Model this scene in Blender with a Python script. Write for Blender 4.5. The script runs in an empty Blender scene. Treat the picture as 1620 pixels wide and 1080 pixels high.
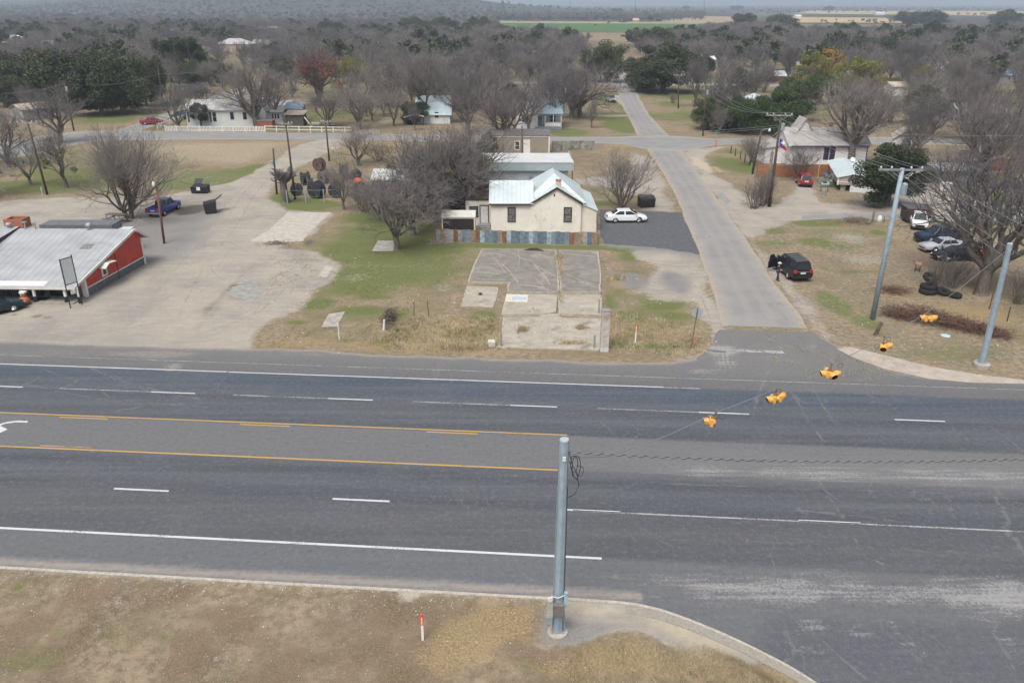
import bpy, bmesh, math, random
import numpy as np
from mathutils import Vector, Matrix, Euler
R = math.radians
rnd = random.Random(7)
sc = bpy.context.scene
COL = sc.collection

# ------------------------------------------------------------------ survey: metres on the ground from sight lines
CAM_H, FOC, PITCH = 24.5, 1260.0, R(23.0)
CP, SP = math.cos(PITCH), math.sin(PITCH)
def _ray(px, py):
    u = (px-810)/FOC; v = (py-540)/FOC
    return u, CP - v*SP, -SP - v*CP
def G(px, py, z=0.0):
    u, dy, dz = _ray(px, py); t = (CAM_H-z)/-dz
    return Vector((u*t, dy*t, z))
def AY(px, py, Y):                     # point at depth Y
    u, dy, dz = _ray(px, py); t = Y/dy
    return Vector((u*t, Y, CAM_H+dz*t))
def PX(x, y, z=0):
    cz = y*CP - (z-CAM_H)*SP; cv = -(z-CAM_H)*CP - y*SP
    return 810+FOC*x/cz, 540+FOC*cv/cz
def MPP(px, py):
    g = G(px, py); return (g.y*CP+CAM_H*SP)/FOC

# ------------------------------------------------------------------ object helpers
def tag(o, label=None, cat=None, group=None, kind=None):
    if label: o['label'] = label
    if cat: o['category'] = cat
    if group: o['group'] = group
    if kind: o['kind'] = kind
    return o
def thing(name, label, cat, loc=(0,0,0), rz=0.0, group=None):
    o = bpy.data.objects.new(name, None); COL.objects.link(o)
    o.location = loc; o.rotation_euler = (0,0,rz); o.empty_display_size = .3
    return tag(o, label, cat, group)
def link(name, me, parent=None):
    o = bpy.data.objects.new(name, me); COL.objects.link(o)
    if parent: o.parent = parent
    return o
def copy_tree(o, parent=None):
    c = o.copy(); COL.objects.link(c); c.parent = parent
    for ch in list(o.children): copy_tree(ch, c)
    return c

class MB:
    def __init__(s): s.v=[]; s.f=[]; s.m=[]
    def add(s, vs, fs, mi=0):
        b=len(s.v); s.v += [tuple(v) for v in vs]
        s.f += [tuple(i+b for i in f) for f in fs]; s.m += [mi]*len(fs)
        return s
    def box(s, x0,y0,z0,x1,y1,z1, mi=0, rz=0, piv=None):
        vs=[(x0,y0,z0),(x1,y0,z0),(x1,y1,z0),(x0,y1,z0),(x0,y0,z1),(x1,y0,z1),(x1,y1,z1),(x0,y1,z1)]
        if rz:
            p=piv or ((x0+x1)/2,(y0+y1)/2); c,n=math.cos(rz),math.sin(rz)
            vs=[(p[0]+(x-p[0])*c-(y-p[1])*n, p[1]+(x-p[0])*n+(y-p[1])*c, z) for x,y,z in vs]
        return s.add(vs,[(0,3,2,1),(4,5,6,7),(0,1,5,4),(1,2,6,5),(2,3,7,6),(3,0,4,7)],mi)
    def hexa(s, vs, mi=0):     # 4 bottom ccw, 4 top ccw
        return s.add(vs,[(0,3,2,1),(4,5,6,7),(0,1,5,4),(1,2,6,5),(2,3,7,6),(3,0,4,7)],mi)
    def tube(s, pts, rs, n=8, mi=0, cap=True):
        pts=[Vector(p) for p in pts]
        if not isinstance(rs,(list,tuple)): rs=[rs]*len(pts)
        b=len(s.v); rings=[]
        for i,p in enumerate(pts):
            d=(pts[min(i+1,len(pts)-1)]-pts[max(i-1,0)])
            if d.length<1e-9: d=Vector((0,0,1))
            d.normalize(); a=d.cross(Vector((0,0,1)) if abs(d.z)<.9 else Vector((1,0,0))).normalized(); c=d.cross(a)
            for k in range(n):
                t=2*math.pi*k/n; s.v.append(tuple(p+(a*math.cos(t)+c*math.sin(t))*rs[i]))
        for i in range(len(pts)-1):
            for k in range(n):
                k2=(k+1)%n; s.f.append((b+i*n+k,b+i*n+k2,b+(i+1)*n+k2,b+(i+1)*n+k)); s.m.append(mi)
        if cap:
            s.f.append(tuple(b+k for k in range(n))[::-1]); s.m.append(mi)
            e=b+(len(pts)-1)*n; s.f.append(tuple(e+k for k in range(n))); s.m.append(mi)
        return s
    def prism(s, poly, t, mi=0):      # polygon of 3-D points given thickness vector t
        n=len(poly); t=Vector(t); a=[Vector(p) for p in poly]
        vs=a+[p+t for p in a]
        fs=[tuple(range(n))[::-1], tuple(range(n,2*n))]+[(i,(i+1)%n,n+(i+1)%n,n+i) for i in range(n)]
        return s.add(vs,fs,mi)
    def ball(s, c, r, mi=0, n=10, m=6, sz=1.0):
        c=Vector(c); pts=[]
        rs=[max(1e-3,r*math.sin(math.pi*i/m)) for i in range(m+1)]
        b=len(s.v)
        for i in range(m+1):
            z=-r*sz*math.cos(math.pi*i/m)
            for k in range(n):
                t=2*math.pi*k/n; s.v.append((c.x+rs[i]*math.cos(t),c.y+rs[i]*math.sin(t),c.z+z))
        for i in range(m):
            for k in range(n):
                k2=(k+1)%n; s.f.append((b+i*n+k,b+i*n+k2,b+(i+1)*n+k2,b+(i+1)*n+k)); s.m.append(mi)
        return s
    def build(s, name, mats, parent=None, smooth=False, fixn=True):
        me=bpy.data.meshes.new(name); me.from_pydata(s.v,[],s.f)
        if not isinstance(mats,(list,tuple)): mats=[mats]
        for m in mats: me.materials.append(m)
        me.polygons.foreach_set('material_index', s.m)
        if fixn:
            bm=bmesh.new(); bm.from_mesh(me); bmesh.ops.recalc_face_normals(bm,faces=bm.faces); bm.to_mesh(me); bm.free()
        if smooth: me.polygons.foreach_set('use_smooth',[True]*len(me.polygons))
        me.update()
        return link(name, me, parent)

# ------------------------------------------------------------------ materials
def newmat(name):
    m=bpy.data.materials.new(name); m.use_nodes=True
    nt=m.node_tree; b=nt.nodes['Principled BSDF']
    return m,nt,b
class NT:
    """terse node helper"""
    def __init__(s,nt): s.nt=nt; s.n=nt.nodes; s.l=nt.links
    def node(s,t,**kw):
        o=s.n.new(t)
        for k,v in kw.items(): setattr(o,k,v)
        return o
    def put(s,sock,val):
        if isinstance(val,bpy.types.NodeSocket): s.l.new(val,sock)
        else: sock.default_value = val if not (isinstance(val,tuple) and len(val)==3 and sock.type=='RGBA') else (*val,1)
    def math(s,op,a,b=None,c=None,clamp=False):
        o=s.node('ShaderNodeMath',operation=op,use_clamp=clamp); s.put(o.inputs[0],a)
        if b is not None: s.put(o.inputs[1],b)
        if c is not None: s.put(o.inputs[2],c)
        return o.outputs[0]
    def mix(s,f,a,b,mode='MIX'):
        o=s.node('ShaderNodeMix',data_type='RGBA',blend_type=mode); o.clamp_factor=True
        s.put(o.inputs['Factor'],f); s.put(o.inputs[6],a); s.put(o.inputs[7],b); return o.outputs[2]
    def ramp(s,x,lo,hi,a=0.0,b=1.0):
        o=s.node('ShaderNodeMapRange',interpolation_type='SMOOTHSTEP'); s.put(o.inputs[0],x)
        o.inputs[1].default_value=lo; o.inputs[2].default_value=hi; o.inputs[3].default_value=a; o.inputs[4].default_value=b
        return o.outputs[0]
    def coord(s,kind='Object',scale=None,rot=None):
        if kind=='World': c=s.node('ShaderNodeNewGeometry').outputs['Position']
        else: c=s.node('ShaderNodeTexCoord').outputs[kind]
        if scale or rot:
            m=s.node('ShaderNodeMapping'); s.put(m.inputs[0],c)
            if scale: m.inputs['Scale'].default_value=scale
            if rot: m.inputs['Rotation'].default_value=rot
            c=m.outputs[0]
        return c
    def noise(s,c,scale,detail=4,rough=.55,dist=0.0):
        o=s.node('ShaderNodeTexNoise'); s.put(o.inputs['Vector'],c); o.inputs['Scale'].default_value=scale
        o.inputs['Detail'].default_value=detail; o.inputs['Roughness'].default_value=rough; o.inputs['Distortion'].default_value=dist
        return o.outputs[0]
    def voro(s,c,scale,feature='F1',out='Distance',rand=1.0):
        o=s.node('ShaderNodeTexVoronoi',feature=feature); s.put(o.inputs['Vector'],c); o.inputs['Scale'].default_value=scale
        o.inputs['Randomness'].default_value=rand
        return o.outputs[out]
    def attr(s,name,out='Color'):
        o=s.node('ShaderNodeAttribute',attribute_name=name); return o.outputs[out]
    def sep(s,c):
        o=s.node('ShaderNodeSeparateColor'); s.put(o.inputs[0],c); return o.outputs
    def sxyz(s,c):
        o=s.node('ShaderNodeSeparateXYZ'); s.put(o.inputs[0],c); return o.outputs
    def bump(s,h,strength,dist,b):
        o=s.node('ShaderNodeBump'); s.put(o.inputs['Height'],h); o.inputs['Strength'].default_value=strength
        o.inputs['Distance'].default_value=dist; s.l.new(o.outputs[0],b.inputs['Normal'])
_mc={}
def M(name,col,rough=.7,var=.18,scale=3.0,metal=0.0,bump=0.0,dirt=None,dirtamt=.5,stripes=None,spec=None,rand=0.0,stretch=None):
    """stripes=(axis,period,depth) seams or boards along an object axis; dirt=(r,g,b) blotches"""
    if name in _mc: return _mc[name]
    m,nt,b=newmat(name); t=NT(nt)
    c=t.coord('Object',scale=stretch)
    n=t.noise(c,scale,5,.6)
    k=t.ramp(n,.3,.7,1-var,1+var)
    base=t.mix(1.0,(*col,1),t.node('ShaderNodeCombineColor').outputs[0],'MULTIPLY')
    cc=nt.nodes[-1] if False else [x for x in nt.nodes if x.bl_idname=='ShaderNodeCombineColor'][0]
    for i in range(3): nt.links.new(k,cc.inputs[i])
    if dirt:
        d=t.ramp(t.noise(c,scale*.6,6,.65,.6),.5,.72,0,dirtamt); base=t.mix(d,base,(*dirt,1))
    h=None
    if stripes:
        ax,per,depth=stripes[:3]
        x=t.sxyz(t.coord('Object'))[ax]
        fr=t.math('FRACT',t.math('DIVIDE',x,per))
        e=t.math('MINIMUM',fr,t.math('SUBTRACT',1.0,fr))
        line=t.ramp(e,.0,.09 if len(stripes)<4 else stripes[3],1,0)
        base=t.mix(t.math('MULTIPLY',line,depth),base,(col[0]*.35,col[1]*.35,col[2]*.35,1))
        h=line
    if rand:
        oi=t.node('ShaderNodeObjectInfo').outputs['Random']
        base=t.mix(1.0,base,t.mix(oi,(1-rand,1-rand,1-rand*.8,1),(1+rand,1+rand*.9,1+rand*.75,1)),'MULTIPLY')
    nt.links.new(base,b.inputs['Base Color'])
    b.inputs['Roughness'].default_value=rough; b.inputs['Metallic'].default_value=metal
    if spec is not None: b.inputs['Specular IOR Level'].default_value=spec
    if bump: t.bump(n,bump,.05,b)
    elif h is not None: t.bump(h,.6,.03,b)
    _mc[name]=m; return m

WHITE=M('white_paint',(.74,.73,.70),.6,.07,1.5,dirt=(.5,.46,.4),dirtamt=.35)
BLACK=M('black_metal',(.022,.022,.024),.45,.3,4)
RUBBER=M('rubber',(.018,.018,.019),.85,.3,6)
GLASS=M('dark_glass',(.025,.03,.035),.08,.1,1)
CHROME=M('chrome',(.6,.6,.62),.25,.1,2,metal=.9)
WOODP=M('pole_wood',(.085,.06,.045),.9,.35,5,bump=.3,stretch=(6,6,.6))
WOODL=M('lumber',(.35,.24,.13),.85,.2,3)
WOODG=M('grey_wood',(.2,.17,.145),.9,.3,4)
GALV=M('galvanised',(.30,.36,.40),.5,.12,2.5,metal=.25)
GREYM=M('grey_metal',(.32,.33,.34),.5,.15,3,metal=.3)
CONC=M('concrete',(.36,.335,.30),.9,.2,1.4,dirt=(.22,.19,.16),dirtamt=.6)
BRICK=M('red_brick',(.36,.13,.075),.85,.2,6,stripes=(2,.09,.5))
TRIMB=M('brown_trim',(.05,.03,.025),.7,.2,3)

# ------------------------------------------------------------------ numpy mask helpers
def polyW(pxs): return np.array([[G(a,b).x,G(a,b).y] for a,b in pxs])
def sdist(P, poly):
    """signed distance (inside positive) of Nx2 points from a polygon"""
    d=np.full(len(P),1e18); ins=np.zeros(len(P),bool); n=len(poly)
    for i in range(n):
        a=poly[i]; b=poly[(i+1)%n]; e=b-a; w=P-a
        tt=np.clip((w@e)/(e@e+1e-12),0,1); q=w-tt[:,None]*e
        d=np.minimum(d,(q**2).sum(1))
        c=((a[1]<=P[:,1])!=(b[1]<=P[:,1]))
        with np.errstate(divide='ignore',invalid='ignore'):
            xi=a[0]+(P[:,1]-a[1])*(b[0]-a[0])/(b[1]-a[1] if b[1]!=a[1] else 1e-9)
        ins^=c&(P[:,0]<xi)
    return np.where(ins,1,-1)*np.sqrt(d)
def hnoise(x,y,seed=0):
    """smooth value noise on arrays, 0..1"""
    xi=np.floor(x).astype(np.int64); yi=np.floor(y).astype(np.int64); fx=x-xi; fy=y-yi
    fx=fx*fx*(3-2*fx); fy=fy*fy*(3-2*fy)
    def hh(a,b):
        v=(a*374761393+b*668265263+seed*1442695041)&0xffffffff
        v=((v^(v>>13))*1274126177)&0xffffffff
        return ((v^(v>>16))&0xffff)/65535.0
    return (hh(xi,yi)*(1-fx)+hh(xi+1,yi)*fx)*(1-fy)+(hh(xi,yi+1)*(1-fx)+hh(xi+1,yi+1)*fx)*fy
def fbm(x,y,s,oct=4,seed=0):
    o=0;a=.5;t=0
    for i in range(oct): o=o+a*hnoise(x/s,y/s,seed+i); t+=a; a*=.55; s*=.5
    return o/t
def grid_mesh(name,X,Y,Z,mats,attrs=None):
    """X,Y,Z: 2-D arrays"""
    nr,nc=X.shape
    me=bpy.data.meshes.new(name); nv=nr*nc
    me.vertices.add(nv); me.vertices.foreach_set('co',np.stack([X,Y,Z],-1).reshape(-1).astype(np.float32))
    i=np.arange(nv).reshape(nr,nc); q=np.stack([i[:-1,:-1],i[:-1,1:],i[1:,1:],i[1:,:-1]],-1).reshape(-1,4)
    nf=len(q); me.loops.add(nf*4); me.loops.foreach_set('vertex_index',q.reshape(-1).astype(np.int32))
    me.polygons.add(nf); me.polygons.foreach_set('loop_start',np.arange(0,nf*4,4,dtype=np.int32))
    me.polygons.foreach_set('loop_total',np.full(nf,4,dtype=np.int32))
    me.polygons.foreach_set('use_smooth',np.ones(nf,dtype=bool))
    me.update(calc_edges=True)
    for k,v in (attrs or {}).items():
        a=me.attributes.new(k,'FLOAT_COLOR','POINT'); a.data.foreach_set('color',v.reshape(-1).astype(np.float32))
    for m in mats: me.materials.append(m)
    return link(name,me)
# ------------------------------------------------------------------ camera, sky, sun, air
cam=bpy.data.cameras.new('camera'); co=bpy.data.objects.new('camera',cam); COL.objects.link(co)
cam.lens=28.0; cam.sensor_width=36.0; cam.clip_start=.5; cam.clip_end=60000
co.location=(0,0,CAM_H); co.rotation_euler=(R(90)-PITCH,0,0); sc.camera=co
SUN_EL,SUN_AZ=R(58),R(205)       # azimuth clockwise from +Y
w=bpy.data.worlds.new("World"); sc.world=w; w.use_nodes=True
t=NT(w.node_tree); bg=w.node_tree.nodes['Background']
sky=t.node('ShaderNodeTexSky',sky_type='NISHITA'); sky.sun_disc=False; sky.sun_elevation=SUN_EL; sky.sun_rotation=SUN_AZ
sky.air_density=1.0; sky.dust_density=4.0; sky.ozone_density=1.0
hs=t.node('ShaderNodeHueSaturation'); hs.inputs['Saturation'].default_value=.42; t.l.new(sky.outputs[0],hs.inputs['Color'])
z_=t.sxyz(t.coord('Generated'))[2]; ov=t.math('MULTIPLY_ADD',t.math('MAXIMUM',z_,0.0),1.25,.45)   # overcast: brighter overhead
vs_=t.node('ShaderNodeVectorMath',operation='SCALE'); t.l.new(hs.outputs[0],vs_.inputs[0]); t.l.new(ov,vs_.inputs['Scale']); t.l.new(vs_.outputs[0],bg.inputs[0]); bg.inputs[1].default_value=.11
sl=bpy.data.lights.new('sun','SUN'); so=bpy.data.objects.new('sun',sl); COL.objects.link(so)
sl.energy=1.75; sl.angle=R(28); sl.color=(1,.97,.93)
sd=Vector((math.sin(SUN_AZ)*math.cos(SUN_EL),math.cos(SUN_AZ)*math.cos(SUN_EL),math.sin(SUN_EL)))
so.rotation_euler=sd.to_track_quat('Z','Y').to_euler(); so.location=(0,0,80)
sc.view_settings.view_transform='Standard'; sc.view_settings.look='None'; sc.view_settings.exposure=.34; sc.view_settings.gamma=1
sc.cycles.max_bounces=6; sc.cycles.diffuse_bounces=2; sc.cycles.transparent_max_bounces=8; sc.cycles.volume_bounces=0
# air
hz=MB().box(-9000,-400,-3,9000,15000,190)
hm=bpy.data.materials.new('haze_air'); hm.use_nodes=True; hm.node_tree.nodes.clear()
ht=NT(hm.node_tree); out=ht.node('ShaderNodeOutputMaterial'); pv=ht.node('ShaderNodeVolumePrincipled')
pv.inputs['Color'].default_value=(.72,.85,1.0,1); pv.inputs['Density'].default_value=.00027; pv.inputs['Anisotropy'].default_value=.0
ht.l.new(pv.outputs[0],out.inputs['Volume'])
tag(hz.build('haze',hm),'pale blue air haze over the plain','haze',kind='stuff')
# ------------------------------------------------------------------ ground sheet
ys=[-380,-200,-90,-40,-15,0]+list(np.arange(6,132,.42))
while ys[-1]<14500: ys.append(ys[-1]+max(.42,(ys[-1]-130)*.014+.42))
ys=np.array(ys)
wid=np.where(ys<130,118,118+(ys-130)*.80); wid=np.minimum(wid,8500)
wid[:5]=300
ss=np.linspace(-1,1,560)
X=wid[:,None]*ss[None,:]; Y=np.repeat(ys[:,None],len(ss),1)
def hill(x,y):
    """low brushy hills on the horizon, height in metres"""
    def g(cx,cy,sx,sy,h): return h*np.exp(-((x-cx)/sx)**2-((y-cy)/sy)**2)
    z=g(-600,2700,560,620,54)+g(-1100,3300,700,700,48)+g(-330,2500,300,400,16)
    z=z+g(-2300,4200,1100,900,42)+g(-420,2350,120,200,7)
    z=z+g(1500,11000,4500,1800,48)+g(-4500,11500,3000,1800,60)
    z=z+(fbm(x,y,420,4,5)-.5)*16*np.clip((z)/30,0,1)
    return np.where(y>900,z*np.clip((y-900)/500,0,1),0)
Z=hill(X,Y)
P=np.stack([X.ravel(),Y.ravel()],1)
warp=(fbm(P[:,0],P[:,1],5,4,11)-.5)*3.0
warpS=(fbm(P[:,0],P[:,1],1.8,3,31)-.5)*1.1
near=(P[:,1]<420)&(P[:,1]>5)
GA=np.zeros((len(P),4)); GC=np.zeros((len(P),4)); GB=np.zeros((len(P),4))
def paint(arr,ch,pxs,amt=1.0,feather=2.0,wscale=1.0,mode='max',world=False):
    poly=np.array(pxs,float) if world else polyW(pxs)
    lo=poly.min(0)-feather*2-4; hi=poly.max(0)+feather*2+4
    idx=np.where((P[:,0]>lo[0])&(P[:,0]<hi[0])&(P[:,1]>lo[1])&(P[:,1]<hi[1]))[0]
    if not len(idx): return
    d=sdist(P[idx],poly)+warp[idx]*wscale*min(1,feather)+warpS[idx]*wscale
    v=np.clip(d/feather*.5+.5,0,1)*amt
    if mode=='max': arr[idx,ch]=np.maximum(arr[idx,ch],v)
    elif mode=='add': arr[idx,ch]+=v
    else: arr[idx,ch]*=(1-v)
def spot(arr,ch,px,py,rx,ry,amt=1.0,mode='max',wscale=.5,feather=None):
    g=G(px,py); m=MPP(px,py); k=m*m*0+1
    ax=rx*m; top=G(px,py-ry).y; bot=G(px,py+ry).y; ay=(top-bot)/2; cy=(top+bot)/2
    a=[(g.x+ax*math.cos(i*math.pi/6),cy+ay*math.sin(i*math.pi/6)) for i in range(12)]
    paint(arr,ch,a,amt,feather or max(.6,min(ax,ay)*.5),wscale,mode,True)
GREEN,BARE,GREY,GOLD=0,1,2,3
LIT,DARK,PALE=0,1,2
# --- base variations
n1=fbm(P[:,0],P[:,1],14,4,2); n2=fbm(P[:,0],P[:,1],30,3,9)
GA[:,GREEN]=np.clip((n1-.56)*2.4,0,.42)
GA[:,BARE]=np.clip((n2-.58)*2.2,0,.35)
GC[:,LIT]=np.where(P[:,1]>190,np.clip(.35+(n2-.5)*1.6,0,.8),0)
GA[:,GREEN]=np.maximum(GA[:,GREEN],np.where(P[:,1]>185,np.clip(.30+(n1-.5)*1.5,0,.6),0))
# --- gravel lot and dirt lane on the left
LOT=[(-260,560),(-260,430),(-80,352),(0,345),(0,318),(90,312),(245,312),(300,302),(370,288),(420,262),(455,240),(480,228),(515,220),(560,218),(545,228),(500,250),(462,272),(430,296),(426,318),(450,332),(528,338),(490,372),(445,392),(500,398),(536,420),(520,450),(470,490),(420,515),(400,548),(400,560)]
paint(GA,BARE,LOT,1,1.2,.6); paint(GA,GREEN,LOT,.95,1.2,.6,'mul')
paint(GA,BARE,[(-200,330),(-60,322),(0,318),(90,314),(250,314),(300,330),(230,352),(130,356),(60,362),(0,365),(-100,362)],1,1.0)
paint(GA,GREY,[(60,360),(130,350),(215,348),(265,345),(345,322),(352,345),(330,385),(270,410),(215,440),(170,462),(140,470),(210,420),(180,375)],.85,3.0)
paint(GA,GREY,[(-200,495),(0,492),(140,478),(260,420),(330,430),(230,500),(0,545),(-200,560)],.42,5.0)
paint(GA,GREY,[(-200,528),(150,515),(300,535),(400,548),(400,556),(-200,545)],.55,3.0)
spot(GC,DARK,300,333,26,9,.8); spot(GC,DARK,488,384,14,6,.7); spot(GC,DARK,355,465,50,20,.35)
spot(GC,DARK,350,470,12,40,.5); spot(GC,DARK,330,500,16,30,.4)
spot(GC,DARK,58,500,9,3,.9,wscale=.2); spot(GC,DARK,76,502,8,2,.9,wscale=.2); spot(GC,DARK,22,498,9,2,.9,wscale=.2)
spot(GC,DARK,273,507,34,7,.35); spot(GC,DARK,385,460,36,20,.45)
# pale pans
paint(GC,PALE,[(195,335),(250,0)],0,1) if False else None
# green on the left
spot(GA,GREEN,190,345,30,10,1); spot(GA,GREEN,330,292,90,9,1); spot(GA,GREEN,420,268,50,9,.95); spot(GA,GREEN,80,295,120,12,.85)
spot(GA,GREEN,-5,330,22,8,1); spot(GA,GREEN,35,360,12,4,.8); spot(GA,GREEN,480,325,58,10,1); spot(GA,GREEN,445,312,18,12,1)
spot(GA,GREEN,340,285,120,20,.7); spot(GA,GREEN,200,240,80,12,.5); spot(GA,GREEN,120,275,90,14,.7); spot(GA,GREEN,250,232,40,4,.5)
spot(GA,GREEN,20,252,60,14,.6); spot(GA,GREEN,600,345,60,12,1); spot(GA,GREEN,620,365,70,14,.95); spot(GA,GREEN,700,395,60,9,.6)
paint(GA,GREEN,[(470,400),(540,350),(700,360),(760,395),(735,450),(640,470),(560,480),(480,480)],.72,4.0)
paint(GA,GREEN,[(430,500),(600,480),(700,480),(720,500),(640,520),(480,535)],.5,3.0)
paint(GA,GREEN,[(0,235),(130,232),(300,228),(330,265),(400,262),(330,296),(0,302)],.42,4.0)
paint(GA,GREEN,[(1200,350),(1420,352),(1400,400),(1330,440),(1300,470),(1400,560),(1560,590),(1620,595),(1620,540),(1420,520),(1380,440)],.40,3.0)
paint(GA,GREEN,[(965,395),(1100,400),(1010,420),(1100,480),(1120,520),(965,540)],.45,2.0)
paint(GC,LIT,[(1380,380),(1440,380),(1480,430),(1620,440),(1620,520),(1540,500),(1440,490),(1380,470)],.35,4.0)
paint(GA,GREEN,[(690,384),(945,388),(1000,392),(1015,404),(945,395),(765,391),(690,396)],1,.8,.4)
spot(GA,GREEN,614,443,44,10,1.0); spot(GA,GREEN,570,435,26,7,.9); spot(GA,GREEN,505,480,30,12,.75); spot(GA,GREEN,570,492,50,12,.7); spot(GA,GREEN,635,495,12,6,1)
spot(GA,GREEN,600,545,20,6,.9); spot(GA,GREEN,545,540,16,5,.8); spot(GA,GREEN,765,500,22,9,.9); spot(GA,GREEN,770,545,18,5,.8)
for q in [(500,408,26,10),(640,385,40,6),(690,440,26,9),(540,460,22,8),(600,470,40,6),(470,510,26,7)]: spot(GA,GREEN,*q,.7)
# bare streaks in the middle yard
for q in [(560,440,36,10,.42),(680,425,30,8,.36),(620,420,60,5,.36),(700,382,26,4,.5),(560,515,40,8,.42),(650,515,50,7,.4),(700,455,30,10,.38),(590,405,30,8,.3),(660,450,80,6,.34),(560,420,20,6,.4)]: spot(GA,BARE,*q)
# tall golden grass
paint(GA,GOLD,[(610,520),(650,505),(700,500),(760,498),(790,505),(792,545),(690,560),(600,550)],.9,2.5)
paint(GA,GOLD,[(400,545),(480,528),(600,540),(780,552),(960,562),(1100,568),(1125,560),(1090,575),(960,571),(780,563),(600,556),(400,552)],.75,1.0)
spot(GA,GOLD,985,447,22,10,.95); spot(GA,GOLD,975,440,16,6,.8)
paint(GA,GOLD,[(966,500),(1100,500),(1130,530),(1110,555),(1040,560),(966,555)],.55,2.5)
spot(GA,GOLD,973,520,8,26,.9); spot(GA,GOLD,905,545,24,6,.5)
paint(GA,GREY,[(944,330),(1000,332),(1085,334),(1098,360),(1114,392),(1124,412),(1080,406),(1040,398),(985,394),(955,392),(946,370)],.9,2.0)
# east of the slab
spot(GA,GREEN,1000,405,28,8,.9); spot(GA,GREEN,1000,430,28,6,.5); spot(GA,GREEN,1050,480,40,12,.85); spot(GA,GREEN,1000,505,26,7,.8); spot(GA,GREEN,965,478,10,12,.8)
spot(GA,GREEN,1020,548,50,7,.9); spot(GA,GREEN,1092,548,16,5,.9); spot(GA,GREEN,1070,500,30,8,.7)
paint(GA,BARE,[(1000,398),(1095,396),(1108,400),(1130,440),(1138,480),(1143,515),(1130,525),(1100,480),(1040,470),(1010,460),(1040,420),(1010,410)],.95,1.5)
spot(GA,BARE,1000,478,40,9,.52,feather=3); spot(GA,BARE,1030,500,24,8,.42,feather=2.5); spot(GA,GREY,1000,443,28,14,.9); spot(GA,GREY,1072,448,30,20,.9); spot(GA,GREY,970,432,20,5,.6)
paint(GA,BARE,[(1128,500),(1146,520),(1135,545),(1120,560),(1090,572),(1060,572),(1110,556),(1130,535)],.9,.8)
# dirt west of the street, behind the sedan
paint(GA,BARE,[(1000,240),(1030,250),(1052,290),(1066,330),(1075,338),(1010,335),(1012,312),(980,300),(905,290),(905,282),(990,275),(1000,262)],.95,1.8)
spot(GA,GREEN,955,322,30,5,.9); spot(GA,GOLD,985,228,30,7,.7); spot(GA,GREEN,985,199,30,13,1); spot(GA,GREEN,960,187,40,6,.8); spot(GA,GREEN,900,210,40,8,.7); spot(GA,GREEN,960,160,30,8,.9); spot(GA,GREEN,890,235,30,6,.6)
spot(GA,BARE,950,183,46,2.2,1,wscale=.15); spot(GA,BARE,985,160,12,10,.8)
# east side of the street
paint(GA,BARE,[(1083,242),(1095,236),(1150,232),(1130,240),(1110,248),(1125,270),(1150,290),(1200,318),(1225,330),(1290,320),(1300,300),(1262,298),(1262,308),(1225,322)][:8]+[(1225,322),(1262,304),(1262,296),(1288,296),(1300,320),(1350,325),(1440,332),(1700,336),(1700,352),(1440,347),(1330,345),(1250,350),(1215,362),(1188,378),(1165,360),(1140,325),(1110,285)],1,1.2)
paint(GA,BARE,[(1340,322),(1420,268),(1465,262),(1500,300),(1560,318),(1620,325),(1620,340),(1440,340)],.95,2)
paint(GA,BARE,[(1178,378),(1195,372),(1210,400),(1235,430),(1270,470),(1300,500),(1330,535),(1310,540),(1284,526),(1250,478),(1215,432)],.72,1.2)
spot(GC,PALE,1112,262,12,14,.8); spot(GC,PALE,1135,268,10,6,.6)
spot(GA,GREEN,1165,262,40,14,.75); spot(GA,GREEN,1170,240,40,5,.6); spot(GA,GREEN,1190,322,18,5,.6)
spot(GA,GREEN,1080,150,70,10,.75); spot(GA,GREEN,1120,185,50,14,.6); spot(GA,GREEN,1060,165,30,6,.6); spot(GA,GOLD,1090,205,50,6,.5)
spot(GA,GREEN,1295,353,45,7,.95); spot(GA,GREEN,1290,383,30,8,1); spot(GA,GREEN,1325,391,26,4,1); spot(GA,GREEN,1225,365,25,6,.8); spot(GA,GREEN,1225,385,40,8,.6); spot(GA,GREEN,1390,368,14,5,.9)
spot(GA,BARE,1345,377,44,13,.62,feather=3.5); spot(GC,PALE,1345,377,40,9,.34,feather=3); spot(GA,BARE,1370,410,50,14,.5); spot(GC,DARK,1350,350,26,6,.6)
spot(GA,GREEN,1320,480,24,22,.7); spot(GA,GREEN,1370,510,22,12,.8); spot(GA,GREEN,1500,560,90,14,.45); spot(GA,GREEN,1370,430,50,4,.6); spot(GA,GREEN,1305,425,10,4,.7)
spot(GA,GOLD,1530,500,90,22,.7); spot(GA,GOLD,1420,470,60,12,.5); spot(GA,GOLD,1600,580,60,8,.6); spot(GA,GOLD,1300,520,30,12,.5)
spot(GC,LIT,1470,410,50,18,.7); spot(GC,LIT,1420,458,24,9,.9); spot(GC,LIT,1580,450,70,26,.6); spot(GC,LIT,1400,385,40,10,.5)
spot(GA,GREEN,1560,312,60,10,1); spot(GA,GREEN,1480,350,30,6,.7); spot(GA,GREEN,1560,350,60,10,.8); spot(GA,GREEN,1620,400,60,12,.5); spot(GA,GREEN,1310,290,16,8,.8); spot(GA,GREEN,1460,253,12,4,1); spot(GA,GREEN,1545,258,12,4,1)
spot(GA,BARE,1400,220,90,4,.7)
spot(GC,DARK,1375,330,50,10,.5); 
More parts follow.
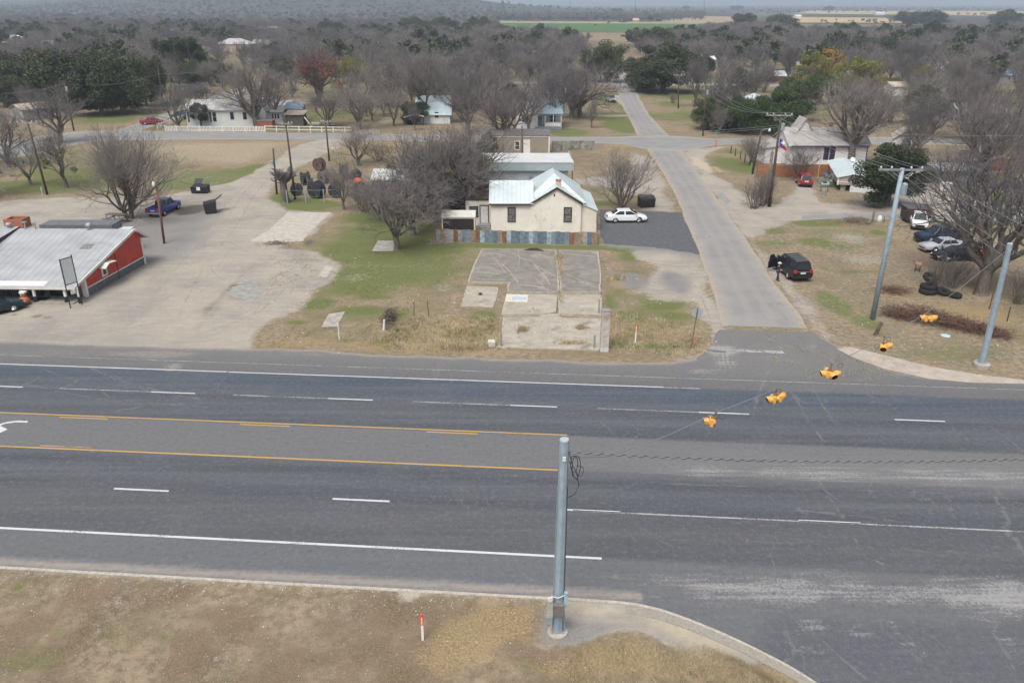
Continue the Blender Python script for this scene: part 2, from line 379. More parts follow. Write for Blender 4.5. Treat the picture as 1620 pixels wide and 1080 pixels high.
# farmhouse yard, meadow in front of it
paint(GC,PALE,[(170,225),(200,224),(520,218),(470,236),(420,262),(330,268),(250,258),(180,250)],.55,6)
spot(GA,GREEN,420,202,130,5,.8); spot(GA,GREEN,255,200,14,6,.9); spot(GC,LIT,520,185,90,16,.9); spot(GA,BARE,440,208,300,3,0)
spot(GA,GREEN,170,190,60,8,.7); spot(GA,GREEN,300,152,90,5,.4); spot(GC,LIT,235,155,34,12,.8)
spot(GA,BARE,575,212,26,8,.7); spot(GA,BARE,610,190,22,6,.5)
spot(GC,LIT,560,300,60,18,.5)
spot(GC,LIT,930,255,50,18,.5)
# --- far country, metres beyond the town
def farcol(pxs,rgb,amt=1,feather=8):
    poly=polyW(pxs); lo=poly.min(0)-80; hi=poly.max(0)+80
    idx=np.where((P[:,0]>lo[0])&(P[:,0]<hi[0])&(P[:,1]>lo[1])&(P[:,1]<hi[1]))[0]
    if not len(idx): return
    v=np.clip((sdist(P[idx],poly)+warp[idx]*2)/feather*.5+.5,0,1)*amt
    for k in range(3): GB[idx,k]=GB[idx,k]*(1-v)+rgb[k]*v
    GB[idx,3]=np.maximum(GB[idx,3],v)
fr=np.clip((P[:,1]-480)/500,0,1); nb=fbm(P[:,0],P[:,1],90,4,21)
GB[:,0]=.060+.028*nb; GB[:,1]=.056+.026*nb; GB[:,2]=.046+.02*nb; GB[:,3]=fr
hillm=np.clip((Z.ravel()-6)/14,0,1)*(P[:,1]<6000)
for k,v in enumerate((.056,.06,.043)): GB[:,k]=GB[:,k]*(1-hillm)+(v*(0.75+nb*.6))*hillm
farcol([(790,36),(1112,37),(1135,47),(1090,52),(800,50),(620,44),(640,33)],(.075,.15,.05))
farcol([(780,33),(830,34),(1060,35),(1040,33.5),(1100,26),(1200,27),(1170,33),(1120,38),(790,36.5)],(.34,.27,.17))
farcol([(800,51),(1090,53),(1095,64),(980,66),(760,60)],(.30,.24,.155),.8)
farcol([(1240,27),(1460,29),(1460,36.5),(1270,36),(1225,33)],(.46,.35,.18))
farcol([(1285,17),(1620,18),(1700,28),(1620,26),(1500,24),(1400,23),(1250,22)],(.46,.36,.19))
farcol([(1200,20.5),(1290,21),(1250,26),(1180,27)],(.11,.16,.07),.8)
farcol([(1250,38),(1480,39),(1500,62),(1290,58)],(.2,.155,.12),.9)
farcol([(1490,40),(1620,42),(1700,60),(1500,62)],(.24,.19,.14),.9)
farcol([(410,17),(545,18),(540,21),(470,22),(410,20)],(.36,.31,.2),.8,30)
qd=np.exp(-((P[:,0]+395)/55)**2-((P[:,1]-2330)/70)**2); qd=np.clip(qd*1.6,0,1)*(fbm(P[:,0],P[:,1],40,3,3)>.45)
for k_,v_ in enumerate((.5,.42,.34)): GB[:,k_]=GB[:,k_]*(1-qd)+v_*qd
farcol([(70,62),(230,62),(230,72),(70,72)],(.3,.25,.18),.7)
farcol([(-40,40),(60,40),(280,42),(280,46),(60,46),(-40,46)],(.26,.22,.16),.7)
farcol([(-40,46),(230,50),(200,62),(-40,60)],(.12,.15,.07),.5)
def ground_material(name):
    m,nt,b=newmat(name); t=NT(nt)
    pos=t.coord('World')
    nA=t.noise(pos,.35,6,.62); nB=t.noise(pos,2.2,5,.65); nC=t.noise(pos,9,4,.7); nD=t.noise(pos,.06,4,.6)
    nM=t.math('ADD',t.math('ADD',t.math('MULTIPLY',nA,.3),t.math('MULTIPLY',nB,.4)),t.math('MULTIPLY',nC,.3))
    ga=t.sep(t.attr('ga')); gaA=t.attr('ga','Alpha'); gb=t.attr('gb'); gbA=t.attr('gb','Alpha'); gc=t.sep(t.attr('gc'))
    # winter-dry grass
    dry=t.mix(t.ramp(nB,.32,.68),(.19,.145,.095),(.33,.26,.18))
    dry=t.mix(t.ramp(nA,.35,.65,0,.6),dry,(.16,.135,.08))
    dry=t.mix(t.ramp(nC,.5,.75,0,.55),dry,(.36,.31,.22))
    dry=t.mix(t.ramp(nC,.25,.42,.6,0),dry,(.095,.075,.045))
    def mask(w,k=1.5,lo=.30,hi=.68):
        e=t.math('ADD',w,t.math('MULTIPLY',t.math('SUBTRACT',nM,.5),k)); return t.ramp(e,lo,hi)
    green=t.mix(t.ramp(nC,.3,.7),(.078,.105,.028),(.155,.18,.06))
    green=t.mix(t.ramp(nB,.5,.75,0,.55),green,(.2,.18,.085))
    bare=t.mix(t.ramp(nB,.25,.75),(.335,.29,.235),(.40,.352,.29))
    bare=t.mix(t.ramp(nA,.35,.68,0,.7),bare,(.29,.268,.235)); bare=t.mix(t.ramp(t.noise(pos,.16,6,.7),.42,.66,0,.7),bare,(.235,.22,.20)); bare=t.mix(t.ramp(t.noise(pos,.7,6,.75),.5,.7,0,.5),bare,(.44,.41,.36))
    bare=t.mix(t.ramp(nC,.55,.75,0,.35),bare,(.46,.42,.36)); bare=t.mix(t.ramp(t.noise(t.coord('World',scale=(.25,1.6,1),rot=(0,0,.5)),1.0,5,.6,.6),.45,.75,0,.45),bare,(.44,.40,.34))
    grey=t.mix(t.ramp(nC,.3,.7),(.145,.145,.145),(.25,.245,.235))
    grey=t.mix(t.ramp(nA,.4,.65,0,.5),grey,(.27,.25,.22))
    gold=t.mix(t.ramp(nC,.3,.7),(.21,.155,.08),(.40,.30,.165))
    gold=t.mix(t.ramp(nB,.5,.7,0,.5),gold,(.26,.15,.085))
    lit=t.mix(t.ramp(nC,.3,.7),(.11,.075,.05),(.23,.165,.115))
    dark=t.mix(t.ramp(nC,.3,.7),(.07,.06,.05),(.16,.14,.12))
    c=dry
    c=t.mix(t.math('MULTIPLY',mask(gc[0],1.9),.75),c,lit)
    c=t.mix(t.math('MULTIPLY',mask(ga[0],2.1,.22,.72),.88),c,green)
    c=t.mix(t.math('MULTIPLY',mask(gaA,2.0,.3,.8),.75),c,gold)
    c=t.mix(mask(ga[1]),c,bare)
    c=t.mix(t.math('MULTIPLY',mask(ga[2],.8,.2,.9),.92),c,grey)
    c=t.mix(t.math('MULTIPLY',mask(gc[2],1.1,.3,.8),.7),c,(.46,.39,.28))
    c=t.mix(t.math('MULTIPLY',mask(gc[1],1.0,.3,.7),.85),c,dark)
    # pebbles
    pb=t.voro(pos,3.3,'F1','Distance'); c=t.mix(t.ramp(pb,.05,.10,.8,0),c,(.5,.46,.4))
    far=t.mix(1.0,gb,t.mix(t.noise(pos,.03,5,.65),(.55,.55,.55),(1.4,1.4,1.4)),'MULTIPLY')
    c=t.mix(gbA,c,far)
    nt.links.new(c,b.inputs['Base Color']); b.inputs['Roughness'].default_value=.95; b.inputs['Specular IOR Level'].default_value=.15
    t.bump(t.math('ADD',nB,t.math('MULTIPLY',nC,.6)),.55,.12,b)
    return m
GROUND=ground_material('ground_cover')
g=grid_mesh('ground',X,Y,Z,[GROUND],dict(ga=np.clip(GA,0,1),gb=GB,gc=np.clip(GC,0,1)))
tag(g,'winter dry ground with green patches, bare gravel lots and far fields',kind='structure')

# ------------------------------------------------------------------ highway
HS=-.0800                                   # highway runs slightly toward the camera to the right
def hwy(x,n): return n+HS*x                 # n = y where x = 0
xs=np.concatenate([np.arange(-420,-64,4),np.arange(-64,64,.32),np.arange(64,420,4)])
edgeN=(fbm(xs,xs*0+3,3,4,8)-.5)*.7
def yfar(x):
    pts=[(-420,90.5),(-64,61.2),(-40.2,57.6),(-20,56.3),(0,54.15),(11.9,53.7),(13.6,54.3),(14.8,55.6),(15.7,57.3),(16.4,59.4),(17.0,60.2),(24.3,59.7),(25.2,56.6),(26.2,54.0),(27.3,52.3),(29.2,51.3),(31.4,50.8),(36.2,50.3),(64,48.4),(420,20)]
    return np.interp(x,[p[0] for p in pts],[p[1] for p in pts])
yf=yfar(xs)+np.where((xs<13),edgeN,edgeN*.15); 
rows=np.linspace(0,1,210)
yn=np.where(xs>-64,8.0,hwy(xs,27.6))     # runs on under the verge and the side road
HX=np.repeat(xs[None,:],210,0); HY=yn[None,:]+(yf-yn)[None,:]*rows[:,None]
P2=np.stack([HX.ravel(),HY.ravel()],1)
sv=(P,warp,warpS); P=P2; warp=(fbm(P[:,0],P[:,1],3,4,11)-.5)*2.0; warpS=(fbm(P[:,0],P[:,1],1.0,3,31)-.5)*.6
HA=np.zeros((len(P),4))
# R wear / pale scuffing, G dust at the edge, B blueish fresh band, A smooth side-road asphalt
ed=(yf[None,:]-HY).ravel(); nn=P[:,1]-HS*P[:,0]
HA[:,1]=np.clip(1-ed/1.1,0,1)*.75*(((P[:,0]<14)|(P[:,0]>24.5)))
HA[:,1]=np.maximum(HA[:,1],np.clip(1-np.abs(nn-28.9)/.9,0,1)*.8*(P[:,0]<6))
HA[:,1]=np.maximum(HA[:,1],np.clip(1-(nn-52.6)/-2.2,0,1)*0)
paint(HA,0,[(1000,730),(1250,738),(1620,735),(1800,735),(1800,775),(1400,770),(1100,755)],.62,1.2)
paint(HA,0,[(900,690),(1620,715),(1620,722),(1200,708),(900,694)],.4,.6)
paint(HA,0,[(890,905),(1000,898),(1150,903),(1620,922),(1900,930),(1900,990),(1500,975),(1250,962),(1100,950),(1000,930)],.66,1.0)
paint(HA,0,[(1290,905),(1620,922),(1900,930),(1900,985),(1560,975),(1400,960),(1330,930)],.8,1.2)
for q in [(1288,988,24,12,.85),(1360,1000,30,14,.8),(1410,990,14,16,.8),(1440,1020,26,14,.75),(1500,975,70,4,.9),(1510,1000,14,18,.6),(1590,1010,16,50,.6),(1275,1025,34,8,.7),(1320,1030,8,10,.7),(1250,1000,26,8,.5),(1330,1066,10,4,.6)]: spot(HA,0,*q)
for q in [(1140,555,30,10,.9),(1120,588,36,4,.75),(1150,575,24,8,.7),(1300,595,40,8,.4),(1180,590,60,3,.6),(1250,570,30,8,.4),(1260,548,22,5,.4)]: spot(HA,0,*q)
for q in [(230,560,90,8,.55),(60,560,120,10,.4),(275,580,16,7,.7),(200,575,120,4,.4),(340,565,40,5,.3)]: spot(HA,1,*q)
for q in [(1120,545,14,10,.7),(1000,573,90,3,.6),(600,560,220,4,.5),(1300,560,30,10,.3)]: spot(HA,1,*q)
paint(HA,3,[(1225,968),(1500,985),(1900,1000),(1900,1400),(1000,1400),(1200,1020)],1,.5)
m,nt,b=newmat('highway_asphalt'); t=NT(nt)
pos=t.coord('World'); xyz=t.sxyz(pos)
n_=t.math('SUBTRACT',xyz[1],t.math('MULTIPLY',xyz[0],HS))
st=t.coord('World',scale=(.06,1.6,1)); st2=t.coord('World',scale=(.25,4,1))
nS=t.noise(st,1.0,6,.6,.3); nS2=t.noise(st2,1.0,5,.6); nF=t.noise(pos,12,4,.75); nBk=t.noise(pos,.25,5,.6); nG=t.noise(pos,3.0,5,.7)
wob=t.math('ADD',n_,t.math('MULTIPLY',t.math('SUBTRACT',nS,.5),.5))
ramp=t.node('ShaderNodeValToRGB'); x01=t.math('DIVIDE',t.math('SUBTRACT',wob,26),30); t.l.new(x01,ramp.inputs[0])
cr=ramp.color_ramp; cr.interpolation='LINEAR'
def P01(n): return (n-26)/30
sh=(.140,.138,.137); dk=(.058,.064,.077); md=(.082,.089,.100); bl=(.056,.073,.098); tl=(.135,.135,.136); ns=(.116,.120,.127); nl=(.080,.082,.090)
stops=[(26,ns),(31.3,ns),(31.6,nl),(35.1,nl),(35.4,dk),(37.0,md),(38.0,dk),(39.1,md),(39.35,tl),(43.0,tl),(43.25,dk),(45.2,md),(46.6,dk),(46.9,md),(48.6,bl),(50.25,bl),(50.55,(.12,.12,.12)),(52,(.13,.128,.125)),(53.2,(.15,.145,.14)),(56,(.17,.16,.15))]
while len(cr.elements)<len(stops): cr.elements.new(.5)
for e,(p,c) in zip(cr.elements,stops): e.position=P01(p); e.color=(*c,1)
ha=t.sep(t.attr('ha')); haA=t.attr('ha','Alpha')
c=t.mix(haA,ramp.outputs[0],(.088,.092,.105))
c=t.mix(t.ramp(nS,.35,.75,0,.35),c,(.15,.15,.15))
c=t.mix(t.ramp(nBk,.5,.8,0,.35),c,(.13,.13,.135))
nQ=t.noise(pos,3.4,6,.8); c=t.mix(t.ramp(nQ,.50,.72,0,.55),c,(.20,.20,.205)); c=t.mix(t.ramp(nQ,.28,.48,.6,0),c,(.038,.042,.05)); c=t.mix(t.ramp(nF,.52,.8,0,.6),c,(.26,.26,.26)); c=t.mix(t.ramp(nF,.22,.45,.45,0),c,(.035,.037,.043))
# the part of the crossing where gravel has been dragged about is greyer
xr=t.ramp(xyz[0],2,14); mid=t.ramp(t.math('ABSOLUTE',t.math('SUBTRACT',n_,40.6)),.2,3.0,1,0)
c=t.mix(t.math('MULTIPLY',t.math('MULTIPLY',xr,mid),t.ramp(nS2,.3,.7,.1,.45)),c,(.2,.195,.19))
# sealed cracks
dn=t.node('ShaderNodeTexNoise'); t.l.new(pos,dn.inputs['Vector']); dn.inputs['Scale'].default_value=.5; dn.inputs['Detail'].default_value=5
def wv(sc,am):
    a_=t.node('ShaderNodeVectorMath',operation='MULTIPLY_ADD'); t.l.new(dn.outputs['Color'],a_.inputs[0]); a_.inputs[1].default_value=(am,am,0); t.l.new(t.coord('World',scale=sc),a_.inputs[2]); return a_.outputs[0]
vc=t.voro(wv((.06,.22,1),.45),1.0,'DISTANCE_TO_EDGE','Distance')
ck=t.math('MULTIPLY',t.ramp(t.math('ADD',vc,t.math('MULTIPLY',t.math('SUBTRACT',nG,.5),.02)),.002,.010,1,0),t.ramp(nBk,.42,.6))
c=t.mix(t.math('MULTIPLY',ck,.42),c,(.09,.12,.19))
vc2=t.voro(wv((.3,.12,1),.5),1.0,'DISTANCE_TO_EDGE','Distance')
ck2=t.math('MULTIPLY',t.ramp(t.math('ADD',vc2,t.math('MULTIPLY',t.math('SUBTRACT',nG,.5),.05)),.001,.008,1,0),t.ramp(t.noise(pos,.13,3,.5),.52,.62))
c=t.mix(t.math('MULTIPLY',ck2,.22),c,(.3,.29,.27))
# wear: exposed pale aggregate speckle
sp=t.noise(t.coord('World',scale=(1,1.0,1),rot=(0,0,.5)),7,6,.8,.4)
spk=t.math('ADD',t.math('MULTIPLY',sp,.62),t.math('MULTIPLY',nS2,.38))
wr=t.ramp(t.math('ADD',ha[0],t.math('MULTIPLY',t.math('SUBTRACT',spk,.5),2.6)),.42,.85)
c=t.mix(t.math('MULTIPLY',wr,.70),c,(.35,.34,.33))
ds=t.ramp(t.math('ADD',ha[1],t.math('MULTIPLY',t.math('SUBTRACT',t.math('MULTIPLY',t.math('ADD',nG,nS2),.5),.5),1.2)),.25,.95)
c=t.mix(t.math('MULTIPLY',ds,.85),c,(.33,.29,.25))
nt.links.new(c,b.inputs['Base Color']); b.inputs['Roughness'].default_value=.72; b.inputs['Specular IOR Level'].default_value=.35
t.bump(nF,.25,.02,b)
hw=grid_mesh('highway',HX,HY,np.full_like(HX,.006),[m],dict(ha=np.clip(HA,0,1)))
tag(hw,'wide dark asphalt highway with a lighter centre turn lane',kind='structure')
P,warp,warpS=sv

# painted lines on the highway
def paintmat(name,col,wear):
    m,nt,b=newmat(name); t=NT(nt); pos=t.coord('World')
    n=t.noise(pos,9,5,.75); s=t.noise(t.coord('World',scale=(.4,1,1)),1.2,4,.6)
    k=t.ramp(t.math('ADD',n,t.math('MULTIPLY',s,.6)),wear-.08,wear+.08)
    c=t.mix(k,(.11,.113,.12),col); t.l.new(c,b.inputs['Base Color']); b.inputs['Roughness'].default_value=.7
    return m
PW=paintmat('road_paint_white',(.56,.57,.57),.66); PWf=paintmat('road_paint_faded',(.4,.4,.39),.78); PY=paintmat('road_paint_yellow',(.46,.29,.09),.66); PYf=paintmat('road_paint_yellow_worn',(.47,.28,.09),.76)
def hline(mb,x0,x1,n,w,z=.011):
    k=max(1,int((x1-x0)/6))
    for i in range(k):
        a=x0+(x1-x0)*i/k; c=x0+(x1-x0)*(i+1)/k
        mb.add([(a,hwy(a,n)-w/2,z),(c,hwy(c,n)-w/2,z),(c,hwy(c,n)+w/2,z),(a,hwy(a,n)+w/2,z)],[(0,1,2,3)])
wl=MB(); wf=MB(); yl=MB(); yf_=MB()
hline(wl,-300,-20.6,50.45,.12); hline(wl,-20.5,10.5,50.43,.12); hline(wf,10.5,13,50.4,.13)
hline(wl,-300,4.3,31.44,.16)
for k in range(-18,16):
    x=-.13+12.3*k
    if k not in (1,): hline(wl,x,x+3.1,46.9,.13)
    else: hline(wl,x,x+3.2,46.9,.13)
    if k in (-2,-1,0,1): hline(wf,x-6.5,x-.05,46.9,.1)
    x=-9.64+12.2*k; hline(wl,x,x+3.1,35.33,.15)
hline(wf,3.2,40,35.27,.11)
hline(wl,36,44,52.0+.85,.14)
hline(yl,-300,3.4,43.22,.14); hline(yl,-300,2.6,39.16,.15)
for k in range(-20,1):
    x=-5.3+11.9*k; hline(yl,x,x+3.2,42.93,.12)
    x=-28.4+11.9*k; hline(yf_,x,x+3.2,39.42,.11)
hline(wf,-300,40,52.0,.07)
tag(wl.build('white_line',PW),'crisp white lane and edge lines painted along the highway',kind='structure')
tag(wf.build('faded_white_line',PWf),'worn faint white lines on the highway',kind='structure')
tag(yl.build('yellow_line',PY),'yellow turn lane lines along the highway',kind='structure')
tag(yf_.build('faded_yellow_line',PYf),'worn yellow dashes beside the near turn lane line',kind='structure')
ar=MB()    # curved turn arrow at the left edge
def arp(pts,w):
    for (a,c) in zip(pts[:-1],pts[1:]):
        A=G(*a);C=G(*c); d=(C-A).normalized(); n=Vector((-d.y,d.x,0))*w/2
        ar.add([(A-n)+Vector((0,0,.011)),(C-n)+Vector((0,0,.011)),(C+n)+Vector((0,0,.011)),(A+n)+Vector((0,0,.011))],[(0,1,2,3)])
arp([(44,667),(26,666.5),(8,669),(-8,675),(-22,686)],.22)
A=[(-4,671),(12,679),(-24,696),(-46,690)]
ar.add([G(*q)+Vector((0,0,.012)) for q in A],[(0,1,2,3)])
tag(ar.build('turn_arrow',PW),'white curved turn arrow painted in the centre lane at the far left',kind='structure')
sb=MB()
for (a,c) in [((1118,556),(1150,558.5)),((1160,556),(1241,559))]:
    A=G(*a)+Vector((0,0,.011));C=G(*c)+Vector((0,0,.011)); sb.add([A,C,C+Vector((0,.5,0)),A+Vector((0,.5,0))],[(0,1,2,3)])
tag(sb.build('stop_line',paintmat('road_paint_stop',(.5,.5,.49),.84)),'worn white stop line across the mouth of the side street',kind='structure')

# ------------------------------------------------------------------ near verge with kerb
vx=np.concatenate([np.arange(-120,-30,2),np.arange(-30,16.3,.22)])
cpts=[(-120,38.05),(-24.2,30.4),(-12,29.38),(1.41,28.3),(3.6,28.13),(5.3,27.94),(6.6,27.5),(7.9,26.75),(9.1,25.95),(10.15,25.12),(11.1,24.3),(11.9,23.45),(13.2,21.6),(14.6,19.0),(15.6,16.0),(16.3,12.0)]
yb=np.interp(vx,[p[0] for p in cpts],[p[1] for p in cpts]); 
k=np.hanning(9); k/=k.sum(); ybs=np.convolve(np.pad(yb,4,mode='edge'),k,'valid'); yb=np.where((vx>2)&(vx<16),ybs,yb)
rr=np.concatenate([np.arange(0,16,.22),[17,19,22,26,34,46]])
VX=np.repeat(vx[None,:],len(rr),0); VY=(yb[None,:]-.17)-rr[:,None]
VZ=np.full_like(VX,.10)+(fbm(VX,VY,2.5,3,4)-.5)*.10*np.clip(rr[:,None]/2,0,1)
sv=(P,warp,warpS); P=np.stack([VX.ravel(),VY.ravel()],1); warp=(fbm(P[:,0],P[:,1],3,4,11)-.5)*1.6; warpS=(fbm(P[:,0],P[:,1],.9,3,31)-.5)*.6
VA=np.zeros((len(P),4)); VC=np.zeros((len(P),4)); VB=np.zeros((len(P),4))
nv=fbm(P[:,0],P[:,1],4,4,77); n5=fbm(P[:,0],P[:,1],1.6,3,78)
VA[:,BARE]=np.clip((fbm(P[:,0],P[:,1],1.6,4,77)-.45)*2.0,0,.34); VC[:,LIT]=.30+np.clip((fbm(P[:,0],P[:,1],1.9,4,5)-.45)*1.6,0,.30)
VA[:,GREEN]=np.clip((n5-.72)*4,0,.55); VA[:,GOLD]=np.clip((fbm(P[:,0],P[:,1],6,3,51)-.55)*2.5,0,.3)
spot(VA,GREEN,720,1010,46,14,.62); spot(VA,GREEN,40,1050,60,24,.5); spot(VA,GREEN,90,1030,50,8,.45)
for q in [(176,1007,6),(90,1001,5),(182,1021,6),(260,1011,5),(230,926,5),(627,1064,4),(827,1052,6),(848,1052,5),(896,1071,6),(916,1074,5),(207,1024,4)]: spot(VA,GREEN,q[0],q[1],q[2],3,.95,wscale=.15)
paint(VA,GOLD,[(760,950),(850,955),(860,1010),(800,1040),(900,1080),(1250,1090),(1250,1045),(1160,1040),(1050,1035),(990,990),(960,1010),(900,1030),(840,1060),(700,1080),(640,1040)],.85,.8)
paint(VA,GREY,[(858,962),(885,972),(930,980),(985,982),(1010,992),(940,1015),(880,1035),(850,1025)],.75,.5)
paint(VA,GOLD,[(860,950),(900,948),(1000,958),(1010,985),(960,1000),(900,1025),(850,1030),(855,990)],1,.4,.5,'mul')
paint(VA,GOLD,[(1000,960),(1120,1000),(1230,1055),(1200,1060),(1130,1020),(1040,1000)],1,.4,.5,'mul')
AP=[(868,950),(1010,955),(1120,1000),(1215,1040),(1190,1056),(1130,1040),(1060,1030),(1015,1000),(960,1004),(905,1022),(862,1018)]
AP2=[(885,950),(1010,955),(1120,1000),(1215,1040),(1190,1052),(1130,1036),(1070,1026),(1030,996),(985,980),(930,980),(888,972)]
paint(VA,BARE,AP,1,.35,.5); paint(VC,PALE,AP2,.62,.4,.6)
for ch_ in (GOLD,GREEN): paint(VA,ch_,AP,1,.35,.5,'mul')
paint(VC,LIT,AP,1,.35,.5,'mul'); paint(VA,GREY,AP2,.9,.4,.6,'mul'); LATE=True
paint(VC,PALE,[(1045,975),(1090,985),(1120,1010),(1100,1030),(1070,1025)],.7,.4); spot(VC,PALE,955,968,50,7,.7); spot(VA,BARE,648,942,14,9,1,wscale=.1); spot(VC,PALE,648,942,14,9,.9,wscale=.1)
spot(VA,BARE,862,1025,14,6,1); spot(VC,PALE,862,1025,14,6,.6); spot(VC,DARK,1085,1032,30,5,.7,wscale=.2); spot(VC,DARK,990,1000,10,20,.6)
dk_=(yb[None,:]-VY).ravel(); VA[:,BARE]=np.maximum(VA[:,BARE],np.clip(1-dk_/1.2,0,1)*.55)
vg=grid_mesh('verge_ground',VX[::-1],VY[::-1],VZ[::-1],[GROUND],{k_:np.clip(v_,0,1).reshape(VX.shape+(4,))[::-1].copy() for k_,v_ in (('ga',VA),('gb',VB),('gc',VC))})
tag(vg,'dry brown grass verge with pale pebbles below the near kerb',kind='structure')
P,warp,warpS=sv
def strip(name,xs,ya,yb,z0,z1,mat,label):
    mb=MB(); n=len(xs); vs=[]
    for x,a,c in zip(xs,ya,yb): vs+=[(x,a,z0),(x,a,z1),(x,c,z1),(x,c,z0)]
    fs=[]
    for i in range(n-1):
        o=i*4
        for k in range(3): fs.append((o+k,o+k+1,o+k+5,o+k+4))
    return tag(mb.add(vs,fs).build(name,mat),label,kind='structure')
KERB=M('kerb_concrete',(.42,.385,.32),.9,.2,6,dirt=(.27,.24,.19),dirtamt=.5)
strip('kerb',vx,yb-.17,yb,-.02,.135,KERB,'weathered concrete kerb along the near verge')
sel=(vx>4.9); strip('gutter_edge',vx[sel],yb[sel]-.75,yb[sel]-.172,.0,.125,M('gutter_concrete',(.29,.265,.22),.9,.15,7,dirt=(.22,.195,.16),dirtamt=.5),'broad worn concrete curb around the near corner')

# ------------------------------------------------------------------ streets
def lerp_edge(pts,n):
    W=[G(*p) for p in pts]; L=[0]
    for a,c in zip(W[:-1],W[1:]): L.append(L[-1]+(c-a).length)
    tt=np.linspace(0,L[-1],n); return np.interp(tt,L,[w.x for w in W]),np.interp(tt,L,[w.y for w in W])
def smooth1(a,k=7):
    h=np.hanning(k+2)[1:-1]; h/=h.sum(); return np.convolve(np.pad(a,k//2,mode='edge'),h,'valid')
def road_material(name,col,pale,along=0,rot=0.0):
    m,nt,b=newmat(name); t=NT(nt); pos=t.coord('World'); uv=t.sep(t.attr('ra'))
    nF=t.noise(pos,8,5,.75); nA=t.noise(pos,.3,5,.6); nB=t.noise(pos,1.5,5,.65)
    c=t.mix(t.ramp(nA,.35,.7,0,.6),col,pale); c=t.mix(t.ramp(nF,.5,.8,0,.45),c,tuple(v*1.5 for v in col)); c=t.mix(t.ramp(nF,.25,.45,.4,0),c,tuple(v*.6 for v in col))
    # wheel tracks run along the road: attribute R = across 0..1
    tr=t.math('ABSOLUTE',t.math('SINE',t.math('MULTIPLY',t.math('ADD',uv[0],t.math('MULTIPLY',t.math('SUBTRACT',nA,.5),.05)),12.566)))
    c=t.mix(t.math('MULTIPLY',t.ramp(tr,.55,1),.35),c,pale)
    e=t.math('MINIMUM',uv[0],t.math('SUBTRACT',1.0,uv[0]))
    d=t.ramp(t.math('ADD',e,t.math('MULTIPLY',t.math('SUBTRACT',nB,.5),.30)),-.02,.15,1,0)
    c=t.mix(t.math('MULTIPLY',d,.9),c,(.37,.315,.245))
    vc=t.voro(t.coord('World',scale=(.3,.2,1)),1.0,'DISTANCE_TO_EDGE','Distance')
    ck=t.math('MULTIPLY',t.ramp(t.math('ADD',vc,t.math('MULTIPLY',t.math('SUBTRACT',nB,.5),.05)),.001,.012,1,0),t.ramp(t.noise(pos,.1,3,.5),.5,.6))
    c=t.mix(t.math('MULTIPLY',ck,.5),c,(.09,.085,.08))
    t.l.new(c,b.inputs['Base Color']); b.inputs['Roughness'].default_value=.9; b.inputs['Specular IOR Level'].default_value=.2; t.bump(nF,.3,.03,b)
    return m
ROADM=road_material('street_asphalt',(.235,.228,.22),(.305,.292,.272))
ROADC=road_material('cross_street_asphalt',(.225,.225,.222),(.29,.285,.275))
def road(name,Lp,Rp,n,z,mat,label,nc=25,world=False,raw=.12):
    if world:
        lx=np.interp(np.linspace(0,1,n),np.linspace(0,1,len(Lp)),[p[0] for p in Lp]); ly=np.interp(np.linspace(0,1,n),np.linspace(0,1,len(Lp)),[p[1] for p in Lp])
        rx=np.interp(np.linspace(0,1,n),np.linspace(0,1,len(Rp)),[p[0] for p in Rp]); ry=np.interp(np.linspace(0,1,n),np.linspace(0,1,len(Rp)),[p[1] for p in Rp])
    else: lx,ly=lerp_edge(Lp,n); rx,ry=lerp_edge(Rp,n)
    if n>20: lx,ly,rx,ry=[smooth1(a,9) for a in (lx,ly,rx,ry)]
    i=np.arange(n); lx=lx+(fbm(i*1.0,i*0+1,3,3,3)-.5)*raw*4; rx=rx+(fbm(i*1.0,i*0+9,3,3,6)-.5)*raw*4
    s=np.linspace(0,1,nc); XX=lx[:,None]*(1-s)+rx[:,None]*s; YY=ly[:,None]*(1-s)+ry[:,None]*s
    A=np.zeros((n,nc,4)); A[:,:,0]=s[None,:]; A[:,:,1]=np.linspace(0,1,n)[:,None]
    o=grid_mesh(name,XX,YY,np.full_like(XX,z),[mat],dict(ra=A)); return tag(o,label,kind='structure')
road('side_street',[(1145,523),(1134,480),(1122,440),(1104,395),(1084,347),(1070,310),(1055,283),(1040,260),(1026,240),(1012,222),(1004,205),(997,190),(986,172),(979,150),(970,124),(962,100),(955,84)],
     [(1283,527),(1250,478),(1213,430),(1180,378),(1157,347),(1133,315),(1112,285),(1093,258),(1075,235),(1060,216),(1043,200),(1029,185),(1013,158),(1001,135),(989,115),(975,98),(966,84)],260,.010,ROADM,'pale asphalt side street running away through the town')
road('cross_street',[(-400,268),(-120,262),(0,254),(60,243),(125,228),(170,222),(300,221),(450,221),(600,222),(760,225),(900,226),(985,228),(1030,238),(1085,240),(1120,231),(1180,227),(1260,226),(1400,228),(1700,232)],
     [(-400,240),(-120,236),(0,226),(60,216),(125,208),(170,207),(300,208),(450,211),(600,212),(760,215),(900,217),(985,217),(1030,214),(1085,216),(1120,220),(1180,219),(1260,217),(1400,218),(1700,222)],300,.014,ROADC,'narrow grey cross street passing in front of the farmhouse')
road('back_lane',[(165,212),(205,200),(235,190),(255,181),(285,172),(310,164),(340,150),(380,138),(430,130),(480,122)],[(205,212),(240,201),(262,191),(280,181),(305,172),(330,164),(365,149),(400,137),(450,127),(490,118)],60,.018,ROADC,'grey lane running behind the white farmhouse')
road('north_lane',[(700,131),(860,133),(960,135),(1060,135),(1200,137),(1400,140)],[(700,128.5),(860,130),(960,130),(1060,131),(1200,133),(1400,136)],60,.018,ROADC,'second cross street further up the side street')
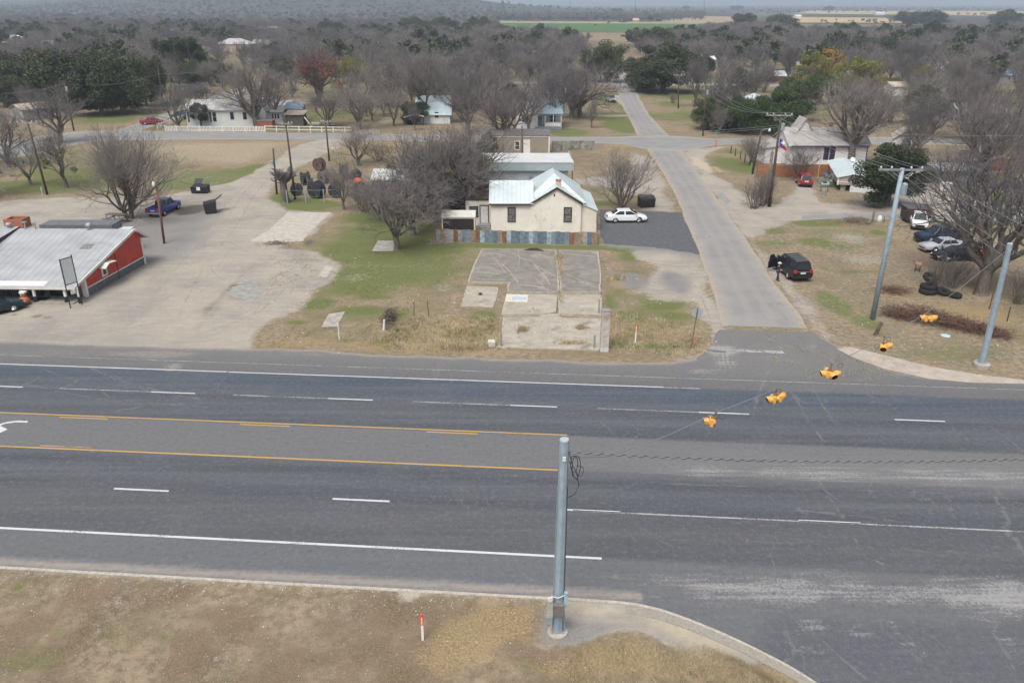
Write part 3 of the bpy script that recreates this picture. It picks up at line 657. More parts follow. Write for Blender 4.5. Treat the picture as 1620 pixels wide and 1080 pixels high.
road('east_lane',[(1262,349),(1330,345),(1420,347),(1520,350),(1700,358)],[(1262,341),(1330,337),(1420,337),(1520,340),(1700,346)],40,.008,ROADC,'grey lane behind the parked cars on the right',raw=.06)
# blobs and slabs on the ground
def sheet(name,pxs,z,mat,label,world=False,rag=.0,sub=1,kind='structure'):
    W=[Vector((*p,0)) if world else G(*p) for p in pxs]; out=[]
    for a,c in zip(W,W[1:]+W[:1]):
        k=max(1,int((c-a).length/.35)) if rag else 1
        for i in range(k):
            p=a.lerp(c,i/k)
            if rag: p=p+Vector((rnd.uniform(-rag,rag),rnd.uniform(-rag,rag),0))
            out.append(p)
    mb=MB(); mb.add([(p.x,p.y,z) for p in out],[tuple(range(len(out)))])
    o=mb.build(name,mat)
    if o.data.polygons[0].normal.z<0: o.data.flip_normals()
    return tag(o,label,kind=kind)
DRV=M('fresh_asphalt',(.085,.09,.097),.9,.2,3,dirt=(.17,.165,.155),dirtamt=.6)
sheet('asphalt_driveway',[(948,331),(1000,334),(1077,336),(1090,360),(1104,392),(1112,404),(1080,398),(1040,392),(985,388),(955,386),(950,370)],.004,DRV,'dark asphalt driveway beside the stucco house',rag=.16)
PATCH=M('old_asphalt',(.235,.238,.245),.9,.25,2.5,dirt=(.33,.3,.25),dirtamt=.7)
0 and sheet('asphalt_patch',[(960,432),(1012,431),(1016,442),(1008,455),(985,452),(968,440)],.005,PATCH,'worn grey asphalt patch right of the slab',rag=.3)
0 and sheet('asphalt_patch',[(1043,424),(1075,423),(1098,440),(1100,468),(1075,470),(1050,458)],.005,PATCH,'worn grey asphalt patch beside the side street',rag=.3)
APR=M('apron_concrete',(.40,.345,.29),.9,.12,1.2,dirt=(.3,.27,.24),dirtamt=.4)
sheet('concrete_apron',[(1323,552),(1345,549),(1400,562),(1470,580),(1545,592),(1625,602),(1900,618),(1900,626),(1625,607.5),(1540,606),(1470,600),(1400,584),(1350,566)],.03,APR,'pale concrete apron at the corner of the side street')
PAD=M('pale_pad',(.43,.395,.34),.9,.14,1.5,dirt=(.33,.29,.24),dirtamt=.7)
sheet('concrete_pad',[(455,336),(526,336),(508,350),(492,366),(478,382),(430,384),(395,382),(425,364)],.012,PAD,'pale cracked concrete pad at the edge of the gravel lot',rag=.15)
sheet('concrete_step',[(515,421),(528,422),(517,439),(502,438)],.03,PAD,'small pale concrete strip on the gravel')
sheet('concrete_step',[(520,497),(546,493),(533,517),(508,518)],.03,CONC,'small grey concrete slab in the dry grass')
sheet('well_slab',[(598,381),(628,381),(622,398),(588,398)],.04,CONC,'square grey concrete slab under the small bare tree')
PUD=M('puddle_water',(.30,.295,.26),.2,.2,1.5,dirt=(.36,.32,.26),dirtamt=.7,spec=.4)
sheet('puddle',[(358,464),(366,452),(378,450),(384,444),(402,444),(410,450),(414,461),(408,466),(404,472),(392,472),(384,475),(376,470),(366,471)],.012,PUD,'pale puddle in the middle of the gravel lot',rag=.28)
sheet('puddle',[(1137,307),(1143,304),(1150,312),(1156,320),(1150,322),(1142,316)],.006,PUD,'small bright puddle beside the street',rag=.12)

def trackmat():
    m,nt,b=newmat('dust_tracks'); t=NT(nt); b.inputs['Base Color'].default_value=(.34,.32,.29,1); b.inputs['Roughness'].default_value=.95
    tr=t.node('ShaderNodeBsdfTransparent'); mx=t.node('ShaderNodeMixShader'); pos=t.coord('World')
    n=t.noise(pos,4.5,6,.75); n2=t.noise(pos,.7,3,.6); ac=t.sep(t.attr('tk'))[0]
    e=t.ramp(t.math('ADD',t.math('ADD',t.math('MULTIPLY',ac,.62),n),t.math('MULTIPLY',t.math('SUBTRACT',n2,.5),1.1)),.95,1.35,0,.40)
    t.l.new(e,mx.inputs[0]); t.l.new(tr.outputs[0],mx.inputs[1]); t.l.new(b.outputs[0],mx.inputs[2])
    t.l.new(mx.outputs[0],nt.nodes['Material Output'].inputs['Surface']); return m
TM=trackmat(); TX=[];TY=[]
def track(pts,w,nm='dust_track',z=.009):
    W=[G(*p) for p in pts]; n=40; L=np.linspace(0,1,len(W)); tt=np.linspace(0,1,n)
    x=smooth1(np.interp(tt,L,[q.x for q in W]),9); y=smooth1(np.interp(tt,L,[q.y for q in W]),9); dx=np.gradient(x);dy=np.gradient(y); l=np.hypot(dx,dy); nx,ny=-dy/l,dx/l
    k=np.linspace(-1,1,5); XX=x[:,None]+nx[:,None]*k*w/2; YY=y[:,None]+ny[:,None]*k*w/2; A=np.zeros((n,5,4)); A[:,:,0]=(1-np.abs(k))[None,:]*np.minimum(1,np.minimum(tt,1-tt)*6)[:,None]
    TRK.append((XX,YY,A,z))
TRK=[]
def flush(nm,label):
    V=np.concatenate([np.stack([a,b_,np.full_like(a,z)],-1).reshape(-1,3) for a,b_,c_,z in TRK]); A=np.concatenate([c_.reshape(-1,4) for _,_,c_,_ in TRK]); i=np.arange(200).reshape(40,5); q=np.stack([i[:-1,:-1],i[:-1,1:],i[1:,1:],i[1:,:-1]],-1).reshape(-1,4); F=np.concatenate([q+200*k for k in range(len(TRK))])
    me=bpy.data.meshes.new(nm); me.from_pydata(V.tolist(),[],F.tolist()); a=me.attributes.new('tk','FLOAT_COLOR','POINT'); a.data.foreach_set('color',A.reshape(-1).astype(np.float32)); me.materials.append(TM); TRK.clear(); return tag(link(nm,me),label,kind='structure')
TR=[([(170,560),(230,560),(262,570),(280,582),(282,600)],.5),([(185,563),(236,566),(262,576),(270,592)],.4),([(300,556),(296,570),(284,590),(270,612)],.5),([(312,562),(322,575),(318,590)],.35),([(225,640),(190,650),(140,660)],.4),([(250,632),(215,645),(170,652)],.35),
 ([(40,575),(120,600),(200,640)],.5),([(60,560),(160,585),(260,630),(330,650)],.45),([(330,560),(250,600),(150,650)],.4),([(0,600),(150,630),(400,650)],.6),([(420,640),(300,630),(180,600),(100,560)],.5),([(0,562),(200,562),(420,566)],.5),([(0,548),(140,548),(300,552)],.7),
 ([(1200,530),(1190,560),(1150,590),(1050,600)],.8),([(1230,530),(1225,570),(1200,620),(1180,700)],.9),([(1255,530),(1265,580),(1300,640),(1360,720)],.8),([(1205,535),(1235,590),(1270,650),(1330,740)],.7),([(1180,545),(1120,570),(1030,585)],.6),([(1250,545),(1290,580),(1370,600)],.8),([(1265,540),(1320,570),(1420,590)],.6),([(1245,552),(1255,556),(1266,564)],.2),
 ([(900,700),(1100,720),(1300,740),(1620,760)],.5),([(920,745),(1200,752),(1620,762)],.6),([(930,760),(1200,770),(1620,784)],.4),([(1180,800),(1350,815),(1620,850)],.5),([(1250,855),(1340,870),(1420,900)],.5),([(1100,850),(1300,862),(1620,880)],.6),
 ([(1225,700),(1290,750),(1340,830),(1380,900)],.6),([(1150,690),(1220,740),(1300,800)],.5),([(1290,1000),(1330,1040),(1390,1090)],.35),([(1380,960),(1400,1000),(1450,1040),(1520,1080)],.5),([(1430,975),(1480,1010),(1530,1060)],.4),([(1560,985),(1590,1030),(1615,1080)],.7),([(1500,975),(1580,984),(1640,988)],.6),([(1240,1010),(1300,1035),(1310,1020)],.35),
 ([(700,720),(800,735),(900,740)],.4),([(430,690),(600,700),(760,712)],.4),([(880,905),(1000,915),(1200,940),(1340,960)],1.1),([(900,930),(1050,945),(1180,960),(1300,975)],.7)]
for p_,w_ in TR: track(p_,w_*1.25)
flush('tyre_tracks','dusty pale tyre tracks swept across the highway')
# ruts in the gravel lot
RM=M('gravel_ruts',(.27,.245,.21),.95,.25,3)
def rutmat():
    m,nt,b=newmat('gravel_ruts_worn'); t=NT(nt); pos=t.coord('World'); n=t.noise(pos,3.5,6,.75); n2=t.noise(pos,.5,3,.6); ac=t.sep(t.attr('tk'))[0]
    t.l.new(t.mix(t.ramp(n2,.4,.6),(.24,.215,.19),(.45,.41,.35)),b.inputs['Base Color']); b.inputs['Roughness'].default_value=.95
    tr=t.node('ShaderNodeBsdfTransparent'); mx=t.node('ShaderNodeMixShader')
    e=t.ramp(t.math('ADD',t.math('ADD',t.math('MULTIPLY',ac,.5),n),t.math('MULTIPLY',t.math('SUBTRACT',n2,.5),.8)),.85,1.2,0,.5)
    t.l.new(e,mx.inputs[0]); t.l.new(tr.outputs[0],mx.inputs[1]); t.l.new(b.outputs[0],mx.inputs[2]); t.l.new(mx.outputs[0],nt.nodes['Material Output'].inputs['Surface']); return m
TM=rutmat()
for p_,w_ in [([(480,235),(420,270),(380,310),(360,350),(300,400),(240,470),(200,530)],.6),([(495,235),(435,272),(398,312),(380,352),(330,410),(290,480),(270,540)],.6),([(470,240),(400,280),(350,330),(320,380),(330,430),(400,470),(420,500)],.5),([(300,350),(360,380),(430,420),(470,450),(440,490)],.5),([(60,350),(100,330),(200,322),(330,318),(400,300)],.6),([(20,340),(100,322),(220,314),(340,306)],.5),([(0,325),(90,330),(110,345)],.4),
   ([(0,520),(120,505),(250,480),(340,430),(380,370)],.7),([(0,505),(120,490),(220,455),(300,400)],.6),([(160,540),(260,520),(380,500),(440,460)],.6),([(60,540),(200,520),(300,500)],.8),([(430,340),(420,400),(380,440),(330,450),(300,480)],.5),([(450,420),(400,500),(300,535)],.6),([(500,400),(460,450),(380,520)],.5),
   ([(1150,335),(1200,338),(1300,338),(1420,342),(1600,346)],.5),([(1170,350),(1230,345),(1330,343)],.5),([(1130,290),(1190,330),(1250,325),(1272,300)],.5),([(1150,290),(1210,322),(1262,300)],.5),([(1140,330),(1100,290),(1090,250)],.4),([(1230,322),(1280,300),(1268,296)],.4),([(1010,300),(1050,320),(1070,335)],.4),([(1080,420),(1110,470),(1130,520)],.5),([(1100,410),(1125,460),(1138,505)],.5),([(1205,390),(1240,440),(1280,500),(1340,545)],.45),([(1198,400),(1232,450),(1270,505),(1320,550)],.4)]: track(p_,w_,'wheel_rut',.0035)

flush('wheel_ruts','worn wheel ruts in the gravel lots and lanes')
# ------------------------------------------------------------------ tree kinds
BARK=M('bark',(.14,.12,.10),.95,.35,3,bump=.4,rand=.18,stretch=(3,3,.7))
TWIG=M('twigs',(.185,.168,.158),.95,.3,.9,rand=.34)
TWIGP=M('twigs_far',(.185,.168,.16),.95,.3,.5,rand=.25)
def leafmat(name,c1,c2,c3=None,rand=.18):
    m,nt,b=newmat(name); t=NT(nt); pos=t.coord('Object')
    n=t.noise(pos,.8,4,.6); n2=t.noise(pos,4,3,.7)
    c=t.mix(t.ramp(n,.35,.65),c1,c2)
    c=t.mix(t.ramp(n2,.45,.7,0,.6),c,c3 or tuple(v*1.5 for v in c2))
    oi=t.node('ShaderNodeObjectInfo').outputs['Random']
    c=t.mix(1.0,c,t.mix(oi,(1-rand,1-rand,1-rand,1),(1+rand*1.2,1+rand,1+rand*.6,1)),'MULTIPLY')
    t.l.new(c,b.inputs['Base Color']); b.inputs['Roughness'].default_value=.65; b.inputs['Specular IOR Level'].default_value=.25
    return m
OAK=leafmat('oak_leaves',(.040,.052,.026),(.075,.088,.046)); CEDAR=leafmat('cedar_leaves',(.028,.042,.02),(.052,.066,.03))
LIME=leafmat('yellow_green_leaves',(.115,.125,.035),(.20,.19,.05)); BRIGHT=leafmat('bright_green_leaves',(.040,.068,.024),(.07,.108,.036))
OCHRE=leafmat('ochre_leaves',(.26,.15,.045),(.34,.22,.06)); REDL=leafmat('red_leaves',(.20,.045,.03),(.30,.09,.05)); DRYL=leafmat('dry_brown_leaves',(.10,.06,.04),(.16,.10,.065))
MISTLE=leafmat('mistletoe_leaves',(.11,.12,.03),(.19,.19,.05))

def segs_mesh(segs,sides):
    """segs: array (n,8) p0 p1 r0 r1 -> verts, quads"""
    S=np.array(segs); p0=S[:,0:3];p1=S[:,3:6];d=p1-p0;L=np.linalg.norm(d,axis=1,keepdims=True)+1e-9;d=d/L
    ref=np.where(np.abs(d[:,2:3])<.9,np.array([[0,0,1.]]),np.array([[1.,0,0]]))
    a=np.cross(d,ref);a/=np.linalg.norm(a,axis=1,keepdims=True);b=np.cross(d,a)
    th=np.arange(sides)*2*np.pi/sides
    ring=a[:,None,:]*np.cos(th)[None,:,None]+b[:,None,:]*np.sin(th)[None,:,None]
    v0=p0[:,None,:]+ring*S[:,6][:,None,None]; v1=p1[:,None,:]+ring*S[:,7][:,None,None]
    V=np.concatenate([v0,v1],1).reshape(-1,3); n=len(S); base=(np.arange(n)*2*sides)[:,None]
    k=np.arange(sides);k2=(k+1)%sides
    F=np.stack([base+k,base+k2,base+sides+k2,base+sides+k],-1).reshape(-1,4)
    return V,F
def np_mesh(name,parts,mats):
    """parts: list of (V,F,matindex)"""
    V=np.concatenate([p[0] for p in parts]); off=0; Fs=[];Ms=[]
    for v,f,mi in parts: Fs.append(f+off); Ms.append(np.full(len(f),mi,np.int32)); off+=len(v)
    F=np.concatenate(Fs);Mi=np.concatenate(Ms)
    me=bpy.data.meshes.new(name); me.vertices.add(len(V)); me.vertices.foreach_set('co',V.reshape(-1).astype(np.float32))
    me.loops.add(len(F)*4); me.loops.foreach_set('vertex_index',F.reshape(-1).astype(np.int32))
    me.polygons.add(len(F)); me.polygons.foreach_set('loop_start',np.arange(0,len(F)*4,4,dtype=np.int32)); me.polygons.foreach_set('loop_total',np.full(len(F),4,dtype=np.int32))
    for m in mats: me.materials.append(m)
    me.polygons.foreach_set('material_index',Mi); me.update(calc_edges=True); return me
def rotv(d,ang,az):
    a=d.orthogonal().normalized(); a.rotate(Matrix.Rotation(az,3,d)); q=d.copy(); q.rotate(Matrix.Rotation(ang,3,a)); return q
def grow_tree(seed,H=9.0,spread=1.0,tr=.22,limbs=5,depth=5,bole=.22,wander=.22,up=.10,droop=0.0,kids=4,twigr=.009,multi=1,lean=0.0):
    r=random.Random(seed); thick=[];thin=[];tips=[]
    def grow(p,d,L,rad,lv):
        ns=4 if lv<=1 else (3 if lv<=3 else 2)
        r1=rad*.62 if lv<depth else rad*.5; pts=[p]; 
        for i in range(ns):
            d=(d+Vector((r.uniform(-1,1),r.uniform(-1,1),r.uniform(-1,1)))*wander+Vector((0,0,up if lv<=3 else up-droop))).normalized()
            q=p+d*(L/ns); ra=rad+(r1-rad)*i/ns; rb=rad+(r1-rad)*(i+1)/ns
            (thick if lv<=2 else thin).append((*p,*q,ra,rb)); p=q; pts.append((q.copy(),d.copy(),rb))
            if lv<depth and i>=1-(lv>2):
                nk=1 if lv<3 else (1 if r.random()<.9 else 0)
                for _ in range(nk):
                    grow(p,rotv(d,R(r.uniform(32,62)),r.uniform(0,6.283)),L*r.uniform(.5,.72),rb*r.uniform(.5,.68),lv+1)
        if lv<depth:
            for _ in range(2 if lv else 0):
                grow(p,rotv(d,R(r.uniform(12,34)),r.uniform(0,6.283)),L*r.uniform(.62,.8),r1*.82,lv+1)
        else: tips.append((p,d))
    for mI in range(multi):
        base=Vector((r.uniform(-.3,.3),r.uniform(-.3,.3),-.1))*(1 if multi>1 else .0)+Vector((0,0,-.1))
        d0=Vector((lean+r.uniform(-.08,.08),r.uniform(-.08,.08),1))
        if multi>1: az=6.283*mI/multi+r.uniform(-.4,.4); d0=Vector((math.cos(az)*.35,math.sin(az)*.35,1))
        d0.normalize(); top=base+d0*H*bole; mid=base.lerp(top,.5)+Vector((r.uniform(-.1,.1),r.uniform(-.1,.1),0))
        t0=tr/(multi**.5)
        thick.append((*base,*(base+(mid-base)*.25),t0*1.45,t0*1.08)); thick.append((*(base+(mid-base)*.25),*mid,t0*1.08,t0*.98)); thick.append((*mid,*top,t0*.98,t0*.9))
        for k in range(limbs):
            az=6.283*(k+r.uniform(-.3,.3))/limbs; tilt=R(r.uniform(22,50))*spread if k else R(8)
            d=Vector((math.sin(tilt)*math.cos(az),math.sin(tilt)*math.sin(az),math.cos(tilt)))
            grow(top-Vector((0,0,r.uniform(0,.25)*H*bole)),(d+d0*.15).normalized(),H*(1-bole)*r.uniform(.40,.50),t0*r.uniform(.5,.68),1)
    thin=np.array(thin).reshape(-1,8); thin[:,6:]=np.maximum(thin[:,6:],twigr)
    # normalise height
    th=np.array(thick); zmax=max(thin[:,5].max() if len(thin) else 0,th[:,5].max(),.1); s=H/zmax
    th[:,:6]*=s; thin[:,:6]*=s
    return th,thin,[(p*s,d) for p,d in tips]
def leaf_quads(centers,size,seed,flat=.0):
    rg=np.random.RandomState(seed); n=len(centers); C=np.array(centers)
    u=rg.normal(size=(n,3)); u/=np.linalg.norm(u,axis=1,keepdims=True); w=rg.normal(size=(n,3)); w[:,2]*=(1+flat); v=np.cross(u,w); v/=np.linalg.norm(v,axis=1,keepdims=True)
    s=(size*(.55+rg.rand(n)*.9))[:,None]
    V=np.stack([C-u*s-v*s*.55,C+u*s-v*s*.35,C+u*s*.8+v*s*.6,C-u*s*.7+v*s*.5],1).reshape(-1,3)
    F=np.arange(n*4).reshape(n,4); return V,F
BARE_KINDS=[]; 
def bare_kind(seed,twig=TWIG,**kw):
    th,tn,tips=grow_tree(seed,**kw); print('KIND',seed,len(th),len(tn))
    a=np_mesh('trunk',[(*segs_mesh(th,7),0)],[BARK]); b=np_mesh('crown',[(*segs_mesh(tn,3),0)],[twig])
    return dict(trunk=a,crown=b,H=kw.get('H',9.0),tips=tips,th=th,tn=tn,R=float(np.percentile(np.hypot(tn[:,3],tn[:,4]),95)))
for sd,kw in [(1,dict(H=9,spread=1.15,limbs=5,depth=5,bole=.2)),(2,dict(H=9,spread=.9,limbs=5,depth=5,bole=.25)),(3,dict(H=9,spread=1.3,limbs=6,depth=5,bole=.16,up=.06)),
              (4,dict(H=9,spread=.75,limbs=5,depth=5,bole=.22,up=.16)),(5,dict(H=9,spread=1.2,limbs=5,depth=5,bole=.2,wander=.3)),(6,dict(H=9,spread=1.05,limbs=4,depth=5,bole=.12,multi=3,tr=.24))]:
    BARE_KINDS.append(bare_kind(sd,twigr=.010,**kw))
SHRUB=bare_kind(21,H=3.0,spread=1.2,limbs=5,depth=3,bole=.05,multi=4,tr=.09,twigr=.008)
def green_crown(seed,rx=4.5,rz=3.2,zc=4.6,lobes=26,per=230,leaf=.2,core=.55,low=-.55):
    rg=np.random.RandomState(seed); C=[]
    for i in range(lobes):
        u=rg.normal(size=3); u/=np.linalg.norm(u); u[2]=max(u[2],low)
        f=rg.uniform(core,.92); c=np.array([u[0]*rx*f,u[1]*rx*f,zc+u[2]*rz*f]); lr=rg.uniform(.22,.36)*rx
        q=rg.normal(size=(per,3)); q/=np.linalg.norm(q,axis=1,keepdims=True); q*=(rg.rand(per,1)**.4)*lr; q[:,2]*=.7
        # feathery spray at the lobe's outer side
        C.append(c+q)
    C=np.concatenate(C); C=C[C[:,2]>.5]
    return C
def green_kind(seed,mat,H=8.0,trunk=True,name='crown',leaf=.2,**kw):
    C=green_crown(seed,leaf=leaf,**kw)
    th,tn,_=grow_tree(seed+50,H=H*.82,spread=1.35,limbs=5,depth=2,bole=.2,tr=.28,twigr=.03)
    a=np_mesh('trunk',[(*segs_mesh(np.concatenate([th,tn]),6),0)],[BARK]); b=np_mesh(name,[(*leaf_quads(C,leaf,seed),0)],[mat])
    return dict(trunk=a,crown=b,H=float(C[:,2].max()),R=float(np.percentile(np.hypot(C[:,0],C[:,1]),97)))
OAKS=[green_kind(s,OAK,lobes=46,per=640,leaf=.09,low=-.9,zc=3.9,rz=3.6,core=.45) for s in (61,62,63)]
CEDARS=[green_kind(s,CEDAR,rx=3.4,rz=3.8,zc=3.9,lobes=44,per=620,leaf=.085,core=.4,low=-.95) for s in (71,)]
LIMES=[green_kind(s,LIME,rx=4.0,rz=3.8,zc=4.6,lobes=34,per=520,leaf=.085) for s in (81,)]
BRIGHTS=[green_kind(s,BRIGHT,rx=4.0,rz=3.5,zc=4.2,lobes=30,per=620,leaf=.09) for s in (91,)]
OCHRES=[green_kind(s,OCHRE,rx=3.5,rz=3.5,zc=5,lobes=20,per=120,leaf=.14) for s in (95,)]
used_labels={}
def plant(name,kind,x,y,H,rz=None,label='',cat='tree',group=None,sx=1.0,parts=True,z=0.0,crown_mat=None,extra=None):
    s=H/kind['H']; o=thing(name,label,cat,(x,y,z),rnd.uniform(0,6.28) if rz is None else rz,group)
    o.scale=(s*sx,s*sx,s)
    if parts:
        link('trunk',kind['trunk'],o); c=link('crown',kind['crown'],o)
        if crown_mat:
            c.material_slots[0].link='OBJECT'; c.material_slots[0].material=crown_mat
    return o
def clumps(parent,kind,n,mat,name='mistletoe_clump',size=.38,seed=0,per=90,leaf=.09):
    r=random.Random(seed)
    for i in range(n):
        p,d=r.choice(kind['tips']); rg=np.random.RandomState(seed*31+i); q=rg.normal(size=(per,3)); q/=np.linalg.norm(q,axis=1,keepdims=True); q*=rg.rand(per,1)**.4*size*r.uniform(.6,1.2)
        me=np_mesh(name,[(*leaf_quads(np.array(p*.82)+q,leaf,seed+i),0)],[mat]); link(name,me,parent)['kind']='stuff'
def hgt(px,pyb,pyt): g=G(px,pyb); return AY(px,pyt,g.y).z
def tree_px(kind,px,pyb,pyt,label,width=None,name='bare_tree',group=None,**kw):
    g=G(px,pyb); H=hgt(px,pyb,pyt); s=H/kind['H']; sx=1.0
    if width: sx=(width*MPP(px,pyb)/2)/(kind['R']*s)
    return plant(name,kind,g.x,g.y,H,label=label,group=group,sx=sx,**kw)
B=BARE_KINDS
EX=[]     # exclusion circles for scattered trees
def ex(px,py,r): g=G(px,py); EX.append((g.x,g.y,r))
# --- trees one can point to; nearest ones have crowns of their own
KL=bare_kind(101,H=11,spread=1.3,limbs=6,depth=5,bole=.13,multi=3,tr=.42,twigr=.008,wander=.26)
tree_px(KL,205,346,184,'big spreading bare tree beside the picnic table and the blue pickup',width=165)
KR=bare_kind(104,H=15,spread=1.2,limbs=9,depth=5,bole=.2,tr=.62,twigr=.010,wander=.3,up=.05)
t_=tree_px(KR,1552,465,222,'huge bare tree with thick forked trunk right of the tyres',width=275)
KS=bare_kind(107,H=6,spread=1.3,limbs=6,depth=5,bole=.22,tr=.17,twigr=.008,droop=.12)
tree_px(KS,628,395,268,'small bare tree growing through the square concrete slab',width=150)
tree_px(KS,655,372,255,'bare tree with drooping twigs behind the square concrete slab',width=140)
KM=bare_kind(111,H=10,spread=1.15,limbs=9,depth=5,bole=.1,tr=.4,twigr=.009,multi=2)
t_=tree_px(KM,715,338,176,'dense bare tree full of mistletoe left of the stucco house',width=215)
clumps(t_,KM,16,MISTLE,seed=3,size=.5)
t_=tree_px(B[2],665,325,200,'bare tree with mistletoe clumps beside the grey shed roof',width=130); clumps(t_,B[2],7,MISTLE,seed=9)
tree_px(OAKS[0],738,322,212,'dark evergreen tree behind the mistletoe tree',width=80,name='evergreen_tree'); tree_px(OAKS[2],690,318,235,'second dark evergreen inside the mistletoe tree',width=70,name='evergreen_tree')
tree_px(B[4],600,350,262,'leaning bare tree left of the square concrete slab',width=110); tree_px(B[0],690,352,268,'bare tree between the slab tree and the garden shed',width=110)
tree_px(OAKS[1],772,250,208,'small dark green tree at the left end of the tan mobile home',width=36,name='evergreen_tree')
K9=bare_kind(115,H=7.5,spread=1.3,limbs=5,depth=4,bole=.08,multi=4,tr=.2,twigr=.008)
tree_px(K9,983,332,228,'bare multi stemmed tree behind the white sedan',width=112)
tree_px(B[4],545,332,235,'thin bare tree in front of the cable reels',width=70)
tree_px(SHRUB,577,335,285,'round leafless bush right of the thin bare tree',width=70,name='bare_bush')
tree_px(SHRUB,610,330,275,'leafless bush beside the grey shed wall',width=70,name='bare_bush')
tree_px(B[0],568,262,190,'bare tree behind the cable reels',width=90)
tree_px(SHRUB,535,300,262,'thorny bare bush among the cable reels',width=60,name='bare_bush')
tree_px(SHRUB,600,255,222,'orange brown leafy bush beyond the cable reels',width=60,name='bare_bush',crown_mat=OCHRE)
KP=bare_kind(119,H=5,spread=1.0,limbs=7,depth=4,bole=.62,tr=.3,twigr=.007)
tree_px(KP,453,320,262,'pollarded tree with a pale trunk between two poles',width=44,name='pollarded_tree')
t_=tree_px(B[1],106,297,186,'bare tree with leaning trunk and mistletoe in the left meadow',width=95); clumps(t_,B[1],6,MISTLE,seed=14)
t_=tree_px(B[4],49,293,205,'bare tree behind the leaning utility pole at far left',width=90); clumps(t_,B[4],4,MISTLE,seed=15)
tree_px(B[0],-15,312,235,'bare tree cut by the left edge of the photo',width=120)
tree_px(B[2],15,265,150,'wide bare tree beyond the far left road',width=130)
tree_px(B[3],95,226,130,'pale bare tree beside the road at upper left',width=115)
tree_px(B[0],284,207,122,'bare tree at the left end of the picket fence',width=95)
tree_px(B[5],318,165,125,'low bare tree behind the left end of the farmhouse',width=70)
KF=bare_kind(123,H=13,spread=1.0,limbs=8,depth=5,bole=.2,tr=.4,twigr=.009,up=.1)
tree_px(KF,407,202,86,'tall bare tree growing in front of the farmhouse roof',width=125)
tree_px(B[3],436,195,98,'slender bare tree right of the tall farmhouse tree',width=70)
t_=tree_px(KF,505,168,60,'bare tree with red leaves in its upper crown',width=120)
clumps(t_,KF,34,REDL,name='red_leaf_spray',size=1.1,seed=22,per=60,leaf=.10)
tree_px(B[2],521,200,128,'bare tree in the yard behind the picnic things',width=90)
tree_px(B[0],568,205,120,'bare tree at the end of the rail fence',width=120)
tree_px(OAKS[2],552,150,88,'olive green tree right of the red leaved tree',width=60,name='evergreen_tree',crown_mat=LIME)
mg=tree_px(BRIGHTS[0],319,200,163,'small round dark magnolia in front of the farmhouse',width=34,name='magnolia_tree',crown_mat=OAK)
KT=[bare_kind(130+i,H=12,spread=.8,limbs=8,depth=5,bole=.2,tr=.3,twigr=.009,up=.13) for i in range(2)]
for (px,pb,pt,wd,lb) in [(672,192,72,120,'tall bare tree in front of the blue roofed house'),(683,186,85,95,'second bare tree in front of the blue roofed house'),(742,212,88,115,'tall bare tree left of the small firs'),
    (798,243,112,120,'bare tree growing through the view of the tan mobile home'),(905,188,95,110,'bare tree standing by the white pickup'),(878,200,105,80,'bare tree right of the porch house'),(835,210,120,90,'bare tree in front of the porch house'),
    (770,165,80,120,'tall bare tree behind the yellow grass yard'),(720,150,70,120,'tall bare tree behind the blue roofed house'),(620,170,75,110,'tall bare tree at the dirt track')]:
    tree_px(KT[rnd.randrange(2)],px,pb,pt,lb,width=wd)
KX=bare_kind(141,H=10,spread=1.35,limbs=8,depth=5,bole=.2,tr=.38,twigr=.010,up=.04,wander=.3)
tree_px(KX,917,186,78,'broad bare tree overhanging the side street',width=130)
tree_px(B[3],936,203,148,'narrow brown shrub tree on the green corner lawn',width=30)
tree_px(SHRUB,1065,163,145,'pair of little bare shrubs by the far pole',width=22,name='bare_bush')
tree_px(OAKS[0],958,130,62,'dark live oak left of the side street far end',width=78,name='live_oak')
tree_px(OAKS[1],1047,146,66,'great dark live oak right of the side street',width=125,name='live_oak')
tree_px(OAKS[2],1012,140,88,'dark live oak limb mass close to the street',width=60,name='live_oak')
tree_px(OAKS[1],1035,84,42,'round live oak standing beyond the others',width=66,name='live_oak')
for i,(px,pb,pt,wd,k) in enumerate([(1120,205,150,60,0),(1150,208,158,70,1),(1185,212,150,70,2),(1230,212,135,80,1),(1255,190,130,70,2)]):
    tree_px(OAKS[k],px,pb,pt,['dark hedge tree nearest the side street','second dark tree in the row east of the street','third dark tree in the row, by the blue gable','dark green tree behind the crossarm pole','dark green tree left of the grey roofed house'][i],width=wd,name='evergreen_tree',crown_mat=BRIGHT if i in(2,3) else None)
tree_px(BRIGHTS[0],1258,175,122,'bright green bushy tree behind the grey roofed house',width=70,name='evergreen_tree')
tree_px(BRIGHTS[0],1295,165,118,'bright green tree left of the bare crown',width=60,name='evergreen_tree')
tree_px(LIMES[0],1282,150,82,'yellow green tree left of the ochre tree',width=64,name='yellowing_tree')
tree_px(OCHRES[0],1306,140,76,'ochre leaved tree in the middle of the green clump',width=46,name='yellowing_tree')
tree_px(LIMES[0],1348,160,88,'large yellow green tree right of the ochre tree',width=80,name='yellowing_tree')
tree_px(OAKS[0],1300,115,74,'olive tree behind the ochre tree',width=70,name='evergreen_tree',crown_mat=LIME)
tree_px(OAKS[2],1380,98,56,'spreading dark oak in the middle of the right wood',width=78,name='live_oak')
tree_px(OAKS[1],1470,75,32,'tall dark oak beyond the long roof',width=50,name='live_oak')
KH=bare_kind(151,H=11,spread=1.05,limbs=9,depth=5,bole=.28,tr=.42,twigr=.010)
tree_px(KH,1344,262,118,'big bare tree against the grey roofed house wall',width=130)
tree_px(K9,1262,286,222,'bare crepe myrtle in front of the wooden fence',width=70)
tree_px(K9,1190,262,205,'bare shrubby tree by the corner wire fence',width=60)
tree_px(SHRUB,1192,330,280,'little bare bush beside the leaning pole',width=50,name='bare_bush')
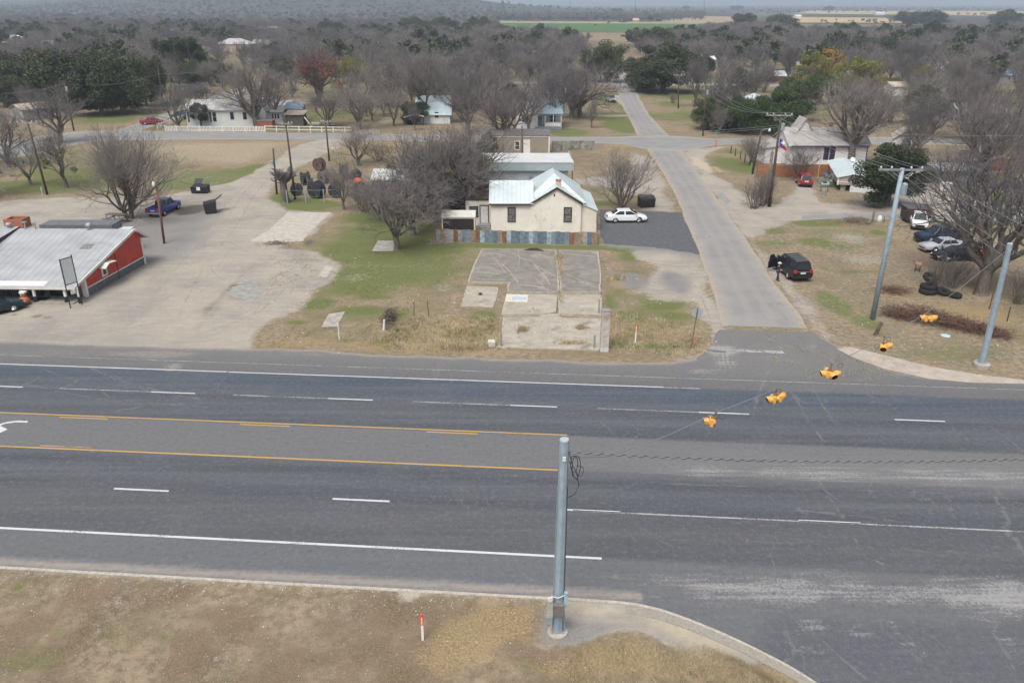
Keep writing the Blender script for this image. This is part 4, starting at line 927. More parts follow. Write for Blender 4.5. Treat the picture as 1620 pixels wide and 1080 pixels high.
tree_px(SHRUB,1206,326,262,'scrubby bare growth around the leaning pole foot',width=50,name='bare_bush')
tree_px(CEDARS[0],1402,325,226,'dark bushy evergreen over the mobile home',width=112,name='evergreen_tree')
tree_px(OAKS[0],1425,262,228,'olive evergreen behind the crossarm of the tall pole',width=76,name='evergreen_tree',crown_mat=CEDAR)
for i,(px,pb,pt,wd) in enumerate([(1452,246,150,80),(1500,300,215,110),(1548,285,160,130),(1590,300,190,130),(1635,330,200,140),(1475,215,130,110),(1530,225,120,120),(1610,240,130,130)]):
    tree_px([KX,B[2],KH,B[4]][i%4],px,pb,pt,['bare tree behind the little white shed','bare tree in front of the grey carport','tall bare tree behind the yellow thatched heap','bare tree at the far right green lawn','bare tree crossing the right edge of the photo','bare tree behind the white shed to the right','bare tree in front of the long metal roof','bare tree right of the long metal roof'][i],width=wd)
tree_px(SHRUB,1480,462,405,'dead scrub between the bench and the tyres',width=50,name='bare_bush')
tree_px(SHRUB,1505,455,400,'dead scrub in front of the black sedan',width=60,name='bare_bush')
tree_px(SHRUB,1610,480,420,'bare scrub at the right edge below the big tree',width=70,name='bare_bush')
# left evergreens
for i,(px,pb,pt,wd,k) in enumerate([(15,152,78,120,0),(70,160,76,110,1),(120,170,74,120,2),(160,182,84,110,1),(195,180,74,110,0),(232,168,90,70,2),(-60,160,80,120,1)]):
    tree_px(OAKS[k],px,pb,pt,['dark live oak at the left edge','second live oak from the left edge','third live oak of the left grove','fourth live oak of the left grove','tallest live oak of the left grove','rightmost live oak of the left grove','live oak beyond the left edge'][i],width=wd,name='live_oak')
tree_px(CEDARS[0],272,130,60,'dense round juniper standing alone left of centre',width=46,name='juniper_tree')
tree_px(CEDARS[0],300,132,58,'dense juniper touching its neighbour',width=60,name='juniper_tree')
tree_px(OAKS[2],163,75,48,'small dark oak among the far left houses',width=34,name='live_oak')
for i,(px,pb,pt,wd) in enumerate([(318,52,33,36),(388,66,40,52),(528,65,33,48),(548,64,42,40),(590,60,36,50),(610,62,38,46),(655,55,25,48),(700,56,26,50),(757,54,25,36),(792,58,38,40),(210,42,28,20),(100,32,22,34),(135,30,21,26)]):
    tree_px(OAKS[i%3],px,pb,pt,['dark oak above the pink house to its left','dark oak right above the pink house','large dark oak right of the pale trailers','olive oak half behind the large dark one','first dark oak left of the palm','second dark oak left of the palm','dark oak right of the palm','wide dark oak in the middle distance','dark oak next to the green field','dark oak at the left end of the green field','tiny dark oak before the left hills','dark oak clump at upper left','dark oak clump next to the upper left one'][i],width=wd,name='live_oak')
for i,(px,pb,pt,wd) in enumerate([(1232,48,21,60),(1312,18,9,16),(1440,40,17,54),(1475,42,15,54),(1590,44,14,50),(1175,48,20,40),(1600,68,45,44),(860,21,14,22),(975,22,13,20),(1425,34,24,40),(1085,17,9,14),(1165,17,9,22)]):
    tree_px(OAKS[i%3],px,pb,pt,['dark oak pair west of the tan field','lone oak in the tan field','left oak of the big dark pair in the tan field','right oak of the big dark pair in the tan field','dark oak at the upper right edge','dark open crowned oak at the end of the green field','low green oak near the right edge','oak in the tree line beyond the green field','oak near the centre of the far tree line','small oak below the dark pair','oak far off on the plain','second oak far off on the plain'][i],width=wd,name='live_oak')
# --- palms
def palm(px,pb,pt,label):
    g=G(px,pb); H=hgt(px,pb,pt); o=thing('palm_tree',label,'tree',(g.x,g.y,0))
    MB().tube([(0,0,0),(.1,0,H*.5),(0,0,H*.85)],[.3,.24,.22],8).build('trunk',BARK,o)
    rg=np.random.RandomState(5); C=[]
    for i in range(40):
        az=rg.rand()*6.28; el=rg.uniform(-.5,1.3)
        for k in range(12):
            t=k/11*2.6; C.append((math.cos(az)*math.cos(el)*t,math.sin(az)*math.cos(el)*t,H*.86+math.sin(el)*t-.12*t*t))
    link('crown',np_mesh('crown',[(*leaf_quads(np.array(C),.3,4),0)],[BRIGHT]),o)
palm(582,62,42,'short palm left of the middle oaks'); palm(677,54,34,'palm tree between two dark oaks')

# --- scattered bare trees of the town, single trees, nearest ones first
ROADS=[polyW([(1145,523),(1084,347),(1012,222),(986,172),(962,100),(966,84),(1001,135),(1043,200),(1112,285),(1180,378),(1283,527)]),
       polyW([(-400,268),(0,254),(125,228),(170,222),(600,222),(985,228),(1180,227),(1700,232),(1700,222),(1180,219),(985,217),(600,212),(170,207),(0,226),(-400,240)]),
       polyW([(700,133),(960,135),(1400,141),(1400,135),(960,129),(700,128)]),polyW([(165,212),(235,190),(285,172),(340,150),(430,130),(480,122),(490,117),(400,135),(305,171),(205,213)])]
for q in [(835,222,9),(838,268,10),(640,280,9),(860,190,10),(680,180,11),(370,185,15),(467,185,6),(1320,235,11),(1350,290,8),(1425,228,6),(1515,270,8),(1560,178,12),(900,170,8),(965,158,8),(1272,290,6),(1400,330,9),(1207,163,6),(960,190,8),(985,200,8),(1090,180,12),(1150,240,9),(1420,137,6),(1310,135,5),(1282,158,16),(1345,160,18),(1300,135,16),(1258,185,12),(1380,104,14),(369,90,17),(369,100,14),(368,112,12),(420,92,15),(422,103,12),(460,118,10),(616,135,10),(616,145,10),(714,120,10),(250,64,22),(236,74,16),(140,70,20),(265,60,22),(450,55,40),(480,57,40),(410,56,40),(850,95,10),(272,92,12),(75,86,16),(186,64,20),(1272,124,10),(1507,120,12),(1594,140,10),(1098,112,10),(1207,175,9),(1552,200,12),(1552,212,10)]: ex(*q)
ZONES=[([(560,200),(560,120),(420,120),(380,100),(460,60),(800,62),(930,70),(925,100),(960,128),(900,150),(790,200),(640,210)],.0118,'bare grey tree in the wooded blocks left of the side street'),
       ([(1105,215),(1080,120),(1010,90),(1000,70),(1100,62),(1300,60),(1500,58),(1700,60),(1900,100),(1900,260),(1450,250),(1260,170),(1200,215)],.0118,'bare grey tree in the wooded blocks right of the side street'),
       ([(-300,60),(0,66),(60,70),(240,72),(330,84),(470,72),(560,64),(520,52),(200,44),(0,42),(-300,40)],.010,'bare grey tree among the far houses at upper left'),
       ([(-200,76),(0,74),(240,76),(330,86),(420,96),(540,100),(560,150),(470,160),(450,190),(330,140),(250,150),(-100,200),(-300,160)],.0065,'bare grey tree in the yards around and behind the live oak grove')]
cand=[]
for zi,(pp,dens,lab) in enumerate(ZONES):
    W=polyW(pp); lo=W.min(0);hi=W.max(0); n=int((hi[0]-lo[0])*(hi[1]-lo[1])*dens); rg=np.random.RandomState(40+zi)
    Q=lo+rg.rand(n,2)*(hi-lo); Q=Q[sdist(Q,W)>0]
    for rp in ROADS: Q=Q[sdist(Q,rp)<-2.0]
    for x,y in Q:
        if any((x-a)**2+(y-b)**2<r*r for a,b,r in EX): continue
        cand.append((math.hypot(x,y),x,y,zi))
cand.sort(); far=[]; cnt=0
rg=np.random.RandomState(3)
MINE=235
kept=[]
for d,x,y,zi in cand:
    if any((x-a)**2+(y-b)**2<16 for a,b in kept[-60:]): continue
    kept.append((x,y))
    if cnt<MINE:
        k=B[rg.randint(6)]; H=rg.choice([6.5,8,9.5,11,13])*rg.uniform(.85,1.15)*(.75 if zi>=2 else 1)
        plant('bare_tree',k,x,y,H,label=ZONES[zi][2],group=['bare trees left of the side street','bare trees right of the side street','bare trees among the far houses','bare trees behind the live oak grove'][zi],sx=rg.uniform(.75,1.3)); cnt+=1
        if d<420 and rg.rand()<.17: plant('evergreen_tree',OAKS[rg.randint(3)],x+4,y+3,rg.uniform(4,8.5),label='dark evergreen standing among the bare trees '+('left' if zi==0 else 'right' if zi==1 else 'far left' if zi==2 else 'behind the grove left')+' of the side street',group='evergreens among the bare trees '+str(['left','right','far left','behind the grove'][zi]),sx=rg.uniform(.8,1.2),crown_mat=[None,CEDAR,LIME][rg.randint(3)])
    else: far.append((x,y,rg.uniform(7,12),0))
# --- woods and brush nobody could count: points carrying instances
def hz_(x,y): return float(hill(np.array([float(x)]),np.array([float(y)]))[0])
protos=bpy.data.collections.new('far_prototypes')
def proto(kind,nm,mats=None):
    o=bpy.data.objects.new(nm,kind); protos.objects.link(o)
for i,sd in enumerate((201,202,203)):
    th,tn,_=grow_tree(sd,H=8,spread=1.2,limbs=6,depth=4,bole=.12,twigr=.03); 
    proto(np_mesh('a%d'%i,[(*segs_mesh(th,4),0),(*segs_mesh(tn,3),1)],[BARK,TWIGP]),'a_bare%d'%i)
o3=green_crown(301,lobes=20,per=70); proto(np_mesh('b0',[(*leaf_quads(o3,.42,9),0)],[OAK]),'b_oak')
o4=green_crown(302,rx=4.5,rz=2.2,zc=1.8,lobes=24,per=60,low=-.2); proto(np_mesh('c0',[(*leaf_quads(o4,.4,9),0)],[leafmat('brush_leaves',(.072,.066,.05),(.10,.092,.066))]),'c_brush')
pts=[];rot=[];scl=[];idx=[]
def addp(x,y,H,k):
    pts.append((x,y,hz_(x,y)-.1)); rot.append(rg.uniform(0,6.28)); scl.append(H/8.0); idx.append(k)
for x,y,H,_ in far: addp(x,y,H,rg.randint(3) if rg.rand()>.15 else 3)
def fillzone(pp,n,mix,Hr,ymax=None):
    W=polyW(pp); lo=W.min(0);hi=W.max(0); k=0
    for _ in range(n*6):
        q=lo+rg.rand(2)*(hi-lo)
        if sdist(q[None,:],W)[0]<0: continue
        k+=1
        if fbm(q[None,0],q[None,1],60,3,8)[0]<.38: continue
        r_=rg.rand(); kk=rg.randint(3) if r_<mix[0] else (3 if r_<mix[0]+mix[1] else 4)
        addp(q[0],q[1],rg.uniform(*Hr)*(1 if kk<3 else .8),kk)
        if k>=n: break
fillzone([(0,44),(600,52),(640,34),(300,30),(-200,30),(-300,44)],900,(.6,.1,.3),(6,10))
fillzone([(240,48),(600,60),(800,58),(780,36),(640,34),(420,44)],500,(.75,.08,.17),(7,10))
fillzone([(-400,34),(0,32),(420,30),(800,33),(800,22),(700,16),(300,20),(0,20),(-400,20)],3600,(.35,.15,.5),(6,10))
fillzone([(-500,22),(0,22),(400,20),(700,16),(760,9),(300,7),(-500,7)],9000,(.1,.12,.78),(4,8))
fillzone([(780,34),(980,32),(1000,25),(780,25)],350,(.6,.1,.3),(7,10)); fillzone([(980,36),(1110,33),(1115,25),(975,28)],260,(.9,.03,.07),(8,12))
fillzone([(780,24),(1180,22),(1700,17),(2000,17),(2000,13),(1200,13.5),(800,15)],1500,(.45,.25,.3),(6,10))
fillzone([(800,14),(1200,13),(2000,12.5),(2000,9.5),(800,9.5)],3000,(.2,.3,.5),(6,9)) 
fillzone([(1000,66),(1100,62),(1260,60),(1230,48),(1120,50),(1095,60)],260,(.9,.05,.05),(7,10)); fillzone([(1480,60),(1900,64),(1900,34),(1620,34),(1500,44)],420,(.8,.12,.08),(6,10))
fillzone([(1270,38),(1490,38),(1490,34),(1290,34)],50,(.6,.1,.3),(4,6)); fillzone([(780,31),(1010,32),(1010,29),(780,29)],110,(.7,.1,.2),(6,9)); fillzone([(760,66),(900,64),(900,58),(740,60)],60,(.8,.1,.1),(5,8))
fillzone([(1400,25.5),(1700,27),(1700,24),(1400,24)],60,(.7,.1,.2),(5,7))
me=bpy.data.meshes.new('far_woodland'); me.from_pydata(pts,[],[])
for nm,tp,vals in (('rz','FLOAT',rot),('sc','FLOAT',scl),('ki','INT',idx)):
    a=me.attributes.new(nm,tp,'POINT'); a.data.foreach_set('value',vals)
fw=link('far_woodland',me); tag(fw,'brown and dark green woods and brush fading to the horizon','woodland',kind='stuff')
ng=bpy.data.node_groups.new('scatter_woods','GeometryNodeTree'); ng.interface.new_socket('Geometry',in_out='INPUT',socket_type='NodeSocketGeometry'); ng.interface.new_socket('Geometry',in_out='OUTPUT',socket_type='NodeSocketGeometry')
N=ng.nodes; L=ng.links; gi=N.new('NodeGroupInput'); go=N.new('NodeGroupOutput'); ip=N.new('GeometryNodeInstanceOnPoints'); ci=N.new('GeometryNodeCollectionInfo')
ci.inputs[0].default_value=protos; ci.inputs['Separate Children'].default_value=True; ci.inputs['Reset Children'].default_value=True
def na(nm,tp):
    q=N.new('GeometryNodeInputNamedAttribute'); q.data_type=tp; q.inputs[0].default_value=nm; return q.outputs[0]
L.new(gi.outputs[0],ip.inputs['Points']); L.new(ci.outputs[0],ip.inputs['Instance']); ip.inputs['Pick Instance'].default_value=True
L.new(na('ki','INT'),ip.inputs['Instance Index']); cx=N.new('ShaderNodeCombineXYZ'); L.new(na('rz','FLOAT'),cx.inputs[2]); L.new(cx.outputs[0],ip.inputs['Rotation'])
L.new(na('sc','FLOAT'),ip.inputs['Scale']); L.new(ip.outputs[0],go.inputs[0])
md=fw.modifiers.new('scatter','NODES'); md.node_group=ng
# the protos link order decides the index (alphabetical)
# ------------------------------------------------------------------ buildings
def seam(name,col,ax,per=.45,depth=.35,rough=.45,**kw): return M(name,col,rough,.08,.5,metal=.0,stripes=(ax,per,depth),**kw)
def prof_wall(mb,x0,y0,x1,y1,h,kind,rh,mi=0,z0=-.1):
    if kind in('gx',): mb.prism([(x0,y0,z0),(x0,y1,z0),(x0,y1,h),(x0,(y0+y1)/2,rh),(x0,y0,h)],(x1-x0,0,0),mi)
    elif kind=='gy': mb.prism([(x0,y0,z0),(x1,y0,z0),(x1,y0,h),((x0+x1)/2,y0,rh),(x0,y0,h)],(0,y1-y0,0),mi)
    elif kind=='sf': mb.prism([(x0,y0,z0),(x0,y1,z0),(x0,y1,rh),(x0,y0,h)],(x1-x0,0,0),mi)
    elif kind=='sb': mb.prism([(x0,y0,z0),(x0,y1,z0),(x0,y1,h),(x0,y0,rh)],(x1-x0,0,0),mi)
    elif kind=='sr': mb.prism([(x0,y0,z0),(x1,y0,z0),(x1,y0,h),(x0,y0,rh)],(0,y1-y0,0),mi)
    elif kind=='sl': mb.prism([(x0,y0,z0),(x1,y0,z0),(x1,y0,rh),(x0,y0,h)],(0,y1-y0,0),mi)
    else: mb.box(x0,y0,z0,x1,y1,h,mi)
def prof_roof(mb,x0,y0,x1,y1,h,kind,rh,o=.35,t=.09,lift=.012):
    T=Vector((0,0,t)); 
    def q(*p): mb.prism([Vector(a)+Vector((0,0,lift)) for a in p],T)
    if kind=='gx':
        ym=(y0+y1)/2; s=(rh-h)/(ym-y0)*o
        q((x0-o,y0-o,h-s),(x1+o,y0-o,h-s),(x1+o,ym,rh),(x0-o,ym,rh)); q((x0-o,ym,rh+.002),(x1+o,ym,rh+.002),(x1+o,y1+o,h-s),(x0-o,y1+o,h-s))
    elif kind=='gy':
        xm=(x0+x1)/2; s=(rh-h)/(xm-x0)*o
        q((x0-o,y0-o,h-s),(xm,y0-o,rh),(xm,y1+o,rh),(x0-o,y1+o,h-s)); q((xm,y0-o,rh+.002),(x1+o,y0-o,h-s),(x1+o,y1+o,h-s),(xm,y1+o,rh+.002))
    elif kind in('sf','sb','sr','sl'):
        if kind=='sf': a=(h,h,rh,rh)
        elif kind=='sb': a=(rh,rh,h,h)
        elif kind=='sr': a=(rh,h,h,rh)
        else: a=(h,rh,rh,h)
        q((x0-o,y0-o,a[0]),(x1+o,y0-o,a[1]),(x1+o,y1+o,a[2]),(x0-o,y1+o,a[3]))
    elif kind=='hip':
        xm,ym=(x0+x1)/2,(y0+y1)/2; dx=max(0,(x1-x0)-(y1-y0))/2; dy=max(0,(y1-y0)-(x1-x0))/2
        A,B_,C_,D_=[(x0-o,y0-o,h-.1),(x1+o,y0-o,h-.1),(x1+o,y1+o,h-.1),(x0-o,y1+o,h-.1)]
        p=(xm-dx,ym-dy,rh); r=(xm+dx,ym+dy,rh)
        vs=[A,B_,C_,D_,p,r]
        fs=[(0,1,5,4),(2,3,4,5),(1,2,5),(3,0,4)] if dx>=dy else [(0,1,4),(2,3,5),(1,2,5,4),(3,0,4,5)]
        mb.add([Vector(v)+Vector((0,0,lift)) for v in vs],fs+[(3,2,1,0)])
    else: mb.box(x0-o,y0-o,h+lift,x1+o,y1+o,h+lift+.15)
def block(parent,x0,y0,x1,y1,h,kind,rh,wall,roof,o=.35,t=.09,lift=.012):
    a=MB(); prof_wall(a,x0,y0,x1,y1,h,kind,rh); a.build('wall',wall,parent)
    r=MB(); prof_roof(r,x0,y0,x1,y1,h,kind,rh,o,t,lift); return r.build('roof',roof,parent)
def facebox(face,c,u0,z0,u1,z1,d0,d1):
    """box on a wall face: c plane coordinate, u along, d outward"""
    if face=='f': return (u0,c-d1,z0,u1,c-d0,z1)
    if face=='b': return (u0,c+d0,z0,u1,c+d1,z1)
    if face=='r': return (c+d0,u0,z0,c+d1,u1,z1)
    return (c-d1,u0,z0,c-d0,u1,z1)
def window(parent,face,c,u,z,w,h,frame=WHITE,pane=GLASS,fw=.09,bars=1,label=None):
    a=MB(); f=lambda *q: a.box(*facebox(face,c,*q))
    f(u,z,u+fw,z+h,-.03,.06); f(u+w-fw,z,u+w,z+h,-.03,.06); f(u+fw,z,u+w-fw,z+fw,-.03,.06); f(u+fw,z+h-fw,u+w-fw,z+h,-.03,.06)
    for i in range(bars): zz=z+h*(i+1)/(bars+1); f(u+fw,zz-.025,u+w-fw,zz+.025,-.03,.05)
    o=a.build('window',frame,parent); p=MB(); p.box(*facebox(face,c,u+fw*.9,z+fw*.9,u+w-fw*.9,z+h-fw*.9,-.04,.02)); p.build('pane',pane,o)
    if label:o['label']=label
    return o
def door(parent,face,c,u,z,w,h,mat=WHITE,frame=TRIMB,name='door'):
    a=MB(); f=lambda *q: a.box(*facebox(face,c,*q)); f(u,z,u+w,z+h,.0,.05); o=a.build(name,mat,parent)
    b=MB(); f=lambda *q: b.box(*facebox(face,c,*q)); f(u-.1,z,u,z+h+.1,-.02,.09); f(u+w,z,u+w+.1,z+h+.1,-.02,.09); f(u,z+h,u+w,z+h+.1,-.02,.09); b.build('door_frame',frame,o)
    k=MB(); q=facebox(face,c,u+w*.82,z+h*.48,u+w*.9,z+h*.53,.05,.10); k.box(*q); k.build('handle',CHROME,o); return o
def Z(px,py,Yd): return AY(px,py,Yd).z
def X_(px,py,Yd): return AY(px,py,Yd).x

STUCCO=M('cream_stucco',(.76,.73,.64),.9,.06,.8,dirt=(.50,.45,.36),dirtamt=.35,bump=.1)
RBLUE=seam('pale_blue_metal_roof',(.56,.63,.64),0,.5,.36,dirt=(.42,.5,.52)); RBLUEY=seam('pale_blue_metal_roof_side',(.53,.605,.615),1,.5,.36,dirt=(.4,.48,.5))
# --- stucco house
h=thing('stucco_house','cream stucco house with pale blue metal roof behind the rusty sheet fence','house',(0,90,0))
block(h,-2.42,0,2.30,6.6,3.5,'gx',5.3,STUCCO,RBLUE,.22)
block(h,1.6,.6,8.3,10.4,3.48,'hip',6.15,STUCCO,RBLUEY,.25,lift=.02)
block(h,2.28,0.003,7.93,4.2,3.505,'gy',5.2,STUCCO,RBLUEY,.12,lift=.03)
block(h,7.95,.35,9.76,9.6,2.45,'sr',3.35,M('cream_plaster',(.70,.65,.55),.9,.06,1),RBLUEY,.14)
tr=MB()   # brown verge boards along the gable
for (a,c) in [((2.1,-.14,3.40),(5.105,-.14,5.22)),((8.1,-.14,3.40),(5.105,-.14,5.22))]:
    a=Vector(a);c=Vector(c); tr.prism([a+Vector((0,-.05,-.14)),c+Vector((0,-.05,-.14)),c+Vector((0,-.05,.12)),a+Vector((0,-.05,.12))],(0,.06,0))
tr.box(-2.66,-.30,3.28,2.1,-.235,3.42); tr.build('verge_board',TRIMB,h)
for u in (-.52,5.93): window(h,'f',0,u,1.25,.95,1.75,TRIMB,M('curtained_glass',(.16,.16,.15),.2,.5,4),.1,1)
vt=MB().box(4.75,-.04,4.25,4.9,.01,4.5); vt.build('vent',BLACK,h)
ch=MB().box(5.05,1.0,4.7,5.65,1.55,5.75); c_=ch.build('chimney',M('chimney_plaster',(.5,.42,.33),.9,.2,3),h)
cb=MB()
for i in range(4): cb.box(5.03+(i%2)*.34,.98+(i//2)*.3,5.752,5.29+(i%2)*.34,1.24+(i//2)*.3,5.92)
cb.build('chimney_bricks',BRICK,c_)
block(h,-5.5,3.2,-2.44,8.0,3.02,'flat',3.02,STUCCO,TRIMB,.06)
window(h,'f',3.2,-5.05,1.0,1.05,1.35,TRIMB,M('teal_glass',(.09,.17,.18),.15,.3,2),.09,1)
door(h,'f',3.2,-3.75,.35,.9,2.05,WHITE,TRIMB)
st=MB(); st.box(-4.0,2.2,.0,-2.6,3.19,.32); st.box(-4.0,1.9,.0,-2.6,2.199,.16); st.build('step',GREYM,h)
ck=MB(); rc=random.Random(9)
for _ in range(14):
    x=rc.uniform(2.6,5.2); z=rc.uniform(.8,3.3)
    for k in range(3): x2=x+rc.uniform(-.12,.16); z2=z-rc.uniform(.08,.22); ck.tube([(x,-.003,z),(x2,-.003,z2)],.012,3,cap=False); x,z=x2,z2
ck.build('wall_cracks',M('crack_stain',(.36,.28,.21),.9,.2,3),h)
# --- corrugated sheet fence
fA=G(690,382); fB=G(943,388); n=36; fd=(fB-fA); fl=fd.length; fd.normalize()
fo=thing('sheet_metal_fence','patchwork fence of blue grey and rusty corrugated sheets','fence',fA,math.atan2(fd.y,fd.x))
fc=[('sheet_grey',(.30,.31,.31)),('sheet_rust',(.22,.115,.075)),('sheet_grey2',(.36,.34,.31)),('sheet_rusty_grey',(.30,.21,.15)),('sheet_blue',(.15,.20,.25)),('sheet_blue2',(.20,.255,.30)),('sheet_pale',(.34,.44,.48)),('sheet_slate',(.12,.17,.22)),('sheet_tan',(.31,.24,.18))]
fm=[M(a,c,.6,.3,2.5,dirt=(.22,.10,.06) if i not in(4,5,7) else (.3,.33,.35),dirtamt=.45,stripes=(0,.10,.25)) for i,(a,c) in enumerate(fc)]
seq=[0,3,0,2,1,0,4,5,3,1,6,4,5,7,8,1,6,4,7,5,4,6,5,7,4,6,5,7,4,5,1,3,8,2,7,3]
for i in range(n):
    a=MB(); x0=i*fl/n; x1=(i+1)*fl/n; hh=1.42+((i*37)%5-2)*.02; k=6
    for j in range(k):
        xa=x0+(x1-x0)*j/k; xb=x0+(x1-x0)*(j+1)/k; ya=.02*(j%2); yb2=.02*((j+1)%2)
        a.prism([(xa,ya-(i%2)*.012,0.0),(xb,yb2-(i%2)*.012,0.0),(xb,yb2-(i%2)*.012,hh),(xa,ya-(i%2)*.012,hh)],(0,.008,0))
    a.build('fence_panel',fm[seq[i]],fo)
a=MB(); a.box(fl+.0,0.05,0,fl+.1,.15,1.6); a.build('fence_post',WOODL,fo)
a=MB(); a.box(fl+.02,.16,0,fl+.06,4.6,1.35); a.build('side_panel',M('fence_side',(.33,.27,.2),.9,.3,3),fo)
# --- small shed behind the fence
s0=AY(700,362,87.8); x0=s0.x; x1=X_(751,362,87.8); zt=Z(700,344,87.8)
sh=thing('garden_shed','small dark brown metal shed with cream frame and ribbed pale roof','shed',(x0,87.8,0))
block(sh,0,0,x1-x0,2.6,zt,'gx',zt+.42,M('shed_dark',(.035,.03,.028),.5,.15,2,stripes=(0,.18,.5)),seam('shed_roof',(.62,.60,.54),0,.3,.25),.1)
a=MB(); 
for q in ((-.05,-.06,0,.08,-.01,zt),(x1-x0-.08,-.06,0,x1-x0+.05,-.01,zt),(.081,-.05,zt-.14,x1-x0-.081,-.012,zt-.02)): a.box(*q)
a.build('corner_trim',M('cream_trim',(.66,.61,.48),.6,.05,1),sh)
a=MB().box(x1-x0+.01,.3,.1,x1-x0+.04,2.2,zt-.15); a.build('door',M('cream_trim',(.66,.61,.48)),sh)
# --- long metal building behind
RW=seam('white_metal_roof',(.62,.63,.61),0,.38,.22); WB=seam('blue_grey_siding',(.47,.52,.54),0,.3,.12); WF=seam('fascia_siding',(.40,.46,.47),0,.22,.35)
x0=X_(752,270,104.5);x1=X_(906,270,104.5); z1=Z(800,269,104.5); z2=Z(800,258,104)
lb=thing('metal_workshop','long grey metal building with a white ribbed roof behind the stucco house','building',(x0,104.5,0))
block(lb,0,0,x1-x0-.6,8.6,z1-.05,'flat',z1-.05,WB,WF,0,lift=.0)
a=MB(); a.box(-.35,-.45,z1-.02,x1-x0,-.35,z2); a.box(x1-x0,-.45,z1-.02,x1-x0+.08,9,z2-.02); a.build('fascia',WF,lb)
zr=Z(830,243,113.2); a=MB(); a.prism([(-.4,-.5,z2+.01),(x1-x0+.1,-.5,z2+.01),(x1-x0+.1,8.7,zr),(-.4,8.7,zr)],(0,0,.08)); a.build('roof',RW,lb)
a=MB().box(7.0,-.06,z1-1.15,7.55,-.005,z1-.7); a.build('vent',GREYM,lb)
a=MB().box(x1-x0-.12,-.4,0,x1-x0,-.2,z1-.02); a.build('post',WOODP,lb)
# --- roofs behind the mistletoe tree
p=G(593,330); s2=thing('grey_shed','grey tin shed half hidden by the mistletoe tree','shed',(X_(590,290,111),111,0))
block(s2,0,0,11,6,Z(600,284,111),'gx',Z(600,268,114),M('tin_wall',(.36,.38,.38),.6,.15,1,stripes=(0,.25,.3)),seam('tin_roof',(.48,.49,.48),0,.4,.3),.3)
# --- tan mobile home
yb_=G(830,247).y; x0=X_(762,247,yb_); x1=X_(869,247,yb_); z1=Z(800,215,yb_)
mh=thing('mobile_home','tan mobile home with dark shingle roof and white trim','mobile home',(x0,yb_,0))
TAN=M('tan_siding',(.30,.255,.20),.8,.06,1,stripes=(0,.4,.15))
block(mh,0,0,x1-x0,4.6,z1,'gx',z1+.75,TAN,M('dark_shingles',(.13,.12,.12),.95,.25,2),.12)
a=MB(); L_=x1-x0
for q in ((-.02,-.05,.3,.18,-.004,z1),(L_-.18,-.05,.3,L_+.02,-.004,z1),(.181,-.06,z1-.2,L_-.181,-.004,z1)): a.box(*q)
a.box(L_+.004,-.0,.3,L_+.05,.2,z1); a.box(L_+.004,4.4,.3,L_+.05,4.6,z1); a.build('corner_trim',WHITE,mh)
u=X_(814,235,yb_)-x0; window(mh,'f',0,u,1.0,.95,1.6,WHITE,GLASS,.14,1); u=X_(829,240,yb_)-x0; door(mh,'f',0,u,.5,.95,2.2,WHITE,WHITE)
a=MB(); a.box(u-.8,-1.7,.0,u+1.6,-.1,.5); 
for q in (u-.8,u+1.5): a.box(q,-1.7,.501,q+.1,-1.6,1.4); a.box(q,-1.7,1.401,q+.1,-.1,1.5)
a.build('porch_deck',WOODL,mh); window(mh,'r',L_,1.0,1.3,.6,.8)
# --- white house with blue roof and porch
yb_=G(850,205).y; x0=X_(817,205,yb_); k=MPP(850,205)
BR=seam('slate_blue_roof',(.23,.31,.36),0,.5,.2); BRY=seam('slate_blue_roof_side',(.27,.35,.40),1,.5,.2); WSD=M('white_clapboard',(.70,.72,.72),.7,.05,1,stripes=(2,.16,.14))
wh=thing('porch_house','white clapboard house with blue roof, gable and small porch behind the mobile home','house',(x0,yb_,0)); W_=(889-817)*k
zg=Z(830,178,yb_)
block(wh,0,1.5,W_*.58,9,zg,'gy',Z(848,143,yb_+1.5),WSD,BRY,.25); block(wh,W_*.58,2.6,W_,9,zg-.2,'gx',Z(870,158,yb_+5.8),WSD,BR,.25,lift=.03)
a=MB(); a.prism([(W_*.42,-.1,Z(860,181,yb_)),(W_+.2,-.1,Z(860,181,yb_)),(W_+.2,2.7,Z(860,181,yb_)+.7),(W_*.42,2.7,Z(860,181,yb_)+.7)],(0,0,.1)); a.build('porch_roof',BR,wh)
a=MB(); 
for q in (.45,.62,.8,.97): a.box(W_*q,.1,.5,W_*q+.16,.26,Z(860,181,yb_)+.02)
a.box(W_*.62+.2,.12,.6,W_*.97-.04,.2,1.35); a.build('porch_post',WHITE,wh)
a=MB(); a.box(W_*.42,0,0,W_,2.59,.5); a.build('porch_floor',M('porch_blue',(.22,.27,.32),.8,.1,2),wh)
door(wh,'f',1.5,W_*.47,.52,1.0,2.1,M('blue_grey_door',(.16,.2,.25),.6),WHITE); window(wh,'f',2.6,W_*.74,1.2,1.3,1.4,WHITE,GLASS); window(wh,'f',1.5,W_*.12,1.2,.9,1.5,WHITE,GLASS)
a=MB().box(W_*.44,-1.2,0,W_*.58,-.01,.3); a.build('step',GREYM,wh)
a=MB().box(W_*.38,5,5.0,W_*.38+.6,5.6,7.3); a.build('chimney',BRICK,wh)
